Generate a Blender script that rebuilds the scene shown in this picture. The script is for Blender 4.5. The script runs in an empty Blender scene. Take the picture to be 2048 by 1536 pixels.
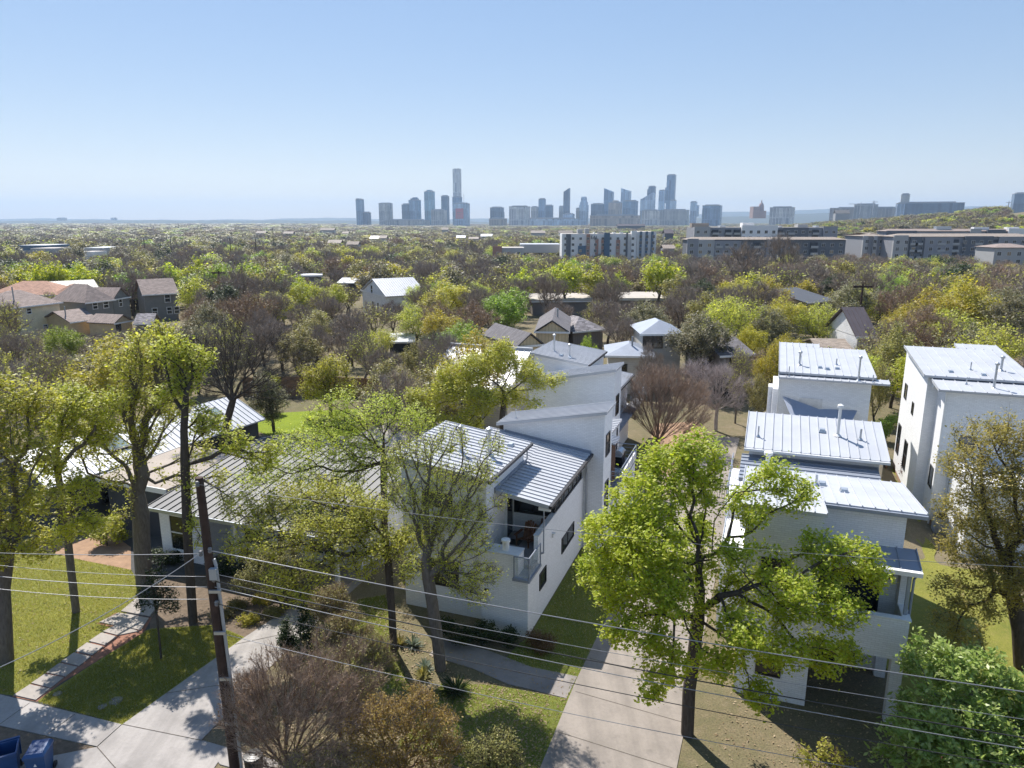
import bpy, math, random
import numpy as np
from mathutils import Vector, Matrix
SC = bpy.context.scene
COL = SC.collection
rnd = random.Random(11)
R = math.radians
# ---------------------------------------------------------------- camera numbers (world: x right, y away, z up; the drone hovers 18 m up)
FPX, PITCH, CAMH = 1420.0, R(13.0), 18.0
CP, SP = math.cos(PITCH), math.sin(PITCH)
def ray(px, py):
    u = (px - 1024) / FPX; v = (py - 768) / FPX
    return (u, CP - v * SP, -SP - v * CP)
def at(px, py, z=0.0):
    """point of the horizontal plane z seen at a pixel of the 2048 x 1536 photograph"""
    d = ray(px, py); t = (z - CAMH) / d[2]
    return Vector((d[0] * t, d[1] * t, z))
def aty(px, py, Y):
    """point at distance Y along the view"""
    d = ray(px, py); t = Y / d[1]
    return Vector((d[0] * t, Y, CAMH + d[2] * t))
def proj(p):
    dy, dz = p[1], p[2] - CAMH
    zc = dy * CP - dz * SP
    return (1024 + FPX * p[0] / zc, 768 - FPX * (dy * SP + dz * CP) / zc, zc)
HEAD = R(20)      # heading of the street grid
GA = Vector((math.sin(HEAD), math.cos(HEAD), 0)); GB = Vector((math.cos(HEAD), -math.sin(HEAD), 0)); GO = Vector((.69, 28.1, 0))
def grid(b, a, z=0.0):
    p = GO + GB * b + GA * a
    return Vector((p.x, p.y, z))
def sm(e0, e1, x):
    t = min(1, max(0, (x - e0) / (e1 - e0))); return t * t * (3 - 2 * t)
def ground_z(x, y):
    d = math.hypot(x, y)
    z = -5.5 * sm(75, 340, d) - 3.5 * sm(340, 1100, d)
    q = Vector((x, y, 0)) - GO
    a, b = q.dot(GA), q.dot(GB)
    z += -1.3 * sm(14.8, 19, b) * sm(8, 20, a) * (1 - sm(50, 90, a))
    if d > 60:
        z += (1.2 * math.sin(x * .013 + 1) * math.cos(y * .011) + .5 * math.sin(x * .04 + y * .03)) * sm(60, 200, d)
    # higher ground to the right, far off
    z += 38 * min(1.15, max(0, (x / (abs(y) + 1) - .27) / .45)) * sm(430, 1000, d) * (1 - sm(1500, 2400, d))
    return z
# ---------------------------------------------------------------- materials
MATS = {}
class NT:
    def __init__(s, m):
        s.t = m.node_tree; s.n = s.t.nodes; s.l = s.t.links
    def new(s, kind, **kw):
        n = s.n.new(kind)
        for k, v in kw.items():
            if k in n.inputs.keys() if isinstance(k, str) and k[:1].isupper() else False: pass
            else: setattr(n, k, v)
        return n
    def link(s, a, b): s.l.new(a, b)
def base_mat(name, color=(.5, .5, .5), rough=.7, metal=0.0, spec=None):
    m = bpy.data.materials.new(name); m.use_nodes = True
    b = m.node_tree.nodes['Principled BSDF']
    b.inputs['Base Color'].default_value = (*color, 1); b.inputs['Roughness'].default_value = rough; b.inputs['Metallic'].default_value = metal
    if spec is not None: b.inputs['Specular IOR Level'].default_value = spec
    MATS[name] = m
    return m, NT(m), b
def ramp(T, fac, stops):
    r = T.new('ShaderNodeValToRGB'); e = r.color_ramp.elements
    while len(e) < len(stops): e.new(.5)
    for i, (p, c) in enumerate(stops): e[i].position = p; e[i].color = (*c, 1)
    T.link(fac, r.inputs['Fac']); return r.outputs['Color']
def noise(T, scale, detail=4, rough=.6, vec=None, dim='3D'):
    n = T.new('ShaderNodeTexNoise'); n.inputs['Scale'].default_value = scale; n.inputs['Detail'].default_value = detail; n.inputs['Roughness'].default_value = rough
    if vec is not None: T.link(vec, n.inputs['Vector'])
    return n.outputs['Fac']
def mix(T, fac, a, b, mode='MIX'):
    n = T.new('ShaderNodeMix'); n.data_type = 'RGBA'; n.blend_type = mode
    for s, v in ((0, fac), (6, a), (7, b)):
        if isinstance(v, (int, float)): n.inputs[s].default_value = v
        elif isinstance(v, tuple): n.inputs[s].default_value = (*v, 1)
        else: T.link(v, n.inputs[s])
    return n.outputs[2]
def mathn(T, op, a, b=0.0):
    n = T.new('ShaderNodeMath'); n.operation = op
    for i, v in enumerate((a, b)):
        if isinstance(v, (int, float)): n.inputs[i].default_value = v
        else: T.link(v, n.inputs[i])
    return n.outputs[0]
def bump(T, b, h, strength=.3, dist=.02):
    n = T.new('ShaderNodeBump'); n.inputs['Strength'].default_value = strength; n.inputs['Distance'].default_value = dist
    T.link(h, n.inputs['Height']); T.link(n.outputs[0], b.inputs['Normal'])
def objco(T, world=False):
    if world: return T.new('ShaderNodeNewGeometry').outputs['Position']
    return T.new('ShaderNodeTexCoord').outputs['Object']
def wallco(T):
    """x + y along the wall, z up: runs along every wall square to the building's axes"""
    s = T.new('ShaderNodeSeparateXYZ'); T.link(objco(T), s.inputs[0])
    c = T.new('ShaderNodeCombineXYZ'); T.link(mathn(T, 'ADD', s.outputs[0], s.outputs[1]), c.inputs[0]); T.link(s.outputs[2], c.inputs[1])
    return c.outputs[0]
def plain(name, color, rough=.7, metal=0.0, var=.15, scale=1.5, bs=0.0, bscale=20, spec=None, world=False):
    m, T, b = base_mat(name, color, rough, metal, spec)
    co = objco(T, world)
    n = noise(T, scale, 5, .65, co)
    c = tuple(color)
    T.link(ramp(T, n, [(.25, tuple(v * (1 - var) for v in c)), (.75, tuple(min(1, v * (1 + var)) for v in c))]), b.inputs['Base Color'])
    if bs: bump(T, b, noise(T, bscale, 3, .6, co), bs)
    return m
def brick_mat(name, color, mortar, bw=.25, bh=.085, bs=.5, var=.06, stain=.12):
    m, T, b = base_mat(name, color, .75)
    co = wallco(T)
    k = T.new('ShaderNodeTexBrick'); T.link(co, k.inputs['Vector'])
    k.inputs['Scale'].default_value = 1; k.inputs['Brick Width'].default_value = bw; k.inputs['Row Height'].default_value = bh
    k.inputs['Mortar Size'].default_value = .011; k.inputs['Mortar Smooth'].default_value = .3
    k.inputs['Color1'].default_value = (*[v * (1 - var) for v in color], 1); k.inputs['Color2'].default_value = (*[min(1, v * (1 + var)) for v in color], 1); k.inputs['Mortar'].default_value = (*mortar, 1)
    mp_ = T.new('ShaderNodeMapping'); mp_.inputs['Scale'].default_value = (2.2, 2.2, .22); T.link(objco(T), mp_.inputs[0]); n = mathn(T, 'MULTIPLY', mathn(T, 'ADD', noise(T, .8, 5, .7, objco(T)), noise(T, 1.0, 5, .7, mp_.outputs[0])), .62)
    c = mix(T, mathn(T, 'MULTIPLY', n, stain * 2), k.outputs['Color'], tuple(v * .72 for v in color))
    T.link(c, b.inputs['Base Color'])
    bump(T, b, k.outputs['Fac'], -bs, .012)
    return m
def siding_mat(name, color, pitch=.18, bs=.5, vertical=False, var=.1):
    m, T, b = base_mat(name, color, .7)
    s = T.new('ShaderNodeSeparateXYZ'); T.link(wallco(T), s.inputs[0])
    f = mathn(T, 'FRACT', mathn(T, 'DIVIDE', s.outputs[0 if vertical else 1], pitch))
    n = noise(T, 1.3, 4, .6, objco(T))
    edge = mathn(T, 'GREATER_THAN', f, .9)
    c = mix(T, edge, ramp(T, n, [(.3, tuple(v * (1 - var) for v in color)), (.7, tuple(v * (1 + var) for v in color))]), tuple(v * .6 for v in color))
    T.link(c, b.inputs['Base Color']); bump(T, b, f, bs, .015)
    return m
def glass_mat(name, color=(.015, .018, .02), rough=.06):
    m, T, b = base_mat(name, color, rough, 0, .6)
    n = noise(T, .7, 3, .5, objco(T))
    T.link(ramp(T, n, [(.35, tuple(v * .5 for v in color)), (.7, tuple(v * 2.2 for v in color))]), b.inputs['Base Color'])
    return m
def facade_mat(name, wall, glass, bw=3.2, bh=3.6, mort=.5, rough=.35, off=0.0, metal=0.0):
    """curtain wall or window grid of a far tower"""
    m, T, b = base_mat(name, wall, rough)
    k = T.new('ShaderNodeTexBrick'); T.link(wallco(T), k.inputs['Vector']); k.offset = off
    k.inputs['Scale'].default_value = 1; k.inputs['Brick Width'].default_value = bw; k.inputs['Row Height'].default_value = bh; k.inputs['Mortar Size'].default_value = mort
    k.inputs['Mortar Smooth'].default_value = .0; k.inputs['Bias'].default_value = .1
    k.inputs['Color1'].default_value = (*glass, 1); k.inputs['Color2'].default_value = (*[v * 1.7 for v in glass], 1); k.inputs['Mortar'].default_value = (*wall, 1)
    T.link(k.outputs['Color'], b.inputs['Base Color'])
    T.link(ramp(T, k.outputs['Fac'], [(.3, (.15,) * 3), (.7, (.7,) * 3)]), b.inputs['Roughness'])
    return m
def leaf_mat(name, c1, c2, c3=None, trans=.45, nscale=.45, rough=.5, gloss=.12):
    """leaf: diffuse + light let through, colour drifting from clump to clump and leaf to leaf"""
    m = bpy.data.materials.new(name); m.use_nodes = True; T = NT(m); T.n.clear(); MATS[name] = m
    out = T.new('ShaderNodeOutputMaterial')
    n = noise(T, nscale, 3, .6, objco(T))
    c = ramp(T, n, [(.32, c1), (.68, c2)])
    if c3 is not None:
        g = T.new('ShaderNodeNewGeometry')
        c = mix(T, ramp(T, g.outputs['Random Per Island'], [(.55, (0,) * 3), (1.0, (.85,) * 3)]), c, c3)
    oi = T.new('ShaderNodeObjectInfo')
    hsv = T.new('ShaderNodeHueSaturation')
    T.link(mathn(T, 'ADD', mathn(T, 'MULTIPLY', oi.outputs['Random'], .03), .488), hsv.inputs['Hue'])
    T.link(mathn(T, 'ADD', mathn(T, 'MULTIPLY', oi.outputs['Random'], .3), .85), hsv.inputs['Value'])
    T.link(c, hsv.inputs['Color']); c = hsv.outputs[0]
    d = T.new('ShaderNodeBsdfDiffuse'); t = T.new('ShaderNodeBsdfTranslucent'); T.link(c, d.inputs[0])
    tc = mix(T, 1.0, c, (1.0, 1.0, .6), 'MULTIPLY'); tc2 = mix(T, 1.0, tc, (1.9, 1.9, 1.9), 'MULTIPLY')
    T.link(tc2, t.inputs[0])
    s = T.new('ShaderNodeMixShader'); s.inputs[0].default_value = trans; T.link(d.outputs[0], s.inputs[1]); T.link(t.outputs[0], s.inputs[2])
    if gloss:
        g2 = T.new('ShaderNodeBsdfGlossy'); g2.inputs['Roughness'].default_value = rough
        s2 = T.new('ShaderNodeMixShader'); fr = T.new('ShaderNodeFresnel'); fr.inputs[0].default_value = 1.4
        T.link(mathn(T, 'MULTIPLY', fr.outputs[0], gloss * 4), s2.inputs[0]); T.link(s.outputs[0], s2.inputs[1]); T.link(g2.outputs[0], s2.inputs[2]); s = s2
    T.link(s.outputs[0], out.inputs[0])
    return m
# ---------------------------------------------------------------- mesh building
def np_mesh(name, V, faces_by_n, mats, matidx=None, smooth=None):
    """V (n,3); faces_by_n: list of (m,k) int arrays; matidx: list of ints, one for each array"""
    me = bpy.data.meshes.new(name)
    V = np.asarray(V, np.float32)
    me.vertices.add(len(V)); me.vertices.foreach_set('co', V.ravel())
    nl = sum(f.size for f in faces_by_n); npoly = sum(len(f) for f in faces_by_n)
    me.loops.add(nl); me.polygons.add(npoly)
    me.loops.foreach_set('vertex_index', np.concatenate([f.ravel() for f in faces_by_n]).astype(np.int32))
    starts, mi, smo, o = [], [], [], 0
    for i, f in enumerate(faces_by_n):
        k = f.shape[1]; starts.append(o + np.arange(len(f)) * k); o += f.size
        mi.append(np.full(len(f), matidx[i] if matidx else 0)); smo.append(np.full(len(f), bool(smooth[i]) if smooth else False))
    me.polygons.foreach_set('loop_start', np.concatenate(starts).astype(np.int32))
    for m in mats: me.materials.append(m)
    me.polygons.foreach_set('material_index', np.concatenate(mi).astype(np.int32))
    me.polygons.foreach_set('use_smooth', np.concatenate(smo))
    me.update(calc_edges=True)
    return me
class MB:
    """collects boxes, slabs, tubes ... into ONE mesh"""
    def __init__(s): s.v = []; s.f = []; s.m = []
    def poly(s, pts, m=0):
        i = len(s.v); s.v += [tuple(p) for p in pts]; s.f.append(tuple(range(i, i + len(pts)))); s.m.append(m)
    def hexa(s, p, m=0):
        """p: bottom 0-3 anticlockwise from above, top 4-7"""
        i = len(s.v); s.v += [tuple(q) for q in p]
        for f in ((3, 2, 1, 0), (4, 5, 6, 7), (0, 1, 5, 4), (1, 2, 6, 5), (2, 3, 7, 6), (3, 0, 4, 7)):
            s.f.append(tuple(i + k for k in f)); s.m.append(m)
    def box(s, x0, x1, y0, y1, z0, z1, m=0):
        s.hexa([(x0, y0, z0), (x1, y0, z0), (x1, y1, z0), (x0, y1, z0), (x0, y0, z1), (x1, y0, z1), (x1, y1, z1), (x0, y1, z1)], m)
    def walls(s, x0, x1, y0, y1, z0, t00, t10, t11, t01, m=0):
        s.hexa([(x0, y0, z0), (x1, y0, z0), (x1, y1, z0), (x0, y1, z0), (x0, y0, t00), (x1, y0, t10), (x1, y1, t11), (x0, y1, t01)], m)
    def slab(s, p00, p10, p11, p01, t=.12, m=0):
        a = [Vector(p) for p in (p00, p10, p11, p01)]; d = Vector((0, 0, t))
        s.hexa([tuple(q - d) for q in a] + [tuple(q) for q in a], m)
    def seams(s, p00, p10, p11, p01, pitch=.42, h=.05, w=.035, m=0):
        """standing seams running from edge p00-p10 to edge p01-p11"""
        a, b, c, d = [Vector(p) for p in (p00, p10, p11, p01)]
        n = max(2, int(round((b - a).length / pitch)))
        across = (b - a).normalized() * (w / 2)
        up = Vector((0, 0, h)); dn = Vector((0, 0, .01))
        for i in range(n + 1):
            t = i / n
            if i == 0: t = .5 * w / (b - a).length
            if i == n: t = 1 - .5 * w / (b - a).length
            q0 = a.lerp(b, t); q1 = d.lerp(c, t)
            s.hexa([q0 - across - dn, q0 + across - dn, q1 + across - dn, q1 - across - dn, q0 - across + up, q0 + across + up, q1 + across + up, q1 - across + up], m)
    def tube(s, pts, r, n=6, m=0, cap=True):
        pts = [Vector(p) for p in pts]; k = len(pts); rr = r if isinstance(r, (list, tuple)) else [r] * k
        i0 = len(s.v); ref = Vector((0, 0, 1))
        for j, p in enumerate(pts):
            t = (pts[min(j + 1, k - 1)] - pts[max(j - 1, 0)]).normalized()
            u = t.cross(ref)
            if u.length < .05: u = t.cross(Vector((1, 0, 0)))
            u.normalize(); w = t.cross(u)
            for q in range(n):
                an = 2 * math.pi * q / n; s.v.append(tuple(p + (u * math.cos(an) + w * math.sin(an)) * rr[j]))
        for j in range(k - 1):
            for q in range(n):
                a = i0 + j * n + q; b = i0 + j * n + (q + 1) % n
                s.f.append((a, b, b + n, a + n)); s.m.append(m)
        if cap:
            s.f.append(tuple(i0 + q for q in range(n))); s.m.append(m); s.f.append(tuple(i0 + (k - 1) * n + q for q in reversed(range(n)))); s.m.append(m)
    def cyl(s, x, y, z0, z1, r, n=12, m=0, r1=None): s.tube([(x, y, z0), (x, y, z1)], [r, r if r1 is None else r1], n, m)
    def lathe(s, prof, x=0, y=0, n=16, m=0):
        i0 = len(s.v)
        for r, z in prof:
            for q in range(n): s.v.append((x + r * math.cos(2 * math.pi * q / n), y + r * math.sin(2 * math.pi * q / n), z))
        for j in range(len(prof) - 1):
            for q in range(n):
                a = i0 + j * n + q; b = i0 + j * n + (q + 1) % n; s.f.append((a, b, b + n, a + n)); s.m.append(m)
    def build(s, name, mats, parent=None, loc=None, rotz=0.0, smooth=False):
        me = bpy.data.meshes.new(name)
        me.from_pydata([tuple(p) for p in s.v], [], s.f)
        if not isinstance(mats, (list, tuple)): mats = [mats]
        for m in mats: me.materials.append(m)
        me.polygons.foreach_set('material_index', s.m)
        if smooth: me.polygons.foreach_set('use_smooth', [True] * len(s.f))
        me.update()
        return link(bpy.data.objects.new(name, me), parent, loc, rotz)
def link(o, parent=None, loc=None, rotz=0.0):
    COL.objects.link(o)
    if parent is not None: o.parent = parent
    if loc is not None: o.location = loc
    if rotz: o.rotation_euler = (0, 0, rotz)
    return o
def tag(o, label=None, cat=None, group=None, kind=None):
    for k, v in (('label', label), ('category', cat), ('group', group), ('kind', kind)):
        if v: o[k] = v
    return o
def thing(name, label, cat, loc=(0, 0, 0), rotz=0.0, group=None):
    o = link(bpy.data.objects.new(name, None), None, loc, rotz); o.empty_display_size = .3
    return tag(o, label, cat, group)
def struct(o): o['kind'] = 'structure'; return o
def window(parent, face, c, w, h, mull=(1, 1), fr=.06, M=None, glass=None, name='window', dep=.05, sill=None):
    """window in a wall; face: '-y' '+y' '-x' '+x' (outward side), c: centre on the wall plane"""
    M = M or MATS['window_black']; glass = glass or MATS['glass_dark']
    cx, cy, cz = c
    f, g = MB(), MB()
    sg = -1 if face[0] == '-' else 1; ax = face[1]
    def bx(mb, u0, u1, z0, z1, d0, d1):
        lo, hi = min(sg * d0, sg * d1), max(sg * d0, sg * d1)
        if ax == 'y': mb.box(cx + u0, cx + u1, cy + lo, cy + hi, cz + z0, cz + z1)
        else: mb.box(cx + lo, cx + hi, cy + u0, cy + u1, cz + z0, cz + z1)
    W, H = w / 2, h / 2
    bx(f, -W - fr, W + fr, H, H + fr, -.02, dep); bx(f, -W - fr, W + fr, -H - fr, -H, -.02, dep)
    bx(f, -W - fr, -W, -H, H, -.02, dep); bx(f, W, W + fr, -H, H, -.02, dep)
    nx, nz = mull
    for i in range(1, nx): u = -W + w * i / nx; bx(f, u - fr / 2, u + fr / 2, -H, H, -.02, dep - .012)
    for i in range(1, nz): z = -H + h * i / nz; bx(f, -W, W, z - fr / 2, z + fr / 2, -.02, dep - .015)
    bx(g, -W, W, -H, H, -.02, .012)
    o = f.build(name, M, parent); g.build('glass', glass, o)
    if sill:
        q = MB(); bx(q, -W - fr - .06, W + fr + .06, -H - fr - .06, -H - fr, -.02, .11); q.build('sill', sill, o)
    return o
# ================================================================ materials of the place
brick_mat('white_brick', (.8, .81, .83), (.66, .67, .69))
brick_mat('cream_brick', (.62, .6, .54), (.47, .45, .4))
plain('white_metal', (.45, .465, .5), .45, .1, .1, .7)
plain('zinc_metal', (.27, .3, .36), .45, .2, .1, .7)
plain('grey_metal_roof', (.075, .078, .086), .55, 0, .15, .6)
plain('dark_metal_roof', (.11, .09, .095), .5, .2, .15, .6)
plain('gutter_metal', (.35, .38, .43), .4, .6, .1)
plain('gutter_black', (.03, .03, .035), .5, .2, .1)
plain('trim_white', (.74, .74, .73), .6, 0, .05)
plain('concrete_cap', (.62, .62, .62), .8, 0, .15, 3)
plain('window_black', (.02, .02, .022), .4, 0, .1)
plain('window_white', (.72, .72, .7), .5, 0, .05)
glass_mat('glass_dark'); glass_mat('glass_grey', (.05, .055, .06), .08)
plain('deck_grey', (.25, .25, .27), .8, 0, .2, 2)
plain('wood_brown', (.16, .075, .04), .7, 0, .3, 6, .3, 30)
plain('wood_fence', (.24, .13, .075), .8, 0, .3, 3, .3, 18)
plain('wood_grey', (.2, .18, .16), .85, 0, .3, 3, .3, 18)
plain('black_metal', (.025, .025, .028), .4, .4, .1)
plain('steel', (.45, .47, .5), .35, .8, .1)
plain('galvanised', (.5, .53, .57), .4, .7, .12, 5)
plain('dark_siding', (.045, .05, .06), .7, 0, .2, 1)
siding_mat('cream_siding', (.74, .66, .45), .2); siding_mat('grey_siding', (.2, .2, .19), .2); siding_mat('tan_siding', (.6, .46, .28), .2)
siding_mat('tan_board', (.6, .48, .3), .4, .4, True); siding_mat('white_siding', (.74, .75, .76), .2); siding_mat('pale_siding', (.5, .48, .44), .2)
siding_mat('weathered_board', (.2, .18, .17), .3, .4, True)
def shingle(name, c, var=.3):
    m, T, b = base_mat(name, c, .9)
    k = T.new('ShaderNodeTexBrick'); T.link(objco(T), k.inputs['Vector']); k.inputs['Scale'].default_value = 1; k.inputs['Brick Width'].default_value = .5; k.inputs['Row Height'].default_value = .2; k.inputs['Mortar Size'].default_value = .008
    k.inputs['Color1'].default_value = (*[v * (1 - var) for v in c], 1); k.inputs['Color2'].default_value = (*[v * (1 + var) for v in c], 1); k.inputs['Mortar'].default_value = (*[v * .5 for v in c], 1)
    n = noise(T, .9, 5, .7, objco(T))
    T.link(mix(T, mathn(T, 'MULTIPLY', n, .5), k.outputs['Color'], tuple(v * .7 for v in c)), b.inputs['Base Color'])
shingle('brown_shingle', (.28, .22, .195)); shingle('red_shingle', (.42, .24, .17)); shingle('grey_shingle', (.15, .14, .15)); shingle('pale_shingle', (.3, .25, .21)); shingle('patchy_shingle', (.25, .23, .24), .6)
plain('membrane_tan', (.34, .29, .245), .85, 0, .14, .5)
plain('membrane_white', (.42, .385, .35), .85, 0, .12, .5)
# ---- ground
def ground_mats():
    m, T, b = base_mat('earth_litter', (.1, .09, .06), 1)
    p = objco(T, True)
    n1 = noise(T, .12, 6, .65, p); n2 = noise(T, 1.7, 6, .7, p); n3 = noise(T, 14, 4, .7, p)
    c = ramp(T, n1, [(.3, (.11, .115, .04)), (.48, (.17, .14, .075)), (.62, (.24, .185, .12)), (.8, (.3, .22, .16))])
    c = mix(T, .45, c, ramp(T, n2, [(.3, (.09, .1, .035)), (.55, (.19, .155, .085)), (.75, (.32, .25, .17))]))
    v = T.new('ShaderNodeTexVoronoi'); v.inputs['Scale'].default_value = 9; T.link(p, v.inputs['Vector'])
    c = mix(T, ramp(T, v.outputs['Distance'], [(.0, (.5,) * 3), (.16, (0,) * 3)]), c, (.3, .24, .16))
    c = mix(T, ramp(T, n3, [(.35, (.5,) * 3), (.6, (0,) * 3)]), c, (.02, .02, .012))
    T.link(c, b.inputs['Base Color']); bump(T, b, n3, .6, .05)
    def grass(name, lo, hi, dry, f=.5):
        m, T, b = base_mat(name, hi, .9, 0, .2)
        p = objco(T, True); n1 = noise(T, .55, 5, .65, p); n2 = noise(T, 5, 5, .7, p); n3 = noise(T, 38, 3, .8, p)
        c = ramp(T, n1, [(.3, lo), (.65, hi)])
        c = mix(T, ramp(T, n2, [(.45, (0,) * 3), (.72, (f,) * 3)]), c, dry)
        c = mix(T, ramp(T, n3, [(.3, (.75,) * 3), (.55, (0,) * 3)]), c, tuple(v * .35 for v in lo))
        T.link(c, b.inputs['Base Color']); bump(T, b, n3, .9, .05)
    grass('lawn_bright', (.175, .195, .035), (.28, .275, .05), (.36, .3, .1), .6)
    grass('lawn_shade', (.13, .165, .028), (.21, .24, .045), (.3, .26, .09), .5)  # darker copy of the lawn grass, shade put into its colour
    grass('lawn_vivid', (.17, .24, .015), (.24, .31, .02), (.3, .3, .05), .3)
    grass('lawn_dry', (.1, .1, .025), (.18, .15, .06), (.28, .22, .13), .8)
    def conc(name, c, crack=True):
        m, T, b = base_mat(name, c, .85)
        p = objco(T, True); n1 = noise(T, .5, 6, .7, p); n2 = noise(T, 9, 5, .75, p)
        col = ramp(T, n1, [(.28, tuple(v * .66 for v in c)), (.52, c), (.8, tuple(v * 1.15 for v in c))])
        col = mix(T, ramp(T, n2, [(.35, (.35,) * 3), (.55, (0,) * 3)]), col, tuple(v * .7 for v in c))
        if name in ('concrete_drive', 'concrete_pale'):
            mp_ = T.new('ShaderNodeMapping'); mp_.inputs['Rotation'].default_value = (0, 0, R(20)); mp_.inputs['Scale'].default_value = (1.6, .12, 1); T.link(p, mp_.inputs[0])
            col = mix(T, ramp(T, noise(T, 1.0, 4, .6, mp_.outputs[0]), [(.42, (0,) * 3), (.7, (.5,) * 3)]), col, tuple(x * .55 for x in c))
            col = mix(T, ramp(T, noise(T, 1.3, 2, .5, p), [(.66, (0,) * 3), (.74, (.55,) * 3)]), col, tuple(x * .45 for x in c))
        if crack:
            v = T.new('ShaderNodeTexVoronoi'); v.feature = 'DISTANCE_TO_EDGE'; v.inputs['Scale'].default_value = .16
            w = T.new('ShaderNodeVectorMath'); w.operation = 'ADD'; T.link(p, w.inputs[0])
            nn = T.new('ShaderNodeTexNoise'); nn.inputs['Scale'].default_value = .9; T.link(p, nn.inputs['Vector']); sc = T.new('ShaderNodeVectorMath'); sc.operation = 'SCALE'; sc.inputs['Scale'].default_value = 1.6; T.link(nn.outputs['Color'], sc.inputs[0]); T.link(sc.outputs[0], w.inputs[1]); T.link(w.outputs[0], v.inputs['Vector'])
            col = mix(T, ramp(T, v.outputs['Distance'], [(.0, (.7,) * 3), (.004, (0,) * 3)]), col, tuple(x * .4 for x in c))
        T.link(col, b.inputs['Base Color']); bump(T, b, n2, .25, .01)
    conc('concrete_drive', (.27, .235, .205), False); conc('concrete_pale', (.34, .315, .3), False); conc('concrete_path', (.25, .225, .21), False); conc('court_gravel', (.3, .235, .18), False)
    conc('paver_stone', (.33, .295, .265), False)
    plain('joint_dark', (.09, .075, .06), .9, 0, .3, 4); plain('brick_joint', (.24, .11, .07), .9, 0, .3, 6)
    plain('dirt_pink', (.3, .19, .12), 1, 0, .25, 2.2, .5, 14, world=True); plain('mulch', (.135, .1, .07), 1, 0, .45, 5, .8, 25, world=True); plain('asphalt', (.06, .06, .06), .9, 0, .2, 3, .3, 30, world=True)
ground_mats()
# ================================================================ the ground: one sheet out to the horizon
def make_ground():
    rs = [0.0]; r = 4.0
    while r < 12500:
        rs.append(r); r *= 1.09 if r > 30 else 1.2
    na = 144
    V = [(0, 0, ground_z(0, 0))]
    for r in rs[1:]:
        for i in range(na):
            a = 2 * math.pi * i / na; x, y = r * math.sin(a), r * math.cos(a); V.append((x, y, ground_z(x, y)))
    F3 = np.array([(0, 1 + (i + 1) % na, 1 + i) for i in range(na)])
    F4 = np.array([(1 + k * na + i, 1 + k * na + (i + 1) % na, 1 + (k + 1) * na + (i + 1) % na, 1 + (k + 1) * na + i) for k in range(len(rs) - 2) for i in range(na)])
    F4 = F4[:, ::-1]
    me = np_mesh('ground', V, [F3, F4], [MATS['earth_litter']], [0, 0], [True, True])
    struct(link(bpy.data.objects.new('ground', me)))
make_ground()
def sheet(name, pts, mat, z, t=.0, px=True):
    """flat ground sheet from pixels (or world points) lying z above the ground"""
    P = [(at(*p) if px else Vector((*p, 0))) for p in pts]
    ar = sum(P[i].x * P[i - 1].y - P[i - 1].x * P[i].y for i in range(len(P)))
    if ar > 0: P = P[::-1]
    mb = MB()
    mb.poly([(p.x, p.y, z) for p in P][::1])
    if t:
        n = len(P)
        for i in range(n):
            a, b = P[i], P[(i + 1) % n]; mb.poly([(a.x, a.y, z - t), (b.x, b.y, z - t), (b.x, b.y, z), (a.x, a.y, z)])
    o = mb.build(name, MATS[mat])
    import bmesh
    bm = bmesh.new(); bm.from_mesh(o.data); bmesh.ops.triangulate(bm, faces=bm.faces[:]); bmesh.ops.recalc_face_normals(bm, faces=bm.faces[:])
    bm.to_mesh(o.data); bm.free()
    return struct(o)
def gsheet(name, pts, mat, z, t=0): return sheet(name, [tuple(grid(b, a).xy) for a, b in pts], mat, z, t, False)
# lawns
sheet('lawn', [(-500, 1105), (60, 1095), (160, 1120), (262, 1140), (285, 1175), (262, 1210), (245, 1240), (28, 1392), (-60, 1380), (-500, 1300)], 'lawn_bright', .012)
sheet('lawn', [(72, 1402), (245, 1450), (490, 1275), (430, 1250), (300, 1258), (285, 1264)], 'lawn_bright', .012)
sheet('dirt_bed', [(130, 1080), (230, 1072), (262, 1095), (262, 1140), (160, 1120), (60, 1095)], 'dirt_pink', .016)
sheet('planting_bed', [(300, 1258), (430, 1250), (490, 1275), (615, 1195), (560, 1150), (400, 1150), (330, 1160), (300, 1180)], 'mulch', .010)
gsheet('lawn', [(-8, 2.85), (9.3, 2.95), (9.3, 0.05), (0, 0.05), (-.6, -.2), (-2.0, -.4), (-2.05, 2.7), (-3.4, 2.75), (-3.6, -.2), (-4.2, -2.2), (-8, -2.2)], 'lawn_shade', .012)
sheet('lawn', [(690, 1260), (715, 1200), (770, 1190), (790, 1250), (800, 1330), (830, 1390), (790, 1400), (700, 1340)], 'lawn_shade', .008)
def draped(name, mat, b0, b1, a0, a1, dz):
    nb, na_ = 8, int((a1 - a0) / .8); V = []
    for i in range(na_ + 1):
        for j in range(nb + 1):
            a = a0 + (a1 - a0) * i / na_; b = b0 + (b1 - b0) * j / nb + .25 * math.sin(a * 1.3 + j); p = grid(b, a); V.append((p.x, p.y, ground_z(p.x, p.y) + dz))
    F = np.array([(i * (nb + 1) + j, i * (nb + 1) + j + 1, (i + 1) * (nb + 1) + j + 1, (i + 1) * (nb + 1) + j) for i in range(na_) for j in range(nb)]); struct(link(bpy.data.objects.new(name, np_mesh(name, V, [F], [MATS[mat]], [0], [True]))))
draped('lawn', 'lawn_bright', 14.7, 19.2, 16, 38, .07); draped('lawn', 'lawn_bright', 14.7, 21.8, -4, 16, .07)
gsheet('street', [(-70, -15.6), (70, -15.6), (70, -25), (-70, -25)], 'asphalt', .006)
gsheet('driveway', [(-12.0, 2.95), (-15.7, 2.4), (-15.7, 7.8), (-12, 7.1)], 'concrete_drive', .024)
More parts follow.
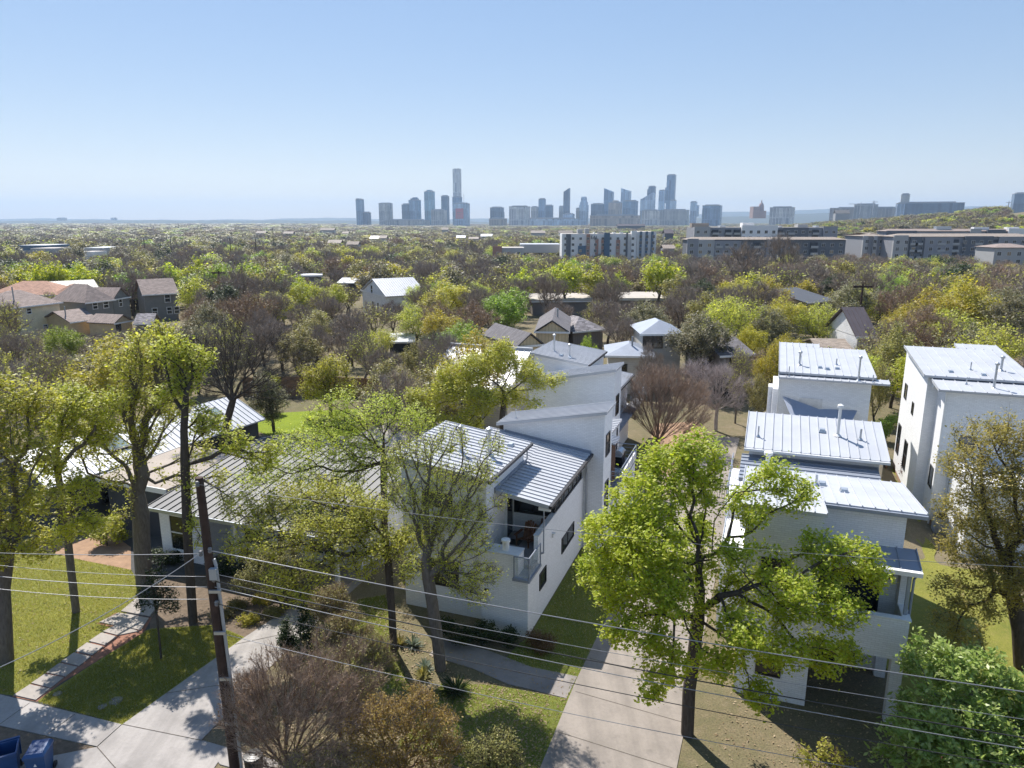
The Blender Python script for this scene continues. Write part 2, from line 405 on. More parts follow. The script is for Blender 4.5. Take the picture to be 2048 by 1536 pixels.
sheet('lawn', [(480, 850), (470, 790), (560, 785), (760, 795), (800, 830), (720, 870), (560, 880)], 'lawn_vivid', .014)
# paving
sheet('left_driveway', [(110, 1512), (195, 1495), (245, 1450), (490, 1275), (620, 1190), (705, 1128), (770, 1080), (815, 1085), (740, 1150), (640, 1240), (530, 1345), (450, 1432), (402, 1482), (455, 1497), (360, 1640), (-60, 1640), (-60, 1560)], 'concrete_pale', .03, .1)
sheet('sidewalk', [(-400, 1330), (0, 1390), (243, 1450), (194, 1494), (0, 1452), (-400, 1378)], 'concrete_pale', .034, .1)
sheet('sidewalk', [(405, 1482), (457, 1497), (700, 1560), (690, 1600), (440, 1530)], 'concrete_pale', .034, .1)
sheet('verge_dirt', [(-60, 1443), (0, 1453), (194, 1496), (110, 1513), (-60, 1562)], 'mulch', .012)
gsheet('driveway', [(-12, 2.95), (-2.2, 2.8), (3, 2.95), (9.4, 3.0), (13, 3.2), (26, 4.2), (34, 5.2), (34, 7.4), (26, 7.2), (17, 7.6), (9, 7.4), (-2, 7.25), (-5.6, 7.2), (-12, 7.1)], 'concrete_drive', .03, .1)
gsheet('garden_path', [(-1.95, 2.78), (-2.0, .85), (-1.55, -1.2), (-1.3, -3.5), (-2.7, -3.5), (-2.9, -1.4), (-3.35, .3), (-3.4, 2.74)], 'concrete_path', .026, .1)
gsheet('court', [(9.4, 3.0), (13, 1.6), (22, 1.7), (24, 4.0), (13, 3.2)], 'court_gravel', .02)
gsheet('leaf_litter_bed', [(20, 1.2), (36, 0), (38, 3.5), (33, 4.6), (24, 4.0), (20, 3.2)], 'dirt_pink', .012)
# joints cut across the driveways
def joint(name, p, q, w=.03, z=.034, m='joint_dark', px=True):
    P, Q = (at(*p), at(*q)) if px else (grid(p[1], p[0]), grid(q[1], q[0]))
    n = Vector((-(Q - P).y, (Q - P).x, 0)).normalized() * w / 2
    mb = MB(); mb.poly([(*(P - n).xy, z), (*(Q - n).xy, z), (*(Q + n).xy, z), (*(P + n).xy, z)]); return struct(mb.build(name, MATS[m]))
for a in (-9.2, -5.3, -2.9, -.6, 3, 6.5, 10): joint('driveway_joint', (a, 2.96), (a - .35, 7.14), px=False)
for p, q in (((245, 1450), (402, 1482)), ((194, 1495), (320, 1640)), ((333, 1388), (515, 1360)), ((470, 1290), (620, 1258)), ((0, 1450), (60, 1407)), ((95, 1470), (150, 1430))): joint('driveway_joint', p, q, .025, .039)
# stepping slabs
rows = [((28, 1392), (72, 1402), (100, 1380), (60, 1371)), ((63, 1368), (102, 1378), (128, 1357), (90, 1350)), ((93, 1347), (131, 1355), (155, 1336), (119, 1328)), ((122, 1325), (158, 1334), (182, 1315), (148, 1307)), ((151, 1304), (185, 1312), (207, 1295), (174, 1287)), ((178, 1284), (210, 1292), (233, 1275), (203, 1267)), ((206, 1264.5), (236, 1272.5), (278, 1264), (232, 1252)), ((199, 1246), (282, 1262), (298, 1238), (238, 1227)), ((242, 1224), (300, 1234), (322, 1205), (274, 1197))]
nm = ['nearest the sidewalk', 'second from the sidewalk', 'third from the sidewalk', 'fourth from the sidewalk', 'fifth from the sidewalk', 'sixth from the sidewalk', 'just before the wide landing slab', 'forming the wide landing', 'beyond the wide landing, nearest the house']
for i, rw in enumerate(rows):
    P = [at(*p) for p in rw]; cen = sum(P, Vector()) / len(P); mb = MB()
    ar = sum(P[k].x * P[k - 1].y - P[k - 1].x * P[k].y for k in range(len(P)))
    if ar > 0: P = P[::-1]
    mb.poly([(p.x - cen.x, p.y - cen.y, .06) for p in P])
    for k in range(len(P)):
        a, b = P[k] - cen, P[(k + 1) % len(P)] - cen; mb.poly([(a.x, a.y, -.02), (b.x, b.y, -.02), (b.x, b.y, .06), (a.x, a.y, .06)])
    tag(mb.build('stepping_slab', MATS['paver_stone'], None, (cen.x, cen.y, 0)), 'pale concrete stepping slab ' + nm[i], 'paving slab', 'stepping slabs of the left garden path')
sheet('brick_edging', [(24, 1394), (74, 1404), (120, 1368), (288, 1265), (304, 1236), (232, 1226), (194, 1248), (226, 1256)], 'brick_joint', .018)
# ================================================================ houses (local x runs to the right along the street grid, y away from the street)
HR = -HEAD
def roof(parent, p00, p10, p11, p01, mat, along='y', pitch=.42, t=.14, sh=.05, name='roof', fascia=None):
    """sheet metal roof with standing seams; along: the seams' direction"""
    mb = MB(); mb.slab(p00, p10, p11, p01, t)
    if along == 'y': mb.seams(p00, p10, p11, p01, pitch, sh)
    elif along == 'x': mb.seams(p00, p01, p11, p10, pitch, sh)
    return mb.build(name, MATS[mat], parent)
def vent(parent, x, y, z, h, r=.06, cap=True, mat='galvanised', name='vent_pipe'):
    mb = MB(); mb.cyl(x, y, z - .1, z + h, r, 10); mb.lathe([(r * 2.6, z), (r * 1.2, z + .1)], x, y, 10)
    if cap: mb.lathe([(0, z + h + .02), (r * 1.9, z + h), (r * 1.9, z + h + .12), (0, z + h + .2)], x, y, 10)
    return mb.build(name, MATS[mat], parent, smooth=False)
def roof_vent(parent, x, y, z):
    mb = MB(); mb.hexa([(x - .17, y - .17, z - .03), (x + .17, y - .17, z - .03), (x + .17, y + .17, z - .03), (x - .17, y + .17, z - .03), (x - .1, y - .12, z + .13), (x + .1, y - .12, z + .13), (x + .13, y + .15, z + .13), (x - .13, y + .15, z + .13)])
    return mb.build('roof_vent', MATS['galvanised'], parent)
def railing(parent, pts, h=1.0, glass=True, name='railing', mat='zinc_metal', bars=0, top=True):
    mb = MB(); P = [Vector(p) for p in pts]
    for i, p in enumerate(P): mb.box(p.x - .025, p.x + .025, p.y - .025, p.y + .025, p.z, p.z + h)
    for a, b in zip(P, P[1:]):
        if top: mb.tube([a + Vector((0, 0, h)), b + Vector((0, 0, h))], .03, 6)
        for k in range(bars): z = h * (k + 1) / (bars + 1); mb.tube([a + Vector((0, 0, z)), b + Vector((0, 0, z))], .014, 5)
        n = max(1, int((b - a).length / 1.3))
        for k in range(1, n): q = a.lerp(b, k / n); mb.box(q.x - .018, q.x + .018, q.y - .018, q.y + .018, q.z, q.z + h)
    o = mb.build(name, MATS[mat], parent)
    if glass:
        g = MB()
        for a, b in zip(P, P[1:]):
            d = (b - a).normalized(); n = Vector((-d.y, d.x, 0)) * .006; a2, b2 = a + d * .05, b - d * .05
            g.hexa([a2 - n + Vector((0, 0, .08)), b2 - n + Vector((0, 0, .08)), b2 + n + Vector((0, 0, .08)), a2 + n + Vector((0, 0, .08)), a2 - n + Vector((0, 0, h - .06)), b2 - n + Vector((0, 0, h - .06)), b2 + n + Vector((0, 0, h - .06)), a2 + n + Vector((0, 0, h - .06))])
        g.build('glass', MATS['rail_glass'], o)
    return o
m, T, b = base_mat('rail_glass', (.55, .62, .66), .05); b.inputs['Alpha'].default_value = .25
def gutter(parent, p, q, mat='gutter_black', r=.07, name='gutter'):
    p, q = Vector(p), Vector(q); mb = MB(); d = (q - p).normalized(); n = Vector((d.y, -d.x, 0)) * r
    u = Vector((0, 0, r))
    mb.hexa([p - n - u, q - n - u, q + n - u, p + n - u, p - n * 1.1 + u, q - n * 1.1 + u, q + n * 1.1 + u, p + n * 1.1 + u])
    return mb.build(name, MATS[mat], parent)
# ---------------------------------------------------------------- near white house on the left of the driveway
o1 = grid(0, 0)
H1 = thing('white_house', 'nearest white brick house left of the driveway, with covered corner patio and tall shed-roofed fin', 'house', o1, HR)
mb = MB(); WB = MATS['white_brick']
mb.box(-2.2, 0, .0, 1.4, 0, 2.78)                       # front of the ground floor below the balcony corner
mb.box(-6.4, 0, 1.4, 4.0, 0, 3.02); mb.box(-6.4, -2.2, .68, 1.4, 0, 3.02)
mb.box(-2.25, -.45, .003, .75, 2.78, 3.8)               # chimney block beside the glass corner
mb.box(-.2, 0, 1.4, 9.5, 3.02, 4.2)                      # parapet and side wall
mb.box(-2.2, -.2, 4.0, 9.5, 3.02, 4.2); mb.walls(-2.2, -.25, 4.0, 4.2, 4.9, 5.78, 5.5, 5.5, 5.78)
mb.box(-6.4, 0, 4.0, 9.5, 0, 3.02)
mb.walls(-6.4, -2.2, .68, 5.75, 3.02, 7.5, 6.92, 6.92, 7.5)   # tall left block
mb.walls(-5.2, -.3, 5.75, 9.5, 3.02, 6.3, 5.5, 5.5, 6.3)
mb.build('wall', WB, H1)
fin = MB(); fin.walls(-4.7, 1.1, 9.5, 11.5, 0, 6.7, 7.93, 7.93, 6.7); fin.box(-4.7, .2, 11.5, 17.3, 0, 5.4); fin.box(.2, 1.55, 11.5, 16.9, 0, 2.95)
fin.build('fin_wall', WB, H1)
c = MB(); c.box(-2.28, -.42, -.03, .78, 3.8, 3.86); c.box(-.23, .03, 1.4, 4.2, 4.2, 4.25); c.build('parapet_cap', MATS['concrete_cap'], H1)
c = MB(); c.box(-2.2, -.2, 1.4, 4, 3.02, 3.06); c.box(-.45, -.02, .75, 1.4, 2.78, 3.06); c.build('patio_floor', MATS['deck_grey'], H1)
c = MB(); c.box(-.62, .17, -.3, 1.42, 2.782, 2.9); c.build('balcony_slab', MATS['zinc_metal'], H1)
railing(H1, [(-.55, -.25, 2.9), (.13, -.25, 2.9), (.13, 1.36, 2.9)], 1.02)
roof(H1, (-6.7, .2, 7.66), (-1.9, .2, 7.0), (-1.9, 6.06, 7.0), (-6.7, 6.06, 7.66), 'white_metal', 'x', .39)
gutter(H1, (-1.86, .2, 6.93), (-1.86, 6.06, 6.93))
roof(H1, (-2.2, 1.65, 5.99), (.42, 1.65, 5.6), (.42, 9.48, 5.6), (-2.2, 9.48, 5.99), 'white_metal', 'x', .39, name='patio_roof')
roof(H1, (-5.6, 6.1, 6.5), (-2.21, 6.1, 5.995), (-2.21, 9.48, 5.995), (-5.6, 9.48, 6.5), 'white_metal', 'x', .39, name='rear_roof')
gutter(H1, (.47, 1.65, 5.54), (.47, 9.45, 5.54))
roof(H1, (-5.05, 9.25, 6.84), (1.25, 9.25, 8.05), (1.25, 11.65, 8.05), (-5.05, 11.65, 6.84), 'white_metal', 'x', .3, name='fin_roof')
roof(H1, (-5, 11.66, 5.5), (.5, 11.66, 5.4), (.5, 17.5, 5.4), (-5, 17.5, 5.5), 'white_metal', 'x', .4, name='rear_roof')
# flashing where the patio roof meets the tall walls
c = MB(); c.box(-2.2, -2.12, 1.65, 6.05, 5.9, 6.14); c.walls(-4.6, .4, 9.4, 9.5, 5.5, 6.45, 5.74, 5.74, 6.45); c.build('flashing', MATS['zinc_metal'], H1)
for y in (1.72, 3.3, 4.9, 6.5, 8.1): c = MB(); c.box(-.1, .46, y, y + .09, 5.32, 5.46); c.build('rafter', MATS['trim_white'], H1)
window(H1, '+x', (-.06, 6.6, 4.82), 5.0, 1.1, (6, 1)); window(H1, '-y', (-1.2, 4.0, 4.62), 1.9, 1.0, (1, 1))
window(H1, '-y', (-1.2, 4.0, 5.4), 1.9, .25, (3, 1))
window(H1, '+x', (0, 6.42, 1.95), 2.2, .72, (2, 1)); window(H1, '+x', (0, 2.12, 1.82), .88, .72, (1, 1))
window(H1, '+x', (1.1, 10.4, 5.95), .85, 1.15, (1, 2)); window(H1, '+x', (1.1, 10.4, 2.9), .7, 1.7)
window(H1, '-y', (-4.6, .68, 5.6), 1.4, .6); window(H1, '-y', (-4.4, .68, 2.0), 1.5, 1.2)
d = MB(); d.box(-2.19, -2.12, 3.05, 3.9, 3.06, 5.2); dd = d.build('patio_door', MATS['glass_grey'], H1); d = MB(); d.box(-2.2, -2.08, 3.9, 4.0, 3.06, 5.3); d.box(-2.2, -2.08, 2.98, 3.05, 3.06, 5.3); d.build('frame', MATS['trim_white'], dd)
c = MB(); c.tube([(.14, 1.78, 5.5), (.14, 1.78, 3.25)], .035, 8); c.tube([(.14, 1.78, 3.27), (0, 1.78, 3.2)], .05, 8); c.build('post', MATS['zinc_metal'], H1)
c = MB(); c.tube([(.38, 9.35, 5.5), (.2, 9.42, 5.2), (.2, 9.44, .1)], .045, 8); c.build('downspout', MATS['gutter_metal'], H1); c = MB(); c.tube([(-2.1, 6.0, 6.95), (-2.1, 6.0, 6.1)], .045, 8); c.build('downspout', MATS['gutter_metal'], H1)
vent(H1, -4.25, 2.6, 7.33, 1.15, .07); vent(H1, -3.0, 3.1, 7.15, 1.2, .085); vent(H1, -4.1, 9.9, 7.02, .55, .03, False)
roof_vent(H1, -2.6, 4.9, 7.1); c = MB(); c.cyl(-1.15, .35, 3.86, 4.32, .16, 14); c.lathe([(.2, 4.26), (.2, 4.36), (.02, 4.4)], -1.15, .35, 14); c.build('chimney_flue', MATS['trim_white'], H1)
c = MB(); c.lathe([(0, .05), (.1, .05), (.13, 0)], 0, 0, 12)
for v in c.v[:]: pass
lamp = MB(); lamp.box(0, .09, 3.52, 3.66, 3.22, 3.4); lamp.box(0, .16, 3.5, 3.68, 3.4, 3.43); lamp.build('wall_lamp', MATS['trim_white'], H1)
c = MB(); c.box(-2.02, -1.82, -.07, .003, 1.92, 2.02); c.build('wall_vent', MATS['black_metal'], H1)
# slatted brown screen with a small sheet roof at the side deck
c = MB()
for k in range(22): z = 3.05 + k * .115; c.box(1.02, 1.12, 11.55, 12.6, z, z + .05)
for y in (11.55, 12.08, 12.58): c.box(1.03, 1.1, y, y + .05, 3, 5.6)
c.build('slatted_screen', MATS['wood_brown'], H1)
roof(H1, (.3, 11.5, 5.75), (1.3, 11.5, 5.6), (1.3, 12.9, 5.6), (.3, 12.9, 5.75), 'zinc_metal', 'x', .3, .06, name='screen_roof')
c = MB(); c.box(.2, 1.62, 11.5, 16.95, 2.95, 3.03); c.build('deck_floor', MATS['deck_grey'], H1)
c = MB(); c.box(1.5, 1.6, 12.6, 16.9, 3.03, 3.55); c.build('deck_parapet', MATS['trim_white'], H1)
railing(H1, [(1.12, 11.48, 3.03), (1.6, 11.48, 3.03), (1.6, 16.9, 3.03), (.25, 16.9, 3.03)], .95, False, bars=3)
# ---------------------------------------------------------------- second white house behind it (the mirror image)
H2 = thing('white_house', 'second white house on the left, tall blank fin wall half hidden by leafy tree', 'house', grid(-1.55, 0), HR)
mb = MB(); mb.walls(-4.95, 1.1, 19.3, 21.6, 0, 6.85, 8.2, 8.2, 6.85); mb.build('fin_wall', WB, H2)
mb = MB(); mb.box(-4.9, .1, 14.8, 19.3, 0, 3.0); mb.box(-6.6, 0, 21.6, 31, 0, 3.02); mb.walls(-5.2, -.1, 21.6, 30.5, 3.02, 6.3, 5.5, 5.5, 6.3); mb.walls(-7.0, -2.6, 26.7, 32.4, 0, 7.5, 6.92, 6.92, 7.5); mb.box(.1, 1.05, 16.5, 19.3, 0, 3.0); mb.build('wall', WB, H2)
roof(H2, (-5.3, 19.0, 6.98), (1.25, 19.0, 8.32), (1.25, 21.75, 8.32), (-5.3, 21.75, 6.98), 'white_metal', 'x', .3, name='fin_roof')
roof(H2, (-2.3, 21.8, 5.99), (.35, 21.8, 5.6), (.35, 30.6, 5.6), (-2.3, 30.6, 5.99), 'white_metal', 'x', .39, name='side_roof')
roof(H2, (-7.3, 26.4, 7.66), (-2.45, 26.4, 7.0), (-2.45, 32.7, 7.0), (-7.3, 32.7, 7.66), 'white_metal', 'x', .39)
gutter(H2, (-2.41, 26.4, 6.93), (-2.41, 32.7, 6.93)); gutter(H2, (.4, 21.8, 5.54), (.4, 30.6, 5.54))
roof(H2, (-5.2, 14.6, 3.2), (.3, 14.6, 3.1), (.3, 19.2, 3.1), (-5.2, 19.2, 3.2), 'white_metal', 'x', .4, name='front_roof')
window(H2, '+x', (1.1, 20.4, 5.6), .85, 1.3, (1, 2)); window(H2, '-y', (-.5, 19.3, 4.6), 1.5, .5, (2, 1)); window(H2, '+x', (1.1, 20.4, 2.9), .7, 1.7)
vent(H2, -5.9, 28.6, 7.45, 1.3, .07); vent(H2, -4.4, 27.9, 7.25, .9, .07); roof_vent(H2, -5, 27.6, 7.35); roof_vent(H2, -4.2, 27.3, 7.2)
c = MB(); c.box(.1, 1.25, 16.4, 19.3, 3.0, 3.08); c.box(.05, .9, 22, 33, 2.9, 3.0); c.build('deck_floor', MATS['deck_grey'], H2)
railing(H2, [(.15, 16.45, 3.08), (1.2, 16.45, 3.08), (1.2, 19.2, 3.08)], .95, False, bars=3); railing(H2, [(.15, 30.9, 3.0), (.85, 30.9, 3.0), (.85, 33, 3.0)], 1.0, True)
c = MB(); c.tube([(.6, 30.5, 5.5), (.6, 30.5, 3.0)], .04, 8); c.build('post', MATS['zinc_metal'], H2)
# ---------------------------------------------------------------- white duplex on the right, front half
R1 = thing('white_house', 'nearest white house right of the driveway, balcony over dark carport behind big bright tree', 'house', grid(0, 0), HR)
mb = MB()
mb.box(8.75, 11.35, -.72, 6, 0, 3.0); mb.walls(8.75, 11.35, -.72, 6.0, 3.0, 7.78, 7.78, 6.86, 6.86)     # left block
mb.box(11.35, 14.4, 2.6, 9, 0, 3.0); mb.walls(11.35, 14.25, .95, 6.2, 3.0, 7.55, 7.55, 6.83, 6.83)       # right part over the carport
mb.box(11.35, 14.45, -.70, -.5, 2.62, 4.2); mb.box(14.25, 14.45, -.5, .95, 2.62, 4.2); mb.box(14.2, 14.42, .4, .95, 4.2, 6.1)  # balcony parapet
mb.box(14.05, 14.45, -.68, -.3, 0, 2.62); mb.box(14.05, 14.45, 2.2, 2.6, 0, 2.62)                                    # carport columns
mb.box(8.4, 14.2, 6.2, 9.4, 0, 6.2)
mb.box(7.75, 8.75, 3.6, 7.0, 0, 3.9)
mb.build('wall', WB, R1)
c = MB(); c.box(11.35, 14.42, -.5, 2.6, 2.62, 2.9); c.build('balcony_floor', MATS['deck_grey'], R1)
c = MB(); c.box(11.33, 14.5, -.74, -.47, 4.2, 4.25); c.box(14.22, 14.5, -.47, .95, 4.2, 4.25); c.build('parapet_cap', MATS['trim_white'], R1)
roof(R1, (8.45, -1.15, 8.0), (11.42, -1.15, 8.0), (11.42, .7, 7.74), (8.45, .7, 7.74), 'white_metal', 'y', .42, name='front_roof')
roof(R1, (8.45, .703, 7.74), (14.85, .703, 7.74), (14.85, 6.1, 7.0), (8.45, 6.1, 7.0), 'white_metal', 'y', .42)
roof(R1, (11.37, -.35, 5.95), (14.7, -.35, 5.95), (14.7, 1.0, 6.22), (11.37, 1.0, 6.22), 'zinc_metal', 'y', .62, name='balcony_roof')
gutter(R1, (11.37, -.42, 5.9), (14.7, -.42, 5.9), 'trim_white', .085)
gutter(R1, (11.45, .66, 7.62), (14.85, .66, 7.62), 'zinc_metal', .07)
c = MB(); c.box(14.28, 14.4, -.36, -.26, 4.25, 5.85); c.build('post', MATS['zinc_metal'], R1)
c = MB(); c.tube([(14.55, -.4, 5.85), (14.5, -.2, 5.6), (14.5, -.2, .1)], .045, 8); c.build('downspout', MATS['zinc_metal'], R1)
roof(R1, (8.2, 6.15, 6.35), (14.3, 6.15, 6.35), (14.3, 8.9, 6.65), (8.2, 8.9, 6.65), 'zinc_metal', 'x', .4, name='middle_roof')  # blue-grey metal puts the rear tower's shade into this roof's colour
window(R1, '-y', (9.82, -.72, 5.42), .78, .74, (2, 1)); window(R1, '-y', (9.95, -.72, 1.4), .8, .72, (1, 1)); window(R1, '-y', (12.6, .95, 4.5), 2.0, 2.4, (3, 1)); window(R1, '-y', (13.85, .95, 5.3), .28, .62)
window(R1, '-x', (8.75, 2.2, 5.3), 1.4, 1.0, (2, 1)); window(R1, '-y', (12.6, 2.6, 1.25), 1.4, 2.2, (2, 1), glass=MATS['glass_dark'])
roof_vent(R1, 11.55, 3.7, 7.35); vent(R1, 11.3, 3.5, 7.38, .45, .05, False); vent(R1, 9.4, 5.6, 7.05, .75, .1, True, 'trim_white'); roof_vent(R1, 12.3, 2.9, 7.45)
railing(R1, [(7.8, 3.65, 3.9), (7.8, 7.0, 3.9)], .5, False, bars=1); c = MB(); c.box(7.72, 8.78, 3.57, 7.0, 3.9, 3.95); c.build('parapet_cap', MATS['trim_white'], R1)
# ---------------------------------------------------------------- right duplex, rear tower
R2 = thing('white_house', 'second white house on the right, wide pale metal roof in front of shade sail', 'house', grid(0, 0), HR)
mb = MB(); mb.walls(8.55, 14.35, 8.9, 12.3, 0, 7.05, 7.05, 7.72, 7.72); mb.box(8.5, 14.2, 12.3, 17.5, 0, 3.0); mb.box(7.6, 8.55, 8.9, 14.5, 0, 3.9); mb.build('wall', WB, R2)
roof(R2, (8.3, 8.5, 7.15), (14.72, 8.5, 7.15), (14.72, 12.5, 7.95), (8.3, 12.5, 7.95), 'white_metal', 'y', .42)
gutter(R2, (8.3, 8.46, 7.06), (14.72, 8.46, 7.06), 'trim_white', .06)
vent(R2, 12.6, 10.6, 7.57, 1.45, .075, True, 'trim_white'); vent(R2, 13.6, 10.4, 7.53, .55, .05, False); vent(R2, 8.9, 9.7, 7.4, .55, .04, False); roof_vent(R2, 11.9, 10.9, 7.65)
c = MB(); c.box(7.55, 8.5, 8.9, 14.5, 3.9, 3.95); c.build('parapet_cap', MATS['trim_white'], R2); railing(R2, [(7.62, 8.9, 3.95), (7.62, 14.4, 3.95)], .95, False, bars=3); railing(R2, [(7.7, 8.95, 4.0), (8.5, 8.95, 4.0)], .95, False, bars=3)
window(R2, '-x', (8.55, 10.6, 5.4), 1.2, 1.2, (2, 1))
# ---------------------------------------------------------------- third white house on the right
R3 = thing('white_house', 'third white house on the right, grey shade sail strung across its front wall', 'house', grid(0, 0), HR)
mb = MB(); mb.walls(10.0, 15.6, 23.9, 31.2, 0, 7.65, 7.65, 8.3, 8.3); mb.box(9.6, 10.0, 24.6, 29, 0, 6.6); mb.box(9.3, 10.0, 26.5, 27.6, 0, 6.3); mb.build('wall', WB, R3)
roof(R3, (9.85, 23.9, 7.98), (15.85, 23.9, 7.98), (15.85, 31.4, 8.55), (9.85, 31.4, 8.55), 'white_metal', 'y', .5)
roof(R3, (9.85, 31.403, 8.55), (12.75, 31.403, 8.55), (12.75, 32.5, 8.64), (9.85, 32.5, 8.64), 'white_metal', 'y', .5, name='roof')
roof(R3, (9.85, 23.35, 7.72), (16.6, 23.35, 7.72), (16.6, 24.3, 7.8), (9.85, 24.3, 7.8), 'white_metal', 'y', .5, .12, name='front_roof')
vent(R3, 11.2, 25.9, 8.13, .85, .07); vent(R3, 14.75, 23.7, 7.75, 1.5, .06); vent(R3, 13.6, 26.6, 8.18, .45, .05, False); vent(R3, 10.5, 23.6, 7.74, .7, .03, False); vent(R3, 15.6, 23.6, 7.74, .5, .04, False)
for x, y in ((12.5, 25.5), (12.95, 25.2), (13.6, 25.5)): roof_vent(R3, x, y, 8.1)
window(R3, '-y', (11.6, 23.9, 4.7), .95, .6, (1, 2)); window(R3, '-x', (10.0, 26, 5.4), 1.0, 1.2)
c = MB(); c.box(11.3, 12.75, 23.86, 23.9, 3.0, 6.3); c.build('wall_panel', MATS['concrete_cap'], R3)
c = MB(); c.tube([(9.95, 23.85, 7.6), (9.95, 23.85, .1)], .05, 8); c.build('downspout', MATS['trim_white'], R3)
# ---------------------------------------------------------------- white house at the right edge
S1 = thing('white_house', 'white house at the right edge with tall sunlit side wall and stepped metal roof', 'house', grid(0, 0, -1.3), HR)
mb = MB(); z = 1.3
mb.walls(19.1, 24.8, 25.6, 34.2, .35, 8.1 + z, 8.1 + z, 8.6 + z, 8.6 + z); mb.box(19.75, 26, 23.0, 25.6, .35, 7.6 + z); mb.box(20.5, 25, 18.0, 23.0, 0, 3.4 + z)
mb.build('wall', WB, S1)
c = MB(); c.box(19.13, 24.7, 25.63, 34, 0, .35); c.box(19.78, 25.9, 23.03, 25.6, 0, .35); c.build('plinth', MATS['dirt_pink'], S1)
roof(S1, (18.75, 25.1, 8.15 + z), (25.1, 25.1, 8.15 + z), (25.1, 33.6, 8.7 + z), (18.75, 33.6, 8.7 + z), 'white_metal', 'y', .62, sh=.06)
roof(S1, (22.3, 33.603, 8.7 + z), (25.1, 33.603, 8.7 + z), (25.1, 35.3, 8.81 + z), (22.4, 35.3, 8.81 + z), 'white_metal', 'y', .62, sh=.06)
roof(S1, (19.2, 22.7, 7.75 + z), (26.3, 22.7, 7.75 + z), (26.3, 25.4, 7.95 + z), (19.2, 25.4, 7.95 + z), 'white_metal', 'y', .62, name='front_roof')
window(S1, '-x', (19.1, 32.5, 5.4 + z), .9, 1.0, (1, 2)); window(S1, '-x', (19.1, 29.2, 4.9 + z), .55, .75); window(S1, '-x', (19.1, 33.0, 1.5 + z), 1.1, 2.2, (1, 2)); window(S1, '-x', (19.1, 29.8, 1.2 + z), 1.1, 2.0, (1, 2))
window(S1, '-y', (21.2, 23.0, 4.35 + z), .75, .95, (1, 2), glass=MATS['glass_grey']); window(S1, '-x', (19.75, 24.2, 1.6 + z), .9, 1.3); window(S1, '-y', (25.2, 23.0, 4.6 + z), 1.3, 1.0, (2, 1))
vent(S1, 22.4, 23.9, 7.8 + z, 1.5, .07); vent(S1, 23.6, 27.5, 8.3 + z, .85, .075); vent(S1, 21.8, 27.2, 8.28 + z, .55, .04, False); roof_vent(S1, 22.3, 26.0, 8.2 + z); roof_vent(S1, 20.5, 26.3, 8.22 + z); vent(S1, 21, 24.3, 7.9 + z, .45, .03, False)
railing(S1, [(20.55, 22.9, 3.4 + z), (20.55, 18.1, 3.4 + z), (24.5, 18.1, 3.4 + z)], .9, False, bars=2)
c = MB(); c.tube([(19.7, 22.95, 7.6 + z), (19.7, 22.95, .1)], .05, 8); c.build('downspout', MATS['trim_white'], S1); c = MB(); c.tube([(20.45, 22.9, 3.5 + z), (20.45, 22.9, .5)], .04, 8); c.build('downspout', MATS['trim_white'], S1); c = MB(); c.box(19.35, 19.65, 25.1, 25.5, 7.3 + z, 7.7 + z); c.build('rain_head', MATS['trim_white'], S1)
# ---------------------------------------------------------------- low dark house with the long bright metal roof, far left
L1 = thing('long_low_house', 'long dark house on the left under a bright standing-seam gable roof with skylights', 'house', (-26.59, 38.25, 0), R(-27))
mb = MB(); e, rz, w, Ln = 3.0, 4.5, 3.3, 16.5
mb.walls(-2 * w + .4, -.4, .5, Ln - .4, 0, 2.85, 2.85, 2.85, 2.85)
mb.v += []; mb.build('wall', MATS['dark_siding'], L1)
g = MB()
for y in (.5, Ln - .5): g.poly([(-2 * w + .4, y, 2.85), (-.4, y, 2.85), (-w, y, rz - .2)])
g.build('gable', MATS['dark_siding'], L1)
roof(L1, (-w, 0, rz), (0, 0, e), (0, Ln, e), (-w, Ln, rz), 'white_metal', 'x', .47, .1)
roof(L1, (-w, 0, rz), (-2 * w, 0, e), (-2 * w, Ln, e), (-w, Ln, rz), 'white_metal', 'x', .47, .1)
def skylight(parent, x, y, z, sx, sy, slope):
    f, g = MB(), MB(); hx, hy = sx / 2, sy / 2; k = slope
    f.hexa([(x - hx, y - hy, z + k * hx - .05), (x + hx, y - hy, z - k * hx - .05), (x + hx, y + hy, z - k * hx - .05), (x - hx, y + hy, z + k * hx - .05), (x - hx, y - hy, z + k * hx + .16), (x + hx, y - hy, z - k * hx + .16), (x + hx, y + hy, z - k * hx + .16), (x - hx, y + hy, z + k * hx + .16)])
    o = f.build('skylight', MATS['black_metal'], parent); q = .85
    g.hexa([(x - hx * q, y - hy * q, z + k * hx * q), (x + hx * q, y - hy * q, z - k * hx * q), (x + hx * q, y + hy * q, z - k * hx * q), (x - hx * q, y + hy * q, z + k * hx * q), (x - hx * q, y - hy * q, z + k * hx * q + .175), (x + hx * q, y - hy * q, z - k * hx * q + .175), (x + hx * q, y + hy * q, z - k * hx * q + .175), (x - hx * q, y + hy * q, z + k * hx * q + .175)])
    g.build('glass', MATS['sky_glass'], o)
glass_mat('sky_glass', (.16, .2, .19), .05)
skylight(L1, -1.9, 5.4, 3.86, 1.5, 1.5, .4545); skylight(L1, -2.0, 13.6, 3.9, .9, .7, .4545); vent(L1, -2.1, 12.5, 3.95, .25, .05, False)
window(L1, '+x', (-.4, 4, 1.5), 1.4, 1.4, (2, 1)); window(L1, '+x', (-.4, 12.6, 1.5), 2.4, 1.9, (3, 1)); window(L1, '-y', (-3.3, .5, 1.4), 1.2, 1.2)
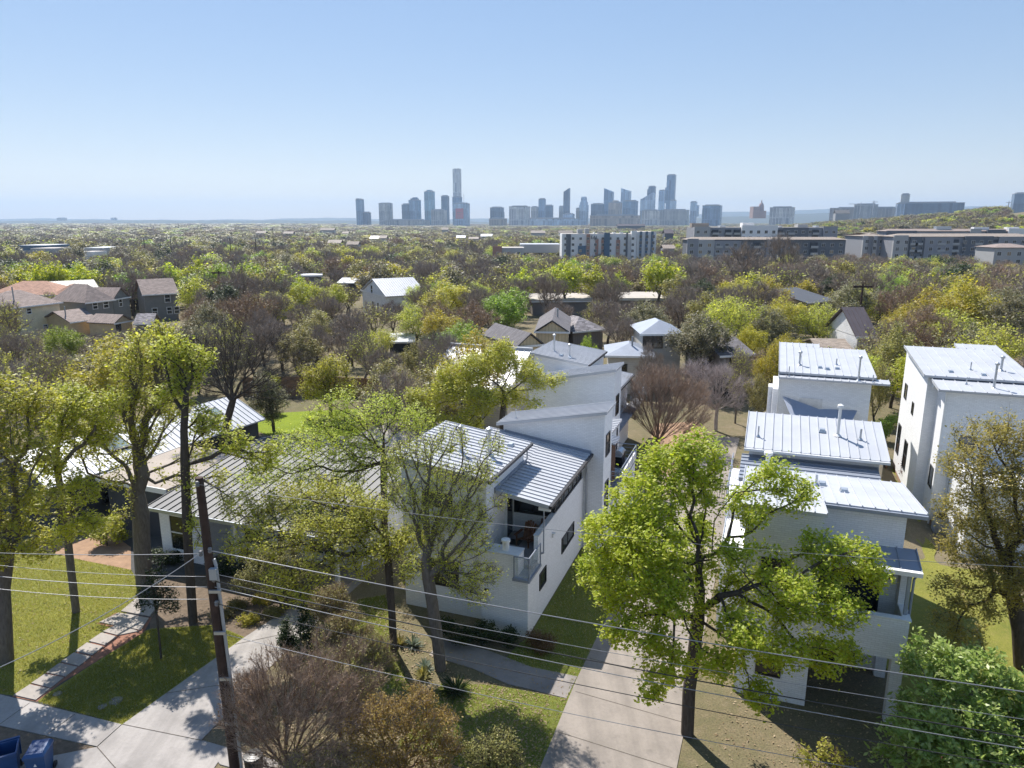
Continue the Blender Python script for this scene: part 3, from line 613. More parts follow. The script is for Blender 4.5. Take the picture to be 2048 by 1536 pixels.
# ---------------------------------------------------------------- tan flat roofed building between
F1 = thing('flat_roofed_extension', 'flat tan roof with pale rim between the two metal-roofed houses on the left', 'house extension', (-22.6, 39.2, 0), R(-22))
mb = MB(); mb.box(-1.6, 3.4, 0, 6.2, 0, 3.0); mb.build('wall', MATS['dark_siding'], F1); mb = MB(); mb.box(-1.9, 3.5, -.35, 6.3, 3.0, 3.22); mb.build('roof', MATS['membrane_tan'], F1)
mb = MB(); mb.box(-1.95, 3.55, -.42, -.35, 2.95, 3.26); mb.box(-1.97, -1.9, -.35, 6.3, 2.95, 3.26); mb.build('fascia', MATS['trim_white'], F1)
# ---------------------------------------------------------------- low white brick house with the grey seamed roof
L0 = thing('low_brick_house', 'low white brick house with dark grey seamed roof behind the utility pole', 'house', (-19.5, 35.6, 0), R(-20))
mb = MB(); mb.box(.3, 3.1, .35, 9, 0, 2.8); mb.box(3.1, 11.5, 2.5, 9, 0, 2.8); mb.build('wall', MATS['white_brick'], L0)
roof(L0, (-.2, 0, 2.98), (11.9, 0, 2.98), (11.9, 9.4, 4.15), (-.2, 9.4, 4.15), 'grey_metal_roof', 'y', .5, .14, .055)
roof(L0, (-.2, 9.403, 4.15), (11.9, 9.403, 4.15), (11.9, 13.4, 3.3), (-.2, 13.4, 3.3), 'grey_metal_roof', 'y', .5, .14, .055)
window(L0, '-y', (1.55, .35, 1.62), 1.0, 1.9, (1, 2), M=MATS['window_white'], sill=MATS['trim_white']); window(L0, '-y', (4.6, 2.5, 1.4), 1.1, 1.5, (1, 2), M=MATS['window_white']); window(L0, '-y', (9.2, 2.5, 1.4), 1.8, 1.4, (2, 2), M=MATS['window_white'])
d = MB(); d.box(6.3, 7.3, 2.44, 2.5, .1, 2.15); dd = d.build('door', MATS['wood_brown'], L0); d = MB(); d.box(6.42, 6.48, 2.38, 2.44, 1.05, 1.12); d.build('handle', MATS['steel'], dd)
for x in (5.2, 8.4, 11.3): c = MB(); c.box(x - .09, x + .09, .5, .68, .12, 2.85); c.build('porch_post', MATS['trim_white'], L0)
c = MB(); c.box(3.1, 11.6, .3, 2.5, 0, .12); c.build('porch_floor', MATS['concrete_path'], L0)
c = MB(); c.box(-.22, 11.92, -.06, 0, 2.82, 3.0); c.build('fascia', MATS['gutter_metal'], L0)
# hipped pale roof further back
W1 = thing('pale_hip_roofed_house', 'low house with pale hipped membrane roof seen through the sparse trees', 'house', (-12.2, 44.4, 0), R(-20))
mb = MB(); mb.box(0.3, 8.4, .3, 7.3, 0, 3.1); mb.build('wall', MATS['cream_brick'], W1)
mb = MB(); A_, B_, C_, D_ = (0, 0, 3.2), (8.7, 0, 3.2), (8.7, 7.6, 3.2), (0, 7.6, 3.2); P_, Q_ = (2.6, 4.2, 4.7), (6.2, 4.2, 4.7)
mb.poly([A_, B_, Q_, P_]); mb.poly([B_, C_, Q_]); mb.poly([C_, D_, P_, Q_]); mb.poly([D_, A_, P_]); mb.poly([D_, C_, B_, A_]); mb.build('roof', MATS['membrane_white'], W1)
# house with steep seamed roof behind the leafy tree
H3 = thing('metal_roofed_house', 'house with steep pale seamed roof and white ridge behind the leafy tree', 'house', grid(0, 0), HR)
mb = MB(); mb.box(-18.6, -11.2, 27.6, 38.4, 0, 4.0); mb.build('wall', MATS['pale_siding'], H3)
roof(H3, (-18.9, 27.2, 4.1), (-10.9, 27.2, 4.1), (-10.9, 33.2, 6.6), (-18.9, 33.2, 6.6), 'white_metal', 'y', .62, .12, .06)
roof(H3, (-18.9, 33.203, 6.6), (-10.9, 33.203, 6.6), (-10.9, 38.8, 4.1), (-18.9, 38.8, 4.1), 'white_metal', 'y', .62, .12, .06)
c = MB(); c.box(-18.95, -10.85, 33.05, 33.35, 6.55, 6.78); c.build('ridge_cap', MATS['white_metal'], H3)
for y in (27.6, 38.4): pass
g = MB()
for x in (-18.6, -11.2): g.poly([(x, 27.6, 4.0), (x, 38.4, 4.0), (x, 33.2, 6.4)])
g.build('gable', MATS['pale_siding'], H3); window(H3, '-y', (-15, 27.6, 2), 1.2, 1.3, (1, 2), M=MATS['window_white'])
# ---------------------------------------------------------------- things on and around the houses
def adirondack(b, a, z, rot, label):
    p = grid(b, a, z); t = thing('garden_chair', label, 'chair', p, HR + rot, 'wooden garden chairs on the patio')
    m = MATS['wood_brown']
    s = MB()
    for k in range(5): y = -.30 + k * .125; zz = .36 - .045 * k; s.hexa([(-.26, y, zz - .02), (.26, y, zz - .02), (.26, y + .1, zz - .05), (-.26, y + .1, zz - .05), (-.26, y, zz), (.26, y, zz), (.26, y + .1, zz - .03), (-.26, y + .1, zz - .03)])
    s.build('seat', m, t)
    bk = MB(); hs = [.86, .95, .99, .95, .86]
    for k in range(5):
        x = -.23 + k * .115; h = hs[k]; f = 1.08
        bk.hexa([(x - .05, .26, .12), (x + .05, .26, .12), (x + .05, .29, .12), (x - .05, .29, .12), (x * f - .052, .56, h), (x * f + .052, .56, h), (x * f + .052, .59, h), (x * f - .052, .59, h)])
    bk.build('backrest', m, t)
    for sx in (-1, 1):
        ar = MB(); ar.box(sx * .36 - .07, sx * .36 + .07, -.42, .36, .53, .56); ar.build('armrest', m, t)
        lg = MB(); lg.box(sx * .31 - .02, sx * .31 + .02, -.38, -.28, 0, .53); lg.build('leg', m, t)
        lg = MB(); lg.hexa([(sx * .28 - .02, -.36, .26), (sx * .28 + .02, -.36, .26), (sx * .28 + .02, .55, 0), (sx * .28 - .02, .55, 0), (sx * .28 - .02, -.36, .37), (sx * .28 + .02, -.36, .37), (sx * .28 + .02, .55, .1), (sx * .28 - .02, .55, .1)]); lg.build('side_rail', m, t)
adirondack(-1.05, 2.75, 3.06, R(-8), 'reddish brown slatted wooden chair on the covered patio, nearer the glass door')
adirondack(-.55, 3.35, 3.06, R(-18), 'reddish brown slatted wooden chair on the covered patio, in the corner by the side wall')
mm = MB(); mm.box(-.45, .45, -.28, .28, 0, .015); tag(mm.build('door_mat', MATS['black_metal'], None, grid(-1.75, 2.75, 3.062), HR), 'black door mat on the covered patio by the glass door', 'mat')
# barbecue on the side deck
t = thing('barbecue', 'black and steel gas barbecue on the railed side deck', 'barbecue', grid(.85, 15.3, 3.03), HR + R(90))
mb = MB(); mb.box(-.45, .45, -.26, .26, .1, .8); mb.build('cabinet', MATS['black_metal'], t); mb = MB(); mb.box(-.75, -.46, -.25, .25, .78, .83); mb.box(.46, .75, -.25, .25, .78, .83); mb.build('side_shelf', MATS['steel'], t)
mb = MB(); mb.lathe([(.0, -.45), (.27, -.45), (.27, .45), (.0, .45)], 0, 0, 16); mb.v = [(z_, x_, max(0, y_) + .82) for x_, y_, z_ in mb.v]; l = mb.build('lid', MATS['steel'], t); mb = MB(); mb.tube([(-.3, -.3, .92), (.3, -.3, .92)], .015, 6); mb.build('handle', MATS['black_metal'], l)
for x in (-.4, .4):
    for y in (-.2, .2): mb = MB(); mb.tube([(x - .02, y, .05), (x + .02, y, .05)], .05, 10); mb.build('wheel', MATS['black_metal'], t)
t = thing('deck_box', 'pale green topped low table on the railed side deck', 'table', grid(.95, 13.2, 3.03), HR); mb = MB(); mb.box(-.3, .3, -.35, .35, .4, .45); mb.build('top', MATS['rail_glass'], t)
for sx in (-1, 1):
    for sy in (-1, 1): mb = MB(); mb.box(sx * .26 - .02, sx * .26 + .02, sy * .3 - .02, sy * .3 + .02, 0, .4); mb.build('leg', MATS['steel'], t)
# shade sail
mb = MB(); N = 10; c0, c1, c2, c3 = grid(10.2, 23.7, 6.35), grid(14.9, 23.7, 5.75), grid(14.3, 19.3, 4.3), grid(10.9, 19.3, 4.3); vs = []
for i in range(N + 1):
    for j in range(N + 1):
        u, v = i / N, j / N; p = (c0.lerp(c1, u)).lerp(c3.lerp(c2, u), v); su, sv = math.sin(math.pi * u), math.sin(math.pi * v)
        cen = (c0 + c1 + c2 + c3) / 4; pull = .22 * (1 - min(1, (1 - 4 * (u - .5) ** 2) * 0 + abs((u - .5) * 2) ** 1 * abs((v - .5) * 2) ** 1)) * max(abs(u - .5), abs(v - .5)) * 2
        q = p.lerp(cen, pull); q.z -= .75 * su * sv * .3 + pull * .5; vs.append(q - c0)
mb.v = [tuple(q) for q in vs]
for i in range(N):
    for j in range(N): a = i * (N + 1) + j; mb.f.append((a, a + 1, a + N + 2, a + N + 1)); mb.m.append(0)
plain('sail_cloth', (.28, .31, .38), .8, 0, .06)
tag(mb.build('shade_sail', MATS['sail_cloth'], None, c0, smooth=True), 'blue grey fabric shade sail with two corners pinned to the white wall', 'shade sail')
# air conditioner
t = thing('air_conditioner', 'round-topped outdoor air conditioning unit beside the white house at the right edge', 'air conditioner', grid(20.2, 22.0, -1.3), HR)
mb = MB(); mb.box(-.42, .42, -.42, .42, 0, 1.05)
for k in range(9): mb.box(-.44, .44, -.44, .44, .1 + k * .1, .13 + k * .1)
mb.build('casing', MATS['steel'], t); mb = MB(); mb.lathe([(.42, 1.05), (.43, 1.12), (.36, 1.14), (.33, 1.1)], 0, 0, 20); mb.build('fan_rim', MATS['black_metal'], t)
mb = MB(); mb.lathe([(0, 1.07), (.33, 1.07)], 0, 0, 20)
for k in range(8): an = k * math.pi / 8; mb.tube([(-.34 * math.cos(an), -.34 * math.sin(an), 1.13), (.34 * math.cos(an), .34 * math.sin(an), 1.13)], .01, 4)
mb.build('fan_grille', MATS['black_metal'], t)
# fences
def board_fence(name, pts, h, mat, label, z=None, pitch=.15, posts=2.4):
    P = [Vector((p[0], p[1], ground_z(p[0], p[1]) if z is None else z)) for p in pts]
    t = thing(name, label, 'fence', P[0]); b, pm, rl = MB(), MB(), MB(); rr = random.Random(3)
    for A_, B_ in zip(P, P[1:]):
        A_, B_ = A_ - P[0], B_ - P[0]; L = (B_ - A_).length; d = (B_ - A_).normalized(); n = Vector((-d.y, d.x, 0)); k = int(L / pitch)
        for i in range(k):
            q = A_ + d * (i * pitch); q2 = q + d * (pitch * .93); hh = h + rr.uniform(-.02, .02); o = n * .012
            b.hexa([q - o, q2 - o, q2 + o, q + o, q - o + Vector((0, 0, hh)), q2 - o + Vector((0, 0, hh)), q2 + o + Vector((0, 0, hh)), q + o + Vector((0, 0, hh))])
        for i in range(int(L / posts) + 1):
            q = A_ + d * min(L, i * posts) + n * .07; pm.box(q.x - .05, q.x + .05, q.y - .05, q.y + .05, q.z, q.z + h)
        for zz in (.3, h - .25): o = n * .02; q, q2 = A_ + n * .045 + Vector((0, 0, zz)), B_ + n * .045 + Vector((0, 0, zz)); rl.hexa([q - o, q2 - o, q2 + o, q + o, q - o + Vector((0, 0, .09)), q2 - o + Vector((0, 0, .09)), q2 + o + Vector((0, 0, .09)), q + o + Vector((0, 0, .09))])
    b.build('boards', MATS[mat], t); pm.build('posts', MATS[mat], t); rl.build('rails', MATS[mat], t)
    return t
F_ = [at(488, 795), at(640, 792), at(800, 800)]
board_fence('wooden_fence', [tuple(p.xy) for p in F_], 2.1, 'wood_fence', 'reddish brown board fence along the back of the bright green lawn')
F_ = [grid(16.2, 16, 0), grid(17.6, 36, 0)]
board_fence('wooden_fence', [tuple(grid(17.6, 44).xy), tuple(grid(17.8, 30).xy)], 1.9, 'wood_grey', 'dark weathered fence between the third white house and the house at the right edge')
board_fence('wooden_fence', [tuple(grid(18.6, 33.4).xy), tuple(grid(18.6, 37).xy)], 1.5, 'wood_fence', 'short orange brown fence beside the sunlit side wall of the right edge white house')
board_fence('wooden_fence', [tuple(grid(15.4, -3.2).xy), tuple(grid(23, -3.6).xy)], 1.7, 'wood_brown', 'dark brown fence behind the big leafy bush at bottom right', 0)
# black driveway gate rail
t = thing('driveway_gate', 'low dark bar gate across the driveway behind the bright tree', 'gate', grid(2.0, 19.0), HR)
for x in (0, 5.6): mb = MB(); mb.box(x - .06, x + .06, -.06, .06, 0, 1.3); mb.build('post', MATS['black_metal'], t)
mb = MB(); mb.box(.06, 5.54, -.03, .03, .25, .31); mb.box(.06, 5.54, -.03, .03, 1.1, 1.17)
for k in range(36): x = .14 + k * .15; mb.box(x, x + .025, -.015, .015, .31, 1.1)
mb.build('bars', MATS['black_metal'], t)
# ================================================================ trees: a skeleton grown through the crown's volume, limbs that taper, leaves on the thin wood
def bark(name, c, v=.35):
    m, T, b = base_mat(name, c, .95, 0, .15)
    p = objco(T); s = T.new('ShaderNodeMapping'); s.inputs['Scale'].default_value = (6, 6, 1.3); T.link(p, s.inputs[0])
    n = noise(T, 2.2, 5, .7, s.outputs[0]); T.link(ramp(T, n, [(.3, tuple(x * (1 - v) for x in c)), (.7, tuple(x * (1 + v) for x in c))]), b.inputs['Base Color']); bump(T, b, n, .8, .04)
bark('bark_dark', (.085, .07, .058)); bark('bark_grey', (.16, .14, .12)); bark('bark_pale', (.33, .29, .265)); bark('bark_red', (.19, .125, .095))
plain('twig_grey', (.3, .25, .21), .9, 0, .3, .6, spec=.1); plain('twig_brown', (.36, .27, .205), .9, 0, .3, .6, spec=.1); plain('twig_pale', (.42, .36, .34), .9, 0, .25, .6, spec=.1); plain('twig_dark', (.12, .1, .085), .9, 0, .3, .6, spec=.1)
leaf_mat('leaf_spring', (.3, .33, .04), (.48, .5, .08), (.6, .56, .14), .55)
leaf_mat('leaf_bright', (.22, .28, .018), (.4, .42, .03), (.54, .5, .08), .5)
leaf_mat('leaf_olive', (.17, .165, .06), (.28, .25, .09), (.38, .31, .12), .4)
leaf_mat('leaf_gold', (.27, .25, .03), (.4, .35, .05), (.48, .37, .06), .48)
leaf_mat('leaf_green', (.15, .23, .025), (.26, .35, .04), (.34, .4, .08), .48)
leaf_mat('leaf_deep', (.018, .04, .012), (.04, .065, .018), (.06, .08, .02), .25)
leaf_mat('leaf_grey', (.15, .15, .1), (.24, .225, .14), (.3, .26, .17), .35)
leaf_mat('leaf_rust', (.12, .07, .03), (.19, .11, .045), (.2, .14, .05), .3)
leaf_mat('leaf_glossy', (.19, .3, .06), (.33, .45, .12), (.5, .57, .24), .42, .9, .35, .12)
leaf_mat('leaf_silver', (.13, .16, .13), (.22, .25, .2), None, .2)
leaf_mat('leaf_plum', (.05, .02, .018), (.09, .035, .03), (.12, .05, .03), .25)
leaf_mat('leaf_warm_olive', (.21, .19, .045), (.34, .29, .075), (.46, .36, .1), .45)
leaf_mat('leaf_goldbrown', (.22, .155, .035), (.34, .24, .055), (.42, .33, .08), .4)
leaf_mat('leaf_grass', (.18, .21, .03), (.29, .3, .05), (.38, .32, .1), .35, .6)
leaf_mat('leaf_litter', (.22, .15, .09), (.36, .27, .17), (.46, .36, .24), .2)
def unit(v): return v / (np.linalg.norm(v, axis=-1, keepdims=True) + 1e-9)
def grow(rng, trunk, pts, bf=.35, smooth=2, limbs=()):
    trunk = [tuple(q) for q in trunk]; ntr = len(trunk); fp = [-1] + list(range(ntr - 1)); fix = list(trunk)
    for L in limbs:
        A = np.array(fix); L = np.asarray(L, float); i = int(np.argmin(np.linalg.norm(A - L[0], axis=1))); last = i
        for a, b in zip([A[i]] + list(L[:-1]), L):
            k = max(1, int(np.linalg.norm(b - a) / .45))
            for j in range(1, k + 1): fix.append(tuple(a + (b - a) * j / k + rng.normal(size=3) * (.07 if j < k else .02))); fp.append(last); last = len(fix) - 1
    trunk = np.asarray(fix, float); nt = len(trunk); n = nt + len(pts)
    P = np.vstack([trunk, pts]); par = np.full(n, -1); par[:nt] = fp
    pl = np.zeros(n)
    for q in range(1, nt): pl[q] = pl[par[q]] + np.linalg.norm(P[q] - P[par[q]])
    left = np.arange(nt, n); bc = np.full(n, 1e9); bn = np.zeros(n, int)
    i0 = max(0, ntr // 2 - 1) if ntr > 3 else max(0, ntr - 2)
    for q in range(i0, nt):
        c = np.linalg.norm(P[nt:] - P[q], axis=1) + bf * pl[q] + (.15 * (ntr - 1 - q) if q < ntr else 0); k = c < bc[nt:]; bc[nt:][k] = c[k]; bn[nt:][k] = q
    done = np.zeros(n, bool); done[:nt] = True; order = list(range(nt))
    for _ in range(n - nt):
        i = int(np.argmin(bc)); b = bn[i]; par[i] = b; pl[i] = pl[b] + np.linalg.norm(P[i] - P[b]); bc[i] = 1e9; done[i] = True; order.append(i)
        c = np.linalg.norm(P - P[i], axis=1) + bf * pl[i]; k = (c < bc) & ~done; bc[k] = c[k]; bn[k] = i
    kids = np.zeros(n, int); np.add.at(kids, par[par >= 0], 1)
    tips = (kids == 0).astype(float)
    for i in reversed(order):
        if par[i] >= 0: tips[par[i]] += tips[i]
    main = np.full(n, -1); best = np.zeros(n)
    for i in order:
        p = par[i]
        if p >= 0 and tips[i] > best[p]: best[p] = tips[i]; main[p] = i
    for _ in range(smooth):
        Q = P.copy(); k = (par >= 0) & (main >= 0); k[:nt] = False
        Q[k] = .5 * P[k] + .25 * (P[par[k]] + P[main[k]]); P = Q
    return P, par, tips, main, nt
def limb_mesh(P, par, tips, main, R0, rt, rmin=0.0):
    ex = math.log(R0 / rt) / math.log(max(2, tips[0])); r = rt * tips ** ex
    n = len(P); t = np.zeros((n, 3)); k = par >= 0; t[k] += unit(P[k] - P[par[k]]); k2 = main >= 0; t[k2] += unit(P[main[k2]] - P[k2]); t = unit(t)
    ref = np.array([.83, .5, .23]); ref /= np.linalg.norm(ref)
    def frame(t):
        u = np.cross(t, ref); bad = np.linalg.norm(u, axis=1) < .15; u[bad] = np.cross(t[bad], np.array([0, .6, .8])); u = unit(u); return u, np.cross(t, u)
    Vs, F, off = [], [], 0
    e = np.where((par >= 0) & (r > rmin))[0]; ism = main[par[e]] == e
    for lo, hi, sides in ((.07, 9, 9), (.022, .07, 5), (0, .022, 3)):
        for m_ in (True, False):
            s = e[(r[e] > lo) & (r[e] <= hi) & (ism == m_)]
            if not len(s): continue
            a = par[s]
            ta = t[a] if m_ else unit(P[s] - P[a]); ra = r[a] if m_ else np.minimum(r[a], r[s] * 1.15)
            rb = r[s]; an = np.arange(sides) * 2 * np.pi / sides; cs, sn = np.cos(an), np.sin(an)
            ua, wa = frame(ta); ub, wb = frame(t[s])
            A = P[a][:, None] + ra[:, None, None] * (ua[:, None] * cs[None, :, None] + wa[:, None] * sn[None, :, None])
            B = P[s][:, None] + rb[:, None, None] * (ub[:, None] * cs[None, :, None] + wb[:, None] * sn[None, :, None])
            Vs.append(np.concatenate([A, B], 1).reshape(-1, 3)); j = np.arange(sides); f = np.stack([j, (j + 1) % sides, (j + 1) % sides + sides, j + sides], 1)
            F.append((off + np.arange(len(s))[:, None, None] * 2 * sides + f[None]).reshape(-1, 4)); off += len(s) * 2 * sides
    return np.concatenate(Vs), np.concatenate(F), r
def leaf_quads(rng, C, size, up=.5, aspect=.55, jit=.55, dirs=None):
    n = len(C); nr = rng.normal(size=(n, 3)); nr[:, 2] = np.abs(nr[:, 2]) + up; nr = unit(nr)
    u = unit(np.cross(nr, rng.normal(size=(n, 3)))); w = np.cross(nr, u)
    s = size * (1 + jit * rng.uniform(-1, 1, size=(n, 1)))
    q = np.stack([C - u * s * .5, C - u * s * .03 - w * s * aspect * .5, C + u * s * .5, C - u * s * .03 + w * s * aspect * .5], 1).reshape(-1, 3)
    return q, np.arange(n * 4).reshape(-1, 4)
def spikes(rng, C, D, ln, w, jit=.5):
    """thin tapering twigs: one long triangle each"""
    n = len(C); D = unit(D); L = ln * (1 + jit * rng.uniform(-1, 1, size=(n, 1))); sd = unit(np.cross(D, rng.normal(size=(n, 3)))) * w / 2
    q = np.stack([C - sd, C + sd, C + D * L], 1).reshape(-1, 3)
    return q, np.arange(n * 3).reshape(-1, 3)
def sample_clumps(rng, clumps, n):
    cl = np.array([c if len(c) == 6 else (c[0], c[1], c[2], c[3], c[3], c[3]) for c in clumps]); vol = (cl[:, 3] * cl[:, 4] * cl[:, 5]) ** .8; pr = vol / vol.sum()
    k = rng.choice(len(cl), n, p=pr); d = unit(rng.normal(size=(n, 3))) * rng.uniform(.15, 1, size=(n, 1)) ** .45
    return cl[k, :3] + d * cl[k, 3:6]
def tree_data(seed, trunk, R0, clumps, npts=700, bf=.35, rt=.006, nleaf=0, lsize=.12, lspread=.16, up=.95, ntwig=0, tlen=.45, twid=.014, rleaf=.03, droop=0.0, aspect=.55, core=.12, up_t=.5, limbs=()):
    rng = np.random.default_rng(seed)
    pts = sample_clumps(rng, clumps, npts)
    nc = int(npts * core); tp = np.asarray(trunk[-1]); c = sample_clumps(rng, clumps, nc); c = tp + (c - tp) * rng.uniform(.2, .8, size=(nc, 1)); pts = np.vstack([pts, c])
    P, par, tips, main, nt = grow(rng, trunk, pts, bf, 2, limbs)
    LV, LF, r = limb_mesh(P, par, tips, main, R0, rt)
    thin = np.where((par >= 0) & (r < rleaf))[0]; seg = P[thin] - P[par[thin]]; ll = np.linalg.norm(seg, axis=1); w = (ll + .05) * np.where(tips[thin] <= 2, 2.0, .6)
    w /= w.sum(); out = dict(limbs=(LV, LF))
    if ntwig:
        k = rng.choice(len(thin), ntwig, p=w); C = P[par[thin[k]]] + seg[k] * rng.uniform(0, 1, size=(ntwig, 1)); D = unit(seg[k]) * .6 + unit(rng.normal(size=(ntwig, 3))) * .75; D[:, 2] += up_t - droop
        out['twigs'] = spikes(rng, C, D, tlen, twid)
    if nleaf:
        k = rng.choice(len(thin), nleaf, p=w); C = P[par[thin[k]]] + seg[k] * rng.uniform(0, 1.15, size=(nleaf, 1)) + rng.normal(size=(nleaf, 3)) * lspread
        C[:, 2] -= droop * .1
        out['leaves'] = leaf_quads(rng, C, lsize, up, aspect)
    return out
def data_mesh(name, parts):
    """parts: list of ((V, F), material name, smooth)"""
    V, F, mi, sm_, mats, off = [], [], [], [], [], 0
    for (v, f), mn, s in parts:
        V.append(v); F.append(f + off); off += len(v)
        if MATS[mn] not in mats: mats.append(MATS[mn])
        mi.append(mats.index(MATS[mn])); sm_.append(s)
    return np_mesh(name, np.concatenate(V), F, mats, mi, sm_)
def tree_thing(name, label, base, d, barkm, leafm=None, twigm=None, cat='tree', group=None, sink=.0):
    t = thing(name, label, cat, base, 0, group)
    parts = [(d['limbs'], barkm, True)]
    if 'twigs' in d: parts.append((d['twigs'], twigm or barkm, False))
    if 'leaves' in d:
        link(bpy.data.objects.new('trunk', data_mesh('trunk', parts)), t)
        link(bpy.data.objects.new('crown', data_mesh('crown', [(d['leaves'], leafm, False)])), t)
    else:
        link(bpy.data.objects.new('trunk', data_mesh('trunk', parts[:1])), t)
        if len(parts) > 1: link(bpy.data.objects.new('twigs', data_mesh('twigs', parts[1:])), t)
    return t
def px_tree(base_px, trunk_px, clumps_px, base_z=0.0, Y0=None):
    """base and trunk as pixels (with a step in depth), clumps as (px, py, depth step, radius[, height radius])"""
    b = at(*base_px, base_z) if Y0 is None else None
    if b is None: p = aty(*base_px, Y0); b = Vector((p.x, p.y, ground_z(p.x, p.y)))
    tr = [(0, 0, -.3)]
    for q in trunk_px: p = aty(q[0], q[1], b.y + (q[2] if len(q) > 2 else 0)); tr.append(tuple(p - b))
    # subdivide the trunk
    T_ = [Vector(tr[0])]
    for a, c in zip(tr, tr[1:]):
        a, c = Vector(a), Vector(c); k = max(1, int((c - a).length / .6))
        for i in range(1, k + 1): T_.append(a.lerp(c, i / k))
    cl = []
    for q in clumps_px:
        p = aty(q[0], q[1], b.y + q[2]) - b; rz = q[4] if len(q) > 4 else q[3] * .8; cl.append((p.x, p.y, max(p.z, rz * .6), q[3], q[3], rz))
    return b, [tuple(v) for v in T_], cl
def px_limbs(b, limbs): return [[tuple(aty(q[0], q[1], b.y + (q[2] if len(q) > 2 else 0)) - b) for q in L] for L in limbs]
# ================================================================ the trees and shrubs near the camera
def near(name, label, seed, base, trunk, clumps, R0, barkm, leafm=None, twigm=None, cat='tree', Y0=None, bz=0.0, limbs=(), **kw):
    b, tr, cl = px_tree(base, trunk, clumps, bz, Y0); kw['limbs'] = px_limbs(b, limbs)
    d = tree_data(seed, tr, R0, cl, **kw)
    return tree_thing(name, label, b, d, barkm, leafm, twigm, cat)
near('tree', 'big bright yellow green tree beside the main driveway, in front of the right-hand white house', 1, (1375, 1470), [(1378, 1385), (1388, 1310), (1396, 1240), (1402, 1180, .4)],
     [(1400, 910, 1, 1.0), (1335, 925, 1, 1.0), (1290, 1000, 0, 1.2), (1390, 975, 1, 1.0), (1230, 1075, 0, 1.2), (1300, 1090, -1.2, 1.2), (1195, 1145, .5, .8), (1240, 1180, -1, 1.0), (1380, 1065, 2.0, .8), (1470, 1110, -.5, .6), (1400, 1160, 1.5, .5), (1320, 1180, -2, 1.0), (1285, 1255, -2, .8), (1235, 1270, -2, .5),
      (1330, 1320, -2.2, .8), (1300, 1385, -2, .5), (1545, 950, 1.5, .8), (1600, 990, 1, .7), (1500, 1010, 1.2, .9), (1640, 1105, 0, .9), (1710, 1120, 0, .9), (1755, 1160, -.5, .5), (1580, 1190, -1.3, 1.0), (1680, 1215, -1.3, .9), (1560, 1300, -2.2, .8), (1640, 1310, -1.8, .8), (1490, 1270, -2.6, .8), (1430, 1330, -2.6, .6), (1700, 1310, -1, .6), (1520, 1390, -2.2, .6)],
     .23, 'bark_dark', 'leaf_bright', limbs=[[(1392, 1120), (1394, 1060), (1380, 1030, .3), (1385, 975, .6), (1370, 930, 1)], [(1424, 1120), (1424, 1075), (1440, 1020, .5), (1470, 985, .8), (1540, 955, 1.3)], [(1424, 1110), (1450, 1092), (1500, 1094), (1545, 1098), (1580, 1130, -.2), (1605, 1158, -.4), (1645, 1160, -.4)], [(1402, 1220), (1440, 1190, -.5), (1500, 1165, -1), (1560, 1205, -1.4)], [(1398, 1240), (1350, 1235, -.8), (1295, 1230, -1.5)], [(1392, 1130), (1350, 1115, -.3), (1310, 1118, -.6), (1255, 1095, -.3)]], npts=1500, bf=.25, nleaf=72000, lsize=.12, lspread=.14, rt=.01, ntwig=2500, tlen=.3, core=.2)
near('tree', 'yellow green tree at the left edge with thick trunk cut off by the frame', 2, (8, 1322), [(6, 1250), (2, 1180), (12, 1100)],
     [(25, 790, 1, 1.2), (75, 800, 1.5, 1.0), (15, 880, .5, 1.2), (70, 900, .5, 1.1), (25, 980, 0, 1.1), (85, 990, 0, .9), (30, 1080, -.5, 1.1), (90, 1090, 0, .8), (-60, 850, 0, 1.5), (-80, 1000, 0, 1.5), (-40, 1120, -1, 1.0)], .33, 'bark_grey', 'leaf_spring', npts=700, rt=.01, nleaf=19000, lsize=.135, lspread=.14, ntwig=1500, bf=.3, core=.2)
near('tree', 'slender tree on the left lawn, yellow green crown above a single dark trunk', 3, (152, 1224), [(142, 1140), (132, 1050), (118, 960), (108, 900)],
     [(140, 800, 0, 1.0), (190, 815, 0, 1.0), (125, 850, 0, .9), (205, 865, .5, .9), (95, 930, -.5, .8), (160, 980, -.8, .9), (175, 1050, -.8, .8), (125, 1070, -1, .7), (70, 1010, -.5, .6), (225, 800, .5, .7)], .17, 'bark_grey', 'leaf_spring', npts=700, rt=.009, nleaf=13500, lsize=.135, lspread=.13, limbs=[[(118, 930), (150, 900), (190, 860), (195, 820)], [(130, 1030), (160, 1010, -.4), (175, 1040, -.8)], [(112, 920), (120, 860), (140, 810)]], ntwig=1500, bf=.3, core=.2)
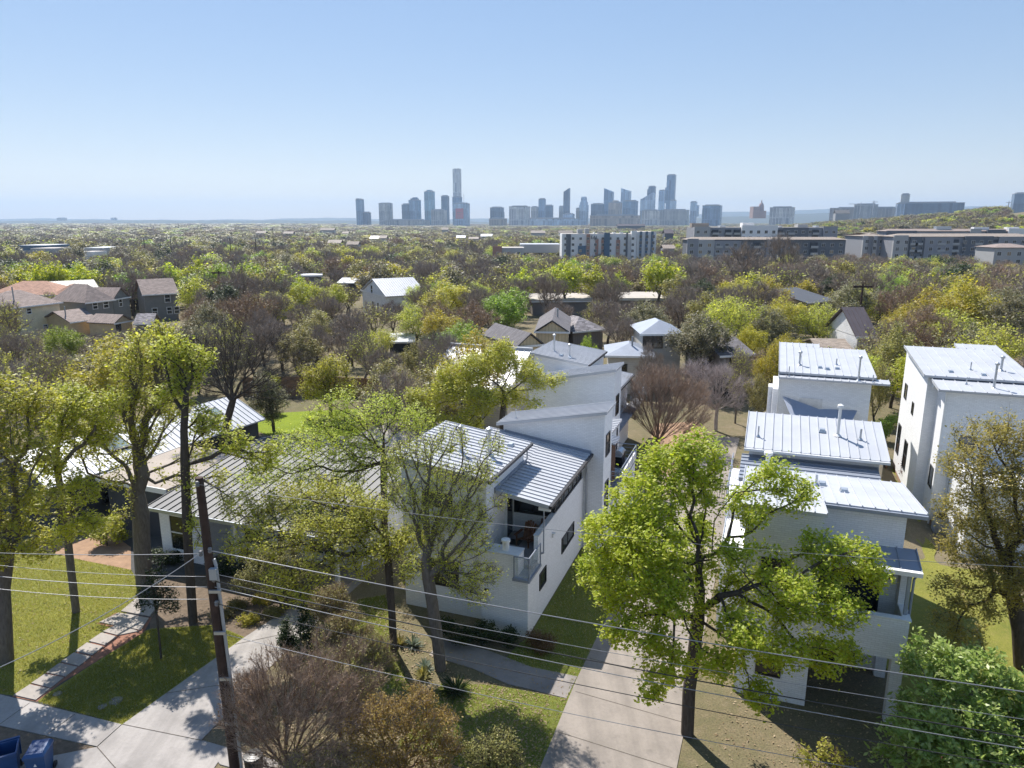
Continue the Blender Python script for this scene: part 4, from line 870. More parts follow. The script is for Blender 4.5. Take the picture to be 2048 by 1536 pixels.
near('tree', 'massive old tree on the left lawn, several thick crooked limbs and light yellow green tufts', 4, (288, 1165), [(284, 1090), (282, 1030), (272, 985), (285, 950)],
     [(300, 690, 0, 1.2), (350, 730, .5, 1.1), (262, 730, -.5, 1.0), (245, 790, -1, .9), (300, 800, 0, 1.0), (352, 815, 1, .9), (200, 850, -1.5, .9), (165, 900, -2, .8), (400, 900, 1, .7), (440, 960, 1, .6), (210, 1060, -1.5, .7), (230, 960, -1.5, .6), (330, 660, .5, .7), (270, 860, -.5, .7), (455, 1000, .6, .5)], .4, 'bark_grey', 'leaf_spring', limbs=[[(281, 932), (275, 895), (287, 879), (292, 839), (312, 814), (318, 770), (312, 723)], [(300, 917), (325, 864, .3), (328, 839, .4), (348, 800, .6), (352, 750, .6)], [(250, 923), (231, 911, -.5), (216, 880, -.8), (205, 850, -1.2)], [(272, 975), (216, 960, -.8), (175, 945, -1.5), (162, 905, -1.9)], [(312, 967), (350, 951, .4), (375, 929, .7), (406, 923, .9), (447, 945, 1)], [(275, 895), (262, 840, -.4), (268, 780, -.6), (262, 735, -.6)]], rt=.011, npts=900, nleaf=14500, lsize=.135, lspread=.14, ntwig=2500, bf=.55, core=.35)
near('tree', 'tall straight trunked tree between the old crooked tree and the utility pole', 5, (386, 1246), [(380, 1150), (374, 1050), (371, 950), (368, 860), (372, 790)],
     [(345, 700, 1, .9), (392, 715, 1, .8), (370, 760, .6, .7), (415, 850, .6, .7), (470, 890, 0, .7), (520, 925, 0, .7), (545, 900, 0, .5), (382, 1050, -.2, .4), (402, 1085, -.2, .35), (330, 790, .5, .6)], .2, 'bark_dark', 'leaf_spring', npts=650, rt=.01, nleaf=9500, lsize=.135, lspread=.13, limbs=[[(371, 900), (400, 870, .3), (425, 845, .6)], [(371, 930), (420, 915, .2), (470, 895, .1), (525, 920)], [(370, 800), (350, 750, .6), (345, 705, .9)], [(372, 800), (385, 760, .6), (392, 715, .9)]], ntwig=1800, bf=.4, core=.25)
near('tree', 'thin trunked tree left of the nearest white house, broad sparse yellow green crown', 6, (788, 1302), [(784, 1230), (778, 1150), (774, 1080)],
     [(560, 1000, 2, 1.0), (640, 980, 2, 1.0), (620, 1060, 0, 1.0), (540, 1080, 0, .9), (700, 1060, 0, 1.0), (720, 1125, -.4, .8), (640, 1130, -.8, .9), (770, 1090, -.5, .9), (820, 1080, 0, .8), (560, 1160, -.8, .8), (480, 1010, 1, .8), (475, 1090, 0, .8), (690, 1000, 1.5, .9), (740, 1020, .6, .9), (600, 1195, -1, .6), (520, 1040, 1, .8), (810, 1150, -.3, .5)], .16, 'bark_dark', 'leaf_spring', npts=1100, rt=.008, nleaf=26000, lsize=.1, lspread=.16, ntwig=4500, tlen=.4, bf=.3, core=.2)
near('tree', 'spreading sparse tree with dark upright trunk in front of the pale hipped roof', 7, (770, 1112), [(769, 1030), (767, 960), (766, 900)],
     [(766, 820, 0, 1.2), (700, 845, .5, 1.1), (650, 890, -1, 1.2), (720, 905, 0, 1.2), (620, 950, -1, 1.1), (830, 835, 1, 1.1), (860, 895, 1, .9), (690, 970, -1, 1.1), (800, 950, -1, 1.1), (585, 885, 0, 1.1), (550, 940, 0, .9), (680, 800, 1, .9), (640, 840, .5, .9), (610, 1010, -1, 1.0), (500, 960, -1, .9)], .17, 'bark_dark', 'leaf_spring', npts=1200, rt=.008, nleaf=23000, lsize=.11, lspread=.18, ntwig=6000, tlen=.45, bf=.3, core=.2)
near('tree', 'leaning grey trunk tree against the front of the nearest white house, fine mostly bare twigs', 8, (882, 1338), [(874, 1270), (862, 1190), (850, 1120)],
     [(830, 900, 1, .9), (900, 880, 1, .8), (880, 960, 1, 1.0), (950, 950, 1, .9), (940, 1030, 0, .9), (865, 1030, 0, .9), (800, 990, 0, .8), (955, 1085, 0, .7), (970, 1145, -.4, .65), (930, 1165, -.4, .7), (905, 1120, 0, .7), (822, 1130, 0, .6), (955, 1195, -.4, .5), (985, 890, 1, .6), (790, 920, 1, .7), (1000, 1000, .3, .4)], .24, 'bark_grey', 'leaf_spring', 'twig_dark', npts=1500, rt=.008, nleaf=20000, lsize=.075, lspread=.13, ntwig=9000, tlen=.42, twid=.011, bf=.42, core=.25, droop=.2)
near('tree', 'dense olive oak at the right edge, dark leaning trunk beside the bottom right bush', 9, (2047, 1338), [(2040, 1260), (2025, 1180), (2005, 1110)],
     [(1965, 880, 1, 1.1), (2025, 870, 1, 1.1), (1925, 925, .5, .9), (1965, 960, 0, 1.1), (2030, 960, 0, 1.1), (1920, 1015, 0, 1.0), (1990, 1040, 0, 1.1), (1925, 1100, 0, 1.0), (2045, 1060, 0, 1.1), (1990, 1140, -.5, 1.0), (1905, 1190, -.5, .9), (1960, 1205, -.8, .9), (2045, 1180, -1, .9), (1885, 1245, -.5, .7), (1930, 1275, -.8, .7), (2110, 1000, 0, 1.5), (2110, 1150, -1, 1.4), (1875, 1150, .5, .5), (2100, 890, .5, 1.3)], .3, 'bark_dark', 'leaf_warm_olive', npts=1300, nleaf=52000, lsize=.095, lspread=.15, limbs=[[(2000, 1100), (1985, 1050), (1965, 1000), (1960, 930, .5)], [(2008, 1120), (2040, 1050), (2030, 960, .3)], [(2030, 1200), (1990, 1180, -.3), (1940, 1210, -.6)], [(2000, 1100), (1950, 1080), (1920, 1030, .2)]], ntwig=2500, bf=.3, core=.15)
near('leafy_bush', 'big bright green glossy leaved bush in the bottom right corner', 10, (1915, 1570), [(1915, 1500)],
     [(1835, 1320, 1, .6), (1900, 1335, 1, .9), (1975, 1350, 1, 1.0), (2040, 1400, 1, 1.1), (1855, 1420, 0, .9), (1940, 1430, 0, 1.0), (1805, 1465, -.5, .65), (1880, 1500, -.8, .9), (1970, 1510, -.8, 1.0), (2045, 1510, -.8, 1.0), (1770, 1510, -.5, .45), (1850, 1280, 1.3, .35), (1950, 1580, -1.4, 1.0), (1850, 1570, -1, .8), (2110, 1450, 0, 1.3)], .12, 'bark_grey', 'leaf_glossy', cat='bush', npts=900, nleaf=30000, lsize=.17, lspread=.13, up=.7, bf=.15, aspect=.42)
near('bare_shrub', 'large rounded shrub of fine pinkish brown bare twigs by the utility pole base', 11, (575, 1560), [(575, 1540)],
     [(480, 1380, .3, .8), (540, 1325, .6, .8), (620, 1330, .6, .8), (680, 1375, .5, .75), (560, 1420, 0, .9), (640, 1430, 0, .9), (500, 1465, -.2, .7), (455, 1430, 0, .5), (700, 1440, 0, .7), (600, 1380, .5, .9), (660, 1500, -.5, .8), (540, 1500, -.5, .8)], .09, 'bark_red', 'leaf_rust', 'twig_brown', cat='shrub', npts=1500, nleaf=5000, lsize=.05, ntwig=16000, tlen=.32, twid=.009, bf=.8, rleaf=.05, up_t=.4)
near('bare_shrub', 'second tangle of bare tan twigs right of the pole base shrub, by the golden shrub', 51, (680, 1470), [(680, 1450)], [(650, 1330, .3, .7), (705, 1300, .5, .6), (690, 1380, 0, .8), (740, 1360, 0, .6), (640, 1270, .6, .4), (735, 1420, -.3, .6)], .07, 'bark_red', 'leaf_olive', 'twig_brown', cat='shrub', npts=800, nleaf=5000, lsize=.06, ntwig=9000, tlen=.35, twid=.009, bf=.7, rleaf=.05)
near('bare_shrub', 'low tan twiggy shrub at the bottom edge between pole and golden shrub', 52, (640, 1580), [(640, 1565)], [(600, 1530, 0, .6), (660, 1520, .2, .7), (700, 1545, 0, .6), (560, 1560, 0, .5)], .06, 'bark_red', 'leaf_olive', 'twig_grey', cat='shrub', npts=600, nleaf=6000, lsize=.06, ntwig=6000, tlen=.3, twid=.009, bf=.6, rleaf=.05)
near('shrub', 'dark leafy shrub on the lawn bank right of the golden shrub', 53, (985, 1560), [(985, 1545)], [(960, 1500, 0, .6), (1000, 1490, .2, .6), (1020, 1520, 0, .5), (970, 1540, -.2, .5)], .05, 'bark_dark', 'leaf_olive', cat='shrub', npts=300, nleaf=4500, lsize=.07, lspread=.09, ntwig=2500, tlen=.3, twid=.009)
near('shrub', 'greyish green shrub between the dark evergreens and the thin tree trunk', 54, (690, 1290), [(690, 1280)], [(670, 1250, .2, .55), (705, 1235, .3, .5), (690, 1270, 0, .5), (735, 1265, 0, .4)], .05, 'bark_dark', 'leaf_olive', 'twig_brown', cat='shrub', npts=350, nleaf=4000, lsize=.07, lspread=.1, ntwig=3500, tlen=.3, twid=.009)
near('shrub', 'olive brown shrub on the bank between left driveway and golden shrub, upper one', 55, (745, 1335), [(745, 1322)], [(720, 1300, .2, .5), (755, 1290, .2, .5), (775, 1320, 0, .4), (735, 1325, 0, .5)], .05, 'bark_red', 'leaf_olive', 'twig_brown', cat='shrub', npts=350, nleaf=3500, lsize=.07, lspread=.1, ntwig=4500, tlen=.32, twid=.009, bf=.6)
near('shrub', 'tall olive twiggy shrub at the right kerb of the left driveway, near the evergreens', 56, (655, 1262), [(655, 1245)], [(640, 1200, .2, .6), (670, 1190, .4, .6), (655, 1230, 0, .6), (690, 1215, .2, .5), (620, 1225, 0, .4)], .06, 'bark_dark', 'leaf_olive', 'twig_brown', cat='shrub', npts=400, nleaf=5000, lsize=.075, lspread=.1, ntwig=4500, tlen=.35, twid=.01, bf=.6)
near('bare_shrub', 'brown bare shrub left of the big twiggy one, right against the utility pole', 57, (500, 1440), [(500, 1425)], [(490, 1370, .2, .5), (520, 1360, .3, .5), (505, 1400, 0, .5), (470, 1400, 0, .4)], .05, 'bark_red', 'leaf_rust', 'twig_brown', cat='shrub', npts=450, nleaf=1800, lsize=.05, ntwig=6000, tlen=.3, twid=.009, bf=.8, rleaf=.05)
near('shrub', 'golden olive rounded shrub at bottom centre in front of the lawn', 12, (810, 1560), [(810, 1540)],
     [(760, 1425, .2, .7), (830, 1405, .2, .75), (880, 1445, .2, .65), (800, 1475, -.2, .8), (735, 1485, -.2, .65), (870, 1505, -.4, .7), (900, 1490, 0, .5), (770, 1550, -.8, .8), (700, 1450, 0, .5)], .07, 'bark_red', 'leaf_goldbrown', 'twig_brown', cat='shrub', npts=900, nleaf=17000, lsize=.065, lspread=.08, ntwig=6000, tlen=.28, twid=.009, bf=.6, rleaf=.05)
near('evergreen_shrub', 'dark narrow evergreen shrub at the edge of the left driveway, right of a smaller one', 13, (618, 1345), [(618, 1320)], [(618, 1300, 0, .5, .8), (612, 1255, .2, .42, .6), (640, 1265, .2, .4, .5), (605, 1225, .2, .25, .35)], .05, 'bark_dark', 'leaf_deep', cat='shrub', npts=260, nleaf=8000, lsize=.075, lspread=.08, bf=.3)
near('evergreen_shrub', 'smaller dark narrow evergreen shrub standing right on the left driveway edge', 14, (574, 1312), [(574, 1295)], [(574, 1280, 0, .4, .6), (570, 1250, .2, .25, .4), (590, 1290, 0, .3, .4)], .04, 'bark_dark', 'leaf_deep', cat='shrub', npts=160, nleaf=4500, lsize=.075, lspread=.07, bf=.3)
near('shrub', 'broad dark olive shrub by the porch of the low brick house', 15, (560, 1205), [(560, 1190)], [(520, 1130, 0, .9), (570, 1110, .5, 1.0), (610, 1150, 0, .8), (560, 1165, -.4, .9), (490, 1165, -.2, .7), (640, 1190, -.4, .6)], .08, 'bark_dark', 'leaf_olive', cat='shrub', npts=500, nleaf=14000, lsize=.08, lspread=.1, ntwig=2500, bf=.3)
near('sapling', 'young tree with thin trunk and dark leaves right of the stepping slabs', 16, (322, 1318), [(318, 1270), (312, 1220)], [(300, 1185, 0, .5), (330, 1190, .2, .5), (285, 1205, 0, .35), (312, 1150, .2, .45), (345, 1215, 0, .35), (320, 1110, .2, .3)], .045, 'bark_dark', 'leaf_deep', npts=260, nleaf=2600, lsize=.09, lspread=.09, ntwig=900, tlen=.3, twid=.01, bf=.3)
near('bush', 'bright yellow green bush on the bare soil beside the dark house', 17, (215, 1092), [(213, 1080)], [(200, 1065, 0, .55), (225, 1050, .2, .6), (240, 1070, 0, .45), (190, 1045, .1, .4)], .04, 'bark_dark', 'leaf_bright', cat='bush', npts=200, nleaf=4500, lsize=.11, lspread=.1)
near('sapling', 'small yellow green sapling at the bottom edge in front of the dark carport', 18, (1640, 1560), [(1640, 1530)], [(1610, 1510, 0, .4), (1660, 1500, .2, .45), (1690, 1530, 0, .35), (1640, 1540, -.2, .4)], .03, 'bark_red', 'leaf_spring', cat='sapling', npts=160, nleaf=900, lsize=.1, lspread=.09, ntwig=400, tlen=.25, twid=.008)
near('tree', 'leafy yellow green tree in front of the second white house on the left', 19, (1005, 850), [(1004, 835), (1008, 800)],
     [(1000, 715, 0, 1.2), (950, 735, 0, 1.2), (1050, 740, 0, 1.1), (1090, 765, 0, .8), (930, 775, 0, 1.2), (885, 785, 0, 1.2), (900, 745, .5, .9), (850, 820, 0, 1.0), (960, 800, -1, 1.2), (1025, 795, 0, .9), (885, 850, -1, 1.0), (935, 845, -1, 1.1), (830, 790, 0, .7), (1005, 690, 0, .6), (1120, 755, 0, .4), (1070, 810, -.5, .5)], .2, 'bark_dark', 'leaf_spring', Y0=46, npts=1100, nleaf=40000, lsize=.13, lspread=.18, ntwig=2500, bf=.3)
near('tree', 'small round tree standing alone on the bright green back lawn', 20, (661, 832), [(661, 810), (657, 790)], [(640, 750, 0, 1.5), (670, 735, 0, 1.5), (620, 780, 0, 1.2), (695, 775, 0, 1.2), (655, 785, -.5, 1.4), (610, 745, 0, .9)], .17, 'bark_dark', 'leaf_gold', npts=600, nleaf=12000, lsize=.14, lspread=.2, ntwig=3000, tlen=.5, twid=.02)
near('tree', 'small dark crowned tree at the end of the long metal roof', 21, (548, 862), [(546, 845), (543, 828)], [(530, 780, 0, 1.2), (556, 800, 0, 1.1), (515, 805, 0, .9), (542, 825, -.4, 1.0), (525, 760, 0, .8)], .14, 'bark_dark', 'leaf_grey', npts=450, nleaf=8000, lsize=.13, lspread=.2, ntwig=2500, tlen=.5, twid=.02)
near('bare_tree', 'tall dark bare tree behind the left houses with long crooked limbs', 22, (448, 900), [(452, 850), (466, 800), (478, 770)], [(480, 715, 1, 1.6), (545, 690, 1, 1.5), (425, 705, 1, 1.6), (375, 690, 1, 1.4), (560, 755, 0, 1.2), (505, 780, 0, 1.0), (420, 770, 0, 1.3), (350, 745, 0, 1.2), (600, 720, 0, 1.0), (460, 660, 1, 1.2), (590, 790, 0, .8)], .24, 'bark_dark', None, 'twig_dark', Y0=46.5, npts=1500, ntwig=11000, tlen=.55, twid=.015, bf=.6, rleaf=.05, core=.3)
near('crape_myrtle', 'wide bare reddish brown shrub tree with many stems beside the court', 23, (1315, 895), [(1315, 885)], [(1290, 770, 0, 1.5), (1340, 760, 0, 1.6), (1385, 785, 0, 1.5), (1270, 815, 0, 1.2), (1330, 820, -.5, 1.5), (1400, 830, 0, 1.2), (1300, 745, .5, 1.0)], .2, 'bark_red', None, 'twig_brown', npts=1300, ntwig=16000, tlen=.55, twid=.018, bf=.9, rleaf=.06)
near('bare_tree', 'pale silvery bare tree with outstretched branches right of the reddish brown shrub tree', 24, (1432, 862), [(1432, 840), (1434, 820)], [(1400, 745, 0, 1.4), (1440, 755, 0, 1.5), (1475, 800, -.5, 1.2), (1385, 795, 0, 1.0), (1490, 770, 0, .9), (1420, 800, -.5, 1.2), (1380, 740, 0, 1.0)], .16, 'bark_pale', None, 'twig_pale', npts=900, ntwig=7000, tlen=.6, twid=.02, bf=.7, rleaf=.05)
# low plants
near('hedge_bush', 'low dark bush against the front wall of the nearest white house', 31, (965, 1290), [(965, 1280)], [(920, 1268, 0, .55, .4), (970, 1262, .2, .6, .45), (1015, 1275, 0, .5, .4), (890, 1255, .2, .45, .4)], .04, 'bark_dark', 'leaf_deep', cat='bush', npts=260, nleaf=9000, lsize=.07, lspread=.08)
near('hedge_bush', 'low reddish bush at the corner of the nearest white house beside the lawn', 32, (1085, 1300), [(1085, 1292)], [(1085, 1285, 0, .6, .4), (1065, 1275, .2, .4, .35)], .03, 'bark_red', 'leaf_rust', cat='bush', npts=160, nleaf=5000, lsize=.06, lspread=.07)
near('dark_shrub', 'dark plum coloured shrub against the sunlit wall of the house at the right edge', 33, (1828, 968), [(1828, 955)], [(1828, 925, 0, .8, 1.0), (1835, 895, .2, .6, .7), (1820, 945, -.2, .7, .6)], .06, 'bark_dark', 'leaf_plum', cat='shrub', bz=-1.2, npts=300, nleaf=9000, lsize=.1, lspread=.1)
near('bush', 'bright green bush behind the roof of the second house on the right', 34, (1772, 880), [(1772, 870)], [(1770, 850, 0, .8), (1785, 838, .3, .6), (1765, 865, 0, .7)], .05, 'bark_dark', 'leaf_green', cat='bush', bz=-1, npts=220, nleaf=5000, lsize=.12, lspread=.12)
near('hedge_bush', 'clipped dark bush under the window of the low brick house', 35, (330, 1128), [(330, 1122)], [(310, 1112, 0, .5, .4), (345, 1116, 0, .55, .4)], .03, 'bark_dark', 'leaf_deep', cat='bush', npts=150, nleaf=4500, lsize=.07, lspread=.07)
near('hedge_bush', 'dark bush by the porch of the low brick house, right of the utility pole', 36, (455, 1150), [(455, 1145)], [(440, 1132, 0, .6, .45), (480, 1138, 0, .6, .45), (510, 1128, .3, .5, .4)], .03, 'bark_dark', 'leaf_deep', cat='bush', npts=180, nleaf=6000, lsize=.07, lspread=.07)
def spiky(px, label, n, ln, seed, mat='leaf_silver', bz=0.0):
    b = at(*px, bz); rng = np.random.default_rng(seed); D = unit(rng.normal(size=(n, 3))); D[:, 2] = np.abs(D[:, 2]) * .9 + .15; D = unit(D); C = np.zeros((n, 3)) + D * .06; sd = unit(np.cross(D, np.array([0, 0, 1.0]) + rng.normal(size=(n, 3)) * .05)) * .035
    L = ln * rng.uniform(.7, 1.1, size=(n, 1)); mid = C + D * L * .5; tip = C + D * L; tip[:, 2] -= L[:, 0] * .08
    V = np.stack([C - sd, C + sd, mid + sd * .9, tip, mid - sd * .9], 1).reshape(-1, 3); F = np.arange(n * 5).reshape(-1, 5)
    o = link(bpy.data.objects.new('spiky_plant', np_mesh('spiky_plant', V, [F], [MATS[mat]])), None, b); tag(o, label, 'plant', 'spiky silvery plants in the front bed')
spiky((826, 1292), 'silvery spiky plant nearest the lawn strip, left of the leaning trunk', 70, .55, 1); spiky((800, 1290), 'greener spiky plant beside the thin tree trunk', 50, .5, 2, 'leaf_olive'); spiky((850, 1338), 'silvery spiky plant at the foot of the leaning trunk', 50, .5, 3); spiky((845, 1356), 'yellowish spiky plant in front of the leaning trunk', 60, .5, 4, 'leaf_olive'); spiky((912, 1385), 'large yucca with long dark blades in the house shadow', 80, .85, 5, 'leaf_deep')
for i, (x, y) in enumerate(((470, 1215), (520, 1205), (545, 1230), (495, 1245), (440, 1235), (575, 1190))):
    near('ornamental_grass', 'tuft of dry yellowish ground plant in the mulch bed, ' + ['front left', 'rear right', 'front right', 'front centre', 'leftmost', 'farthest right'][i] + ' of six', 40 + i, (x, y), [(x, y - 5)], [(x, y - 6, 0, .45, .25), (x + 12, y - 2, 0, .35, .2)], .02, 'bark_red', 'leaf_gold' if i % 2 else 'leaf_olive', cat='ground plant', npts=90, nleaf=2200, lsize=.07, lspread=.07)
# ================================================================ houses further off
OCC, KEEP = [], []
def occ(p, r): OCC.append((p.x, p.y, r))
def house(name, label, pA, pB, ze, depth, rise, kind, wallm, roofm, wins=(), oh=.4, cat='house', keep=None, zb=None, wm='window_white', chimney=None, dep_at=.0):
    """pA, pB: pixels of the two ends of the front eave (height ze); kind: gx ridge along the front, gy gable to the front, hip, flat, shed"""
    A_, B_ = at(*pA, ze), at(*pB, ze); d = B_ - A_; w = d.length; yaw = math.atan2(d.y, d.x); mid = (A_ + B_) / 2
    g = min(ground_z(A_.x, A_.y), ground_z(B_.x, B_.y)) if zb is None else zb
    t = thing(name, label, cat, (A_.x, A_.y, g), yaw); h = ze - g
    mb = MB(); mb.box(oh, w - oh, oh, depth - oh, 0, h - .05); 
    r = MB()
    if kind == 'gx':
        r.slab((0, 0, h), (w, 0, h), (w, depth / 2, h + rise), (0, depth / 2, h + rise), .15); r.slab((0, depth / 2, h + rise), (w, depth / 2, h + rise), (w, depth, h), (0, depth, h), .15)
        for x in (oh, w - oh): mb.poly([(x, oh, h - .1), (x, depth - oh, h - .1), (x, depth / 2, h + rise - .25)])
    elif kind == 'gy':
        r.slab((0, 0, h), (w / 2, 0, h + rise), (w / 2, depth, h + rise), (0, depth, h), .15); r.slab((w / 2, 0, h + rise), (w, 0, h), (w, depth, h), (w / 2, depth, h + rise), .15)
        for y in (oh, depth - oh): mb.poly([(oh, y, h - .1), (w - oh, y, h - .1), (w / 2, y, h + rise - .25)])
    elif kind == 'hip':
        k = min(w, depth) / 2 * .95
        if w >= depth: P_, Q_ = (k, depth / 2, h + rise), (w - k, depth / 2, h + rise)
        else: P_, Q_ = (w / 2, k, h + rise), (w / 2, depth - k, h + rise)
        a, b, c, e = (0, 0, h), (w, 0, h), (w, depth, h), (0, depth, h)
        if w >= depth: r.poly([a, b, Q_, P_]); r.poly([b, c, Q_]); r.poly([c, e, P_, Q_]); r.poly([e, a, P_])
        else: r.poly([a, b, P_]); r.poly([b, c, Q_, P_]); r.poly([c, e, Q_]); r.poly([e, a, P_, Q_])
        r.poly([e, c, b, a]); r.box(0, w, 0, .06, h - .16, h - .003)
    elif kind == 'shed': r.slab((0, 0, h), (w, 0, h), (w, depth, h + rise), (0, depth, h + rise), .15); mb.walls(oh, w - oh, oh, depth - oh, 0, h, h, h + rise - .15, h + rise - .15)
    else: r.box(0, w, 0, depth, h, h + .3)
    if kind in ('gx', 'gy') and 'metal' in roofm:
        if kind == 'gx': r.seams((0, 0, h), (w, 0, h), (w, depth / 2, h + rise), (0, depth / 2, h + rise), .5, .06, .05)
        else:
            r.seams((w, 0, h), (w, depth, h), (w / 2, depth, h + rise), (w / 2, 0, h + rise), .5, .06, .05); r.seams((0, 0, h), (0, depth, h), (w / 2, depth, h + rise), (w / 2, 0, h + rise), .5, .06, .05)
    if kind == 'hip' and 'metal' in roofm and w >= depth: r.seams((k, 0, h), (w - k, 0, h), Q_, P_, .5, .06, .05)
    mb.build('wall', MATS[wallm], t); ro = r.build('roof', MATS[roofm], t)
    f = MB(); f.box(-.02, w + .02, -.05, -.003, h - .2, h + .02); f.build('fascia', MATS['trim_white'], t)
    for u, z, ww, hh in wins: window(t, '-y', (u * w, oh, z * h), ww, hh, (1, 2), M=MATS[wm], fr=.1)
    if chimney: c = MB(); c.cyl(chimney[0] * w, chimney[1] * depth, h, h + rise + .8, .1, 8); c.build('vent_pipe', MATS['gutter_metal'], ro)
    q = t.matrix_basis @ Vector((w / 2, depth / 2, 0)); occ(Vector((q.x, q.y, 0)), max(w, depth) * .55)
    if w > 1.5 * depth or depth > 1.5 * w:
        for s in (.15, .85): q = t.matrix_basis @ (Vector((w * s, depth / 2, 0)) if w > depth else Vector((w / 2, depth * s, 0))); occ(Vector((q.x, q.y, 0)), min(w, depth) * .6)
    if keep: KEEP.append((*keep, A_.y))
    return t, w, depth, h
house('suburban_house', 'cream two-storey house at the left edge, brown hipped roof in front of red roofs', (8, 618), (126, 604), 4.6, 8.5, 2.3, 'hip', 'cream_siding', 'brown_shingle', [(.1, .84, .9, .7), (.42, .84, .7, .8), (.66, .3, .7, .6)], keep=(0, 126, 575, 652), chimney=(.3, .2))
house('suburban_house', 'house with red shingle roof behind the cream two-storey house at the left edge', (-30, 590), (112, 590), 4.6, 9, 2.2, 'hip', 'cream_siding', 'red_shingle', keep=(0, 105, 570, 580))
house('suburban_house', 'red roofed house between the cream house and the grey gabled house', (100, 592), (170, 590), 4.4, 8, 1.8, 'hip', 'tan_siding', 'red_shingle', keep=(110, 160, 576, 590))
house('suburban_house', 'long house with dark grey ridge behind the grey gabled house on the left', (110, 583), (200, 578), 4.8, 9, 1.6, 'gx', 'grey_siding', 'grey_metal_roof', keep=(110, 195, 568, 578))
house('suburban_house', 'grey sided two-storey house with brown hipped roof, left of the tall tree', (170, 606), (232, 599), 4.4, 9, 2.8, 'hip', 'grey_siding', 'brown_shingle', [(.7, .86, .9, 1.1), (.35, .86, .8, 1)], keep=(165, 258, 572, 628))
house('gabled_wing', 'grey gabled house front with white corner boards beside the brown hipped roof', (226, 599), (262, 593), 4.3, 7, 1.9, 'gy', 'grey_siding', 'brown_shingle', [(.45, .84, .8, 1.3)], oh=.25, cat='house', keep=(226, 262, 580, 628))
house('suburban_house', 'low house with long brown roof and tan wall between cream house and tan shed', (140, 645), (198, 637), 1.9, 7.5, 1.6, 'gx', 'tan_siding', 'brown_shingle', keep=(125, 195, 612, 655), chimney=(.2, .3))
house('garden_shed', 'tan garden shed with brown gabled roof and dark door, left side behind the bare trees', (228, 647), (268, 640), 1.7, 5.5, 1.2, 'gy', 'tan_siding', 'brown_shingle', [(.25, .45, .9, 1.8)], oh=.25, cat='shed', keep=(195, 268, 630, 664), wm='window_black')
house('garden_shed', 'weathered shed with patchy grey roof right of the tan garden shed', (266, 648), (306, 647), 1.5, 5, 1.4, 'gx', 'weathered_board', 'patchy_shingle', oh=.25, cat='shed', keep=(262, 320, 628, 660))
house('suburban_house', 'tall blue grey house with brown roof and white framed windows behind the weathered shed', (284, 590), (358, 586), 4.3, 9, 2.6, 'gx', 'grey_siding', 'brown_shingle', [(.68, .82, .9, 1.4), (.7, .35, .8, 1.2), (.9, .35, .8, 1.2), (.3, .35, .8, 1.2)], keep=(275, 350, 558, 625))
house('white_cottage', 'small white gabled cottage with bright metal roof standing among the trees, centre left', (721, 580), (771, 593), 3.4, 9, 2.9, 'gy', 'white_siding', 'white_metal', [(.42, 1.14, 1.0, 1.6), (.45, .45, .9, 1.6), (.65, .45, .9, 1.6), (.85, .45, .9, 1.6)], oh=.3, keep=(715, 805, 556, 606))
house('low_building', 'low house with flat pale roof left of the white gabled cottage', (590, 553), (645, 552), 0, 9, 1, 'flat', 'grey_siding', 'white_metal', keep=(590, 640, 540, 556))
house('low_building', 'pale roofed shed close behind and left of the white gabled cottage', (672, 566), (708, 566), .2, 8, .9, 'shed', 'weathered_board', 'white_metal', oh=.2, keep=(672, 706, 555, 566))
house('tan_house', 'smaller tan board gable with dark roof behind the farthest white roof', (1034, 693), (1090, 688), 4.7, 9, 1.35, 'gy', 'tan_board', 'grey_shingle', oh=.25, keep=(1033, 1130, 648, 694))
house('tan_house', 'larger tan gabled house with dark roof rising behind the smaller tan gable', (1068, 663), (1140, 664), 5.0, 13, 1.4, 'gy', 'tan_board', 'grey_shingle', oh=.25, keep=(1060, 1175, 620, 668), chimney=(.62, .4))
house('weathered_roofed_house', 'low house with light grey weathered hipped roof right of the tan gables', (1145, 664), (1214, 658), 3.4, 7, 1.6, 'hip', 'weathered_board', 'patchy_shingle', keep=(1150, 1205, 640, 662))
house('hip_roofed_house', 'house with silver seamed hipped roof right behind the second white house', (1210, 711), (1312, 713), 4.2, 6.5, .95, 'hip', 'pale_siding', 'zinc_metal', [(.3, .6, 1.4, 1.3)], keep=(1212, 1305, 676, 712), wm='window_black', chimney=(.55, .3))
house('hip_roofed_house', 'upper storey with silver hipped roof above the other hipped roof, left of the grey oak', (1280, 668), (1372, 668), 6.0, 7, 1.15, 'hip', 'pale_siding', 'zinc_metal', [(.2, .84, 1.0, 1.2), (.4, .84, 1.0, 1.2)], keep=(1280, 1350, 632, 690), wm='window_black')
house('stucco_house', 'grey stucco house with dark openings behind the pale bare tree', (1440, 712), (1512, 708), 4.6, 8, 1.2, 'gx', 'weathered_board', 'grey_shingle', [(.3, .28, 2.6, 2.3), (.75, .3, 1.4, 1.8), (.5, .8, 1.2, 1.0)], wm='window_black', keep=(1455, 1495, 770, 800))
house('brown_roofed_house', 'narrow house with dark brown metal roof and white side wall behind the third white house', (1712, 674), (1758, 674), 4.6, 9, 3.0, 'gx', 'white_siding', 'dark_metal_roof', keep=(1708, 1758, 622, 696))
house('low_building', 'low pinkish grey shingle roof beside the narrow brown roofed house', (1635, 698), (1707, 699), 3.2, 6, .8, 'gx', 'pale_siding', 'pale_shingle', keep=(1637, 1705, 684, 698))
house('pale_house', 'pale two-storey house with grey sloping roof among trees right of centre', (1614, 606), (1672, 600), 4.6, 8, 1.6, 'shed', 'pale_siding', 'grey_metal_roof', keep=(1612, 1672, 590, 625))
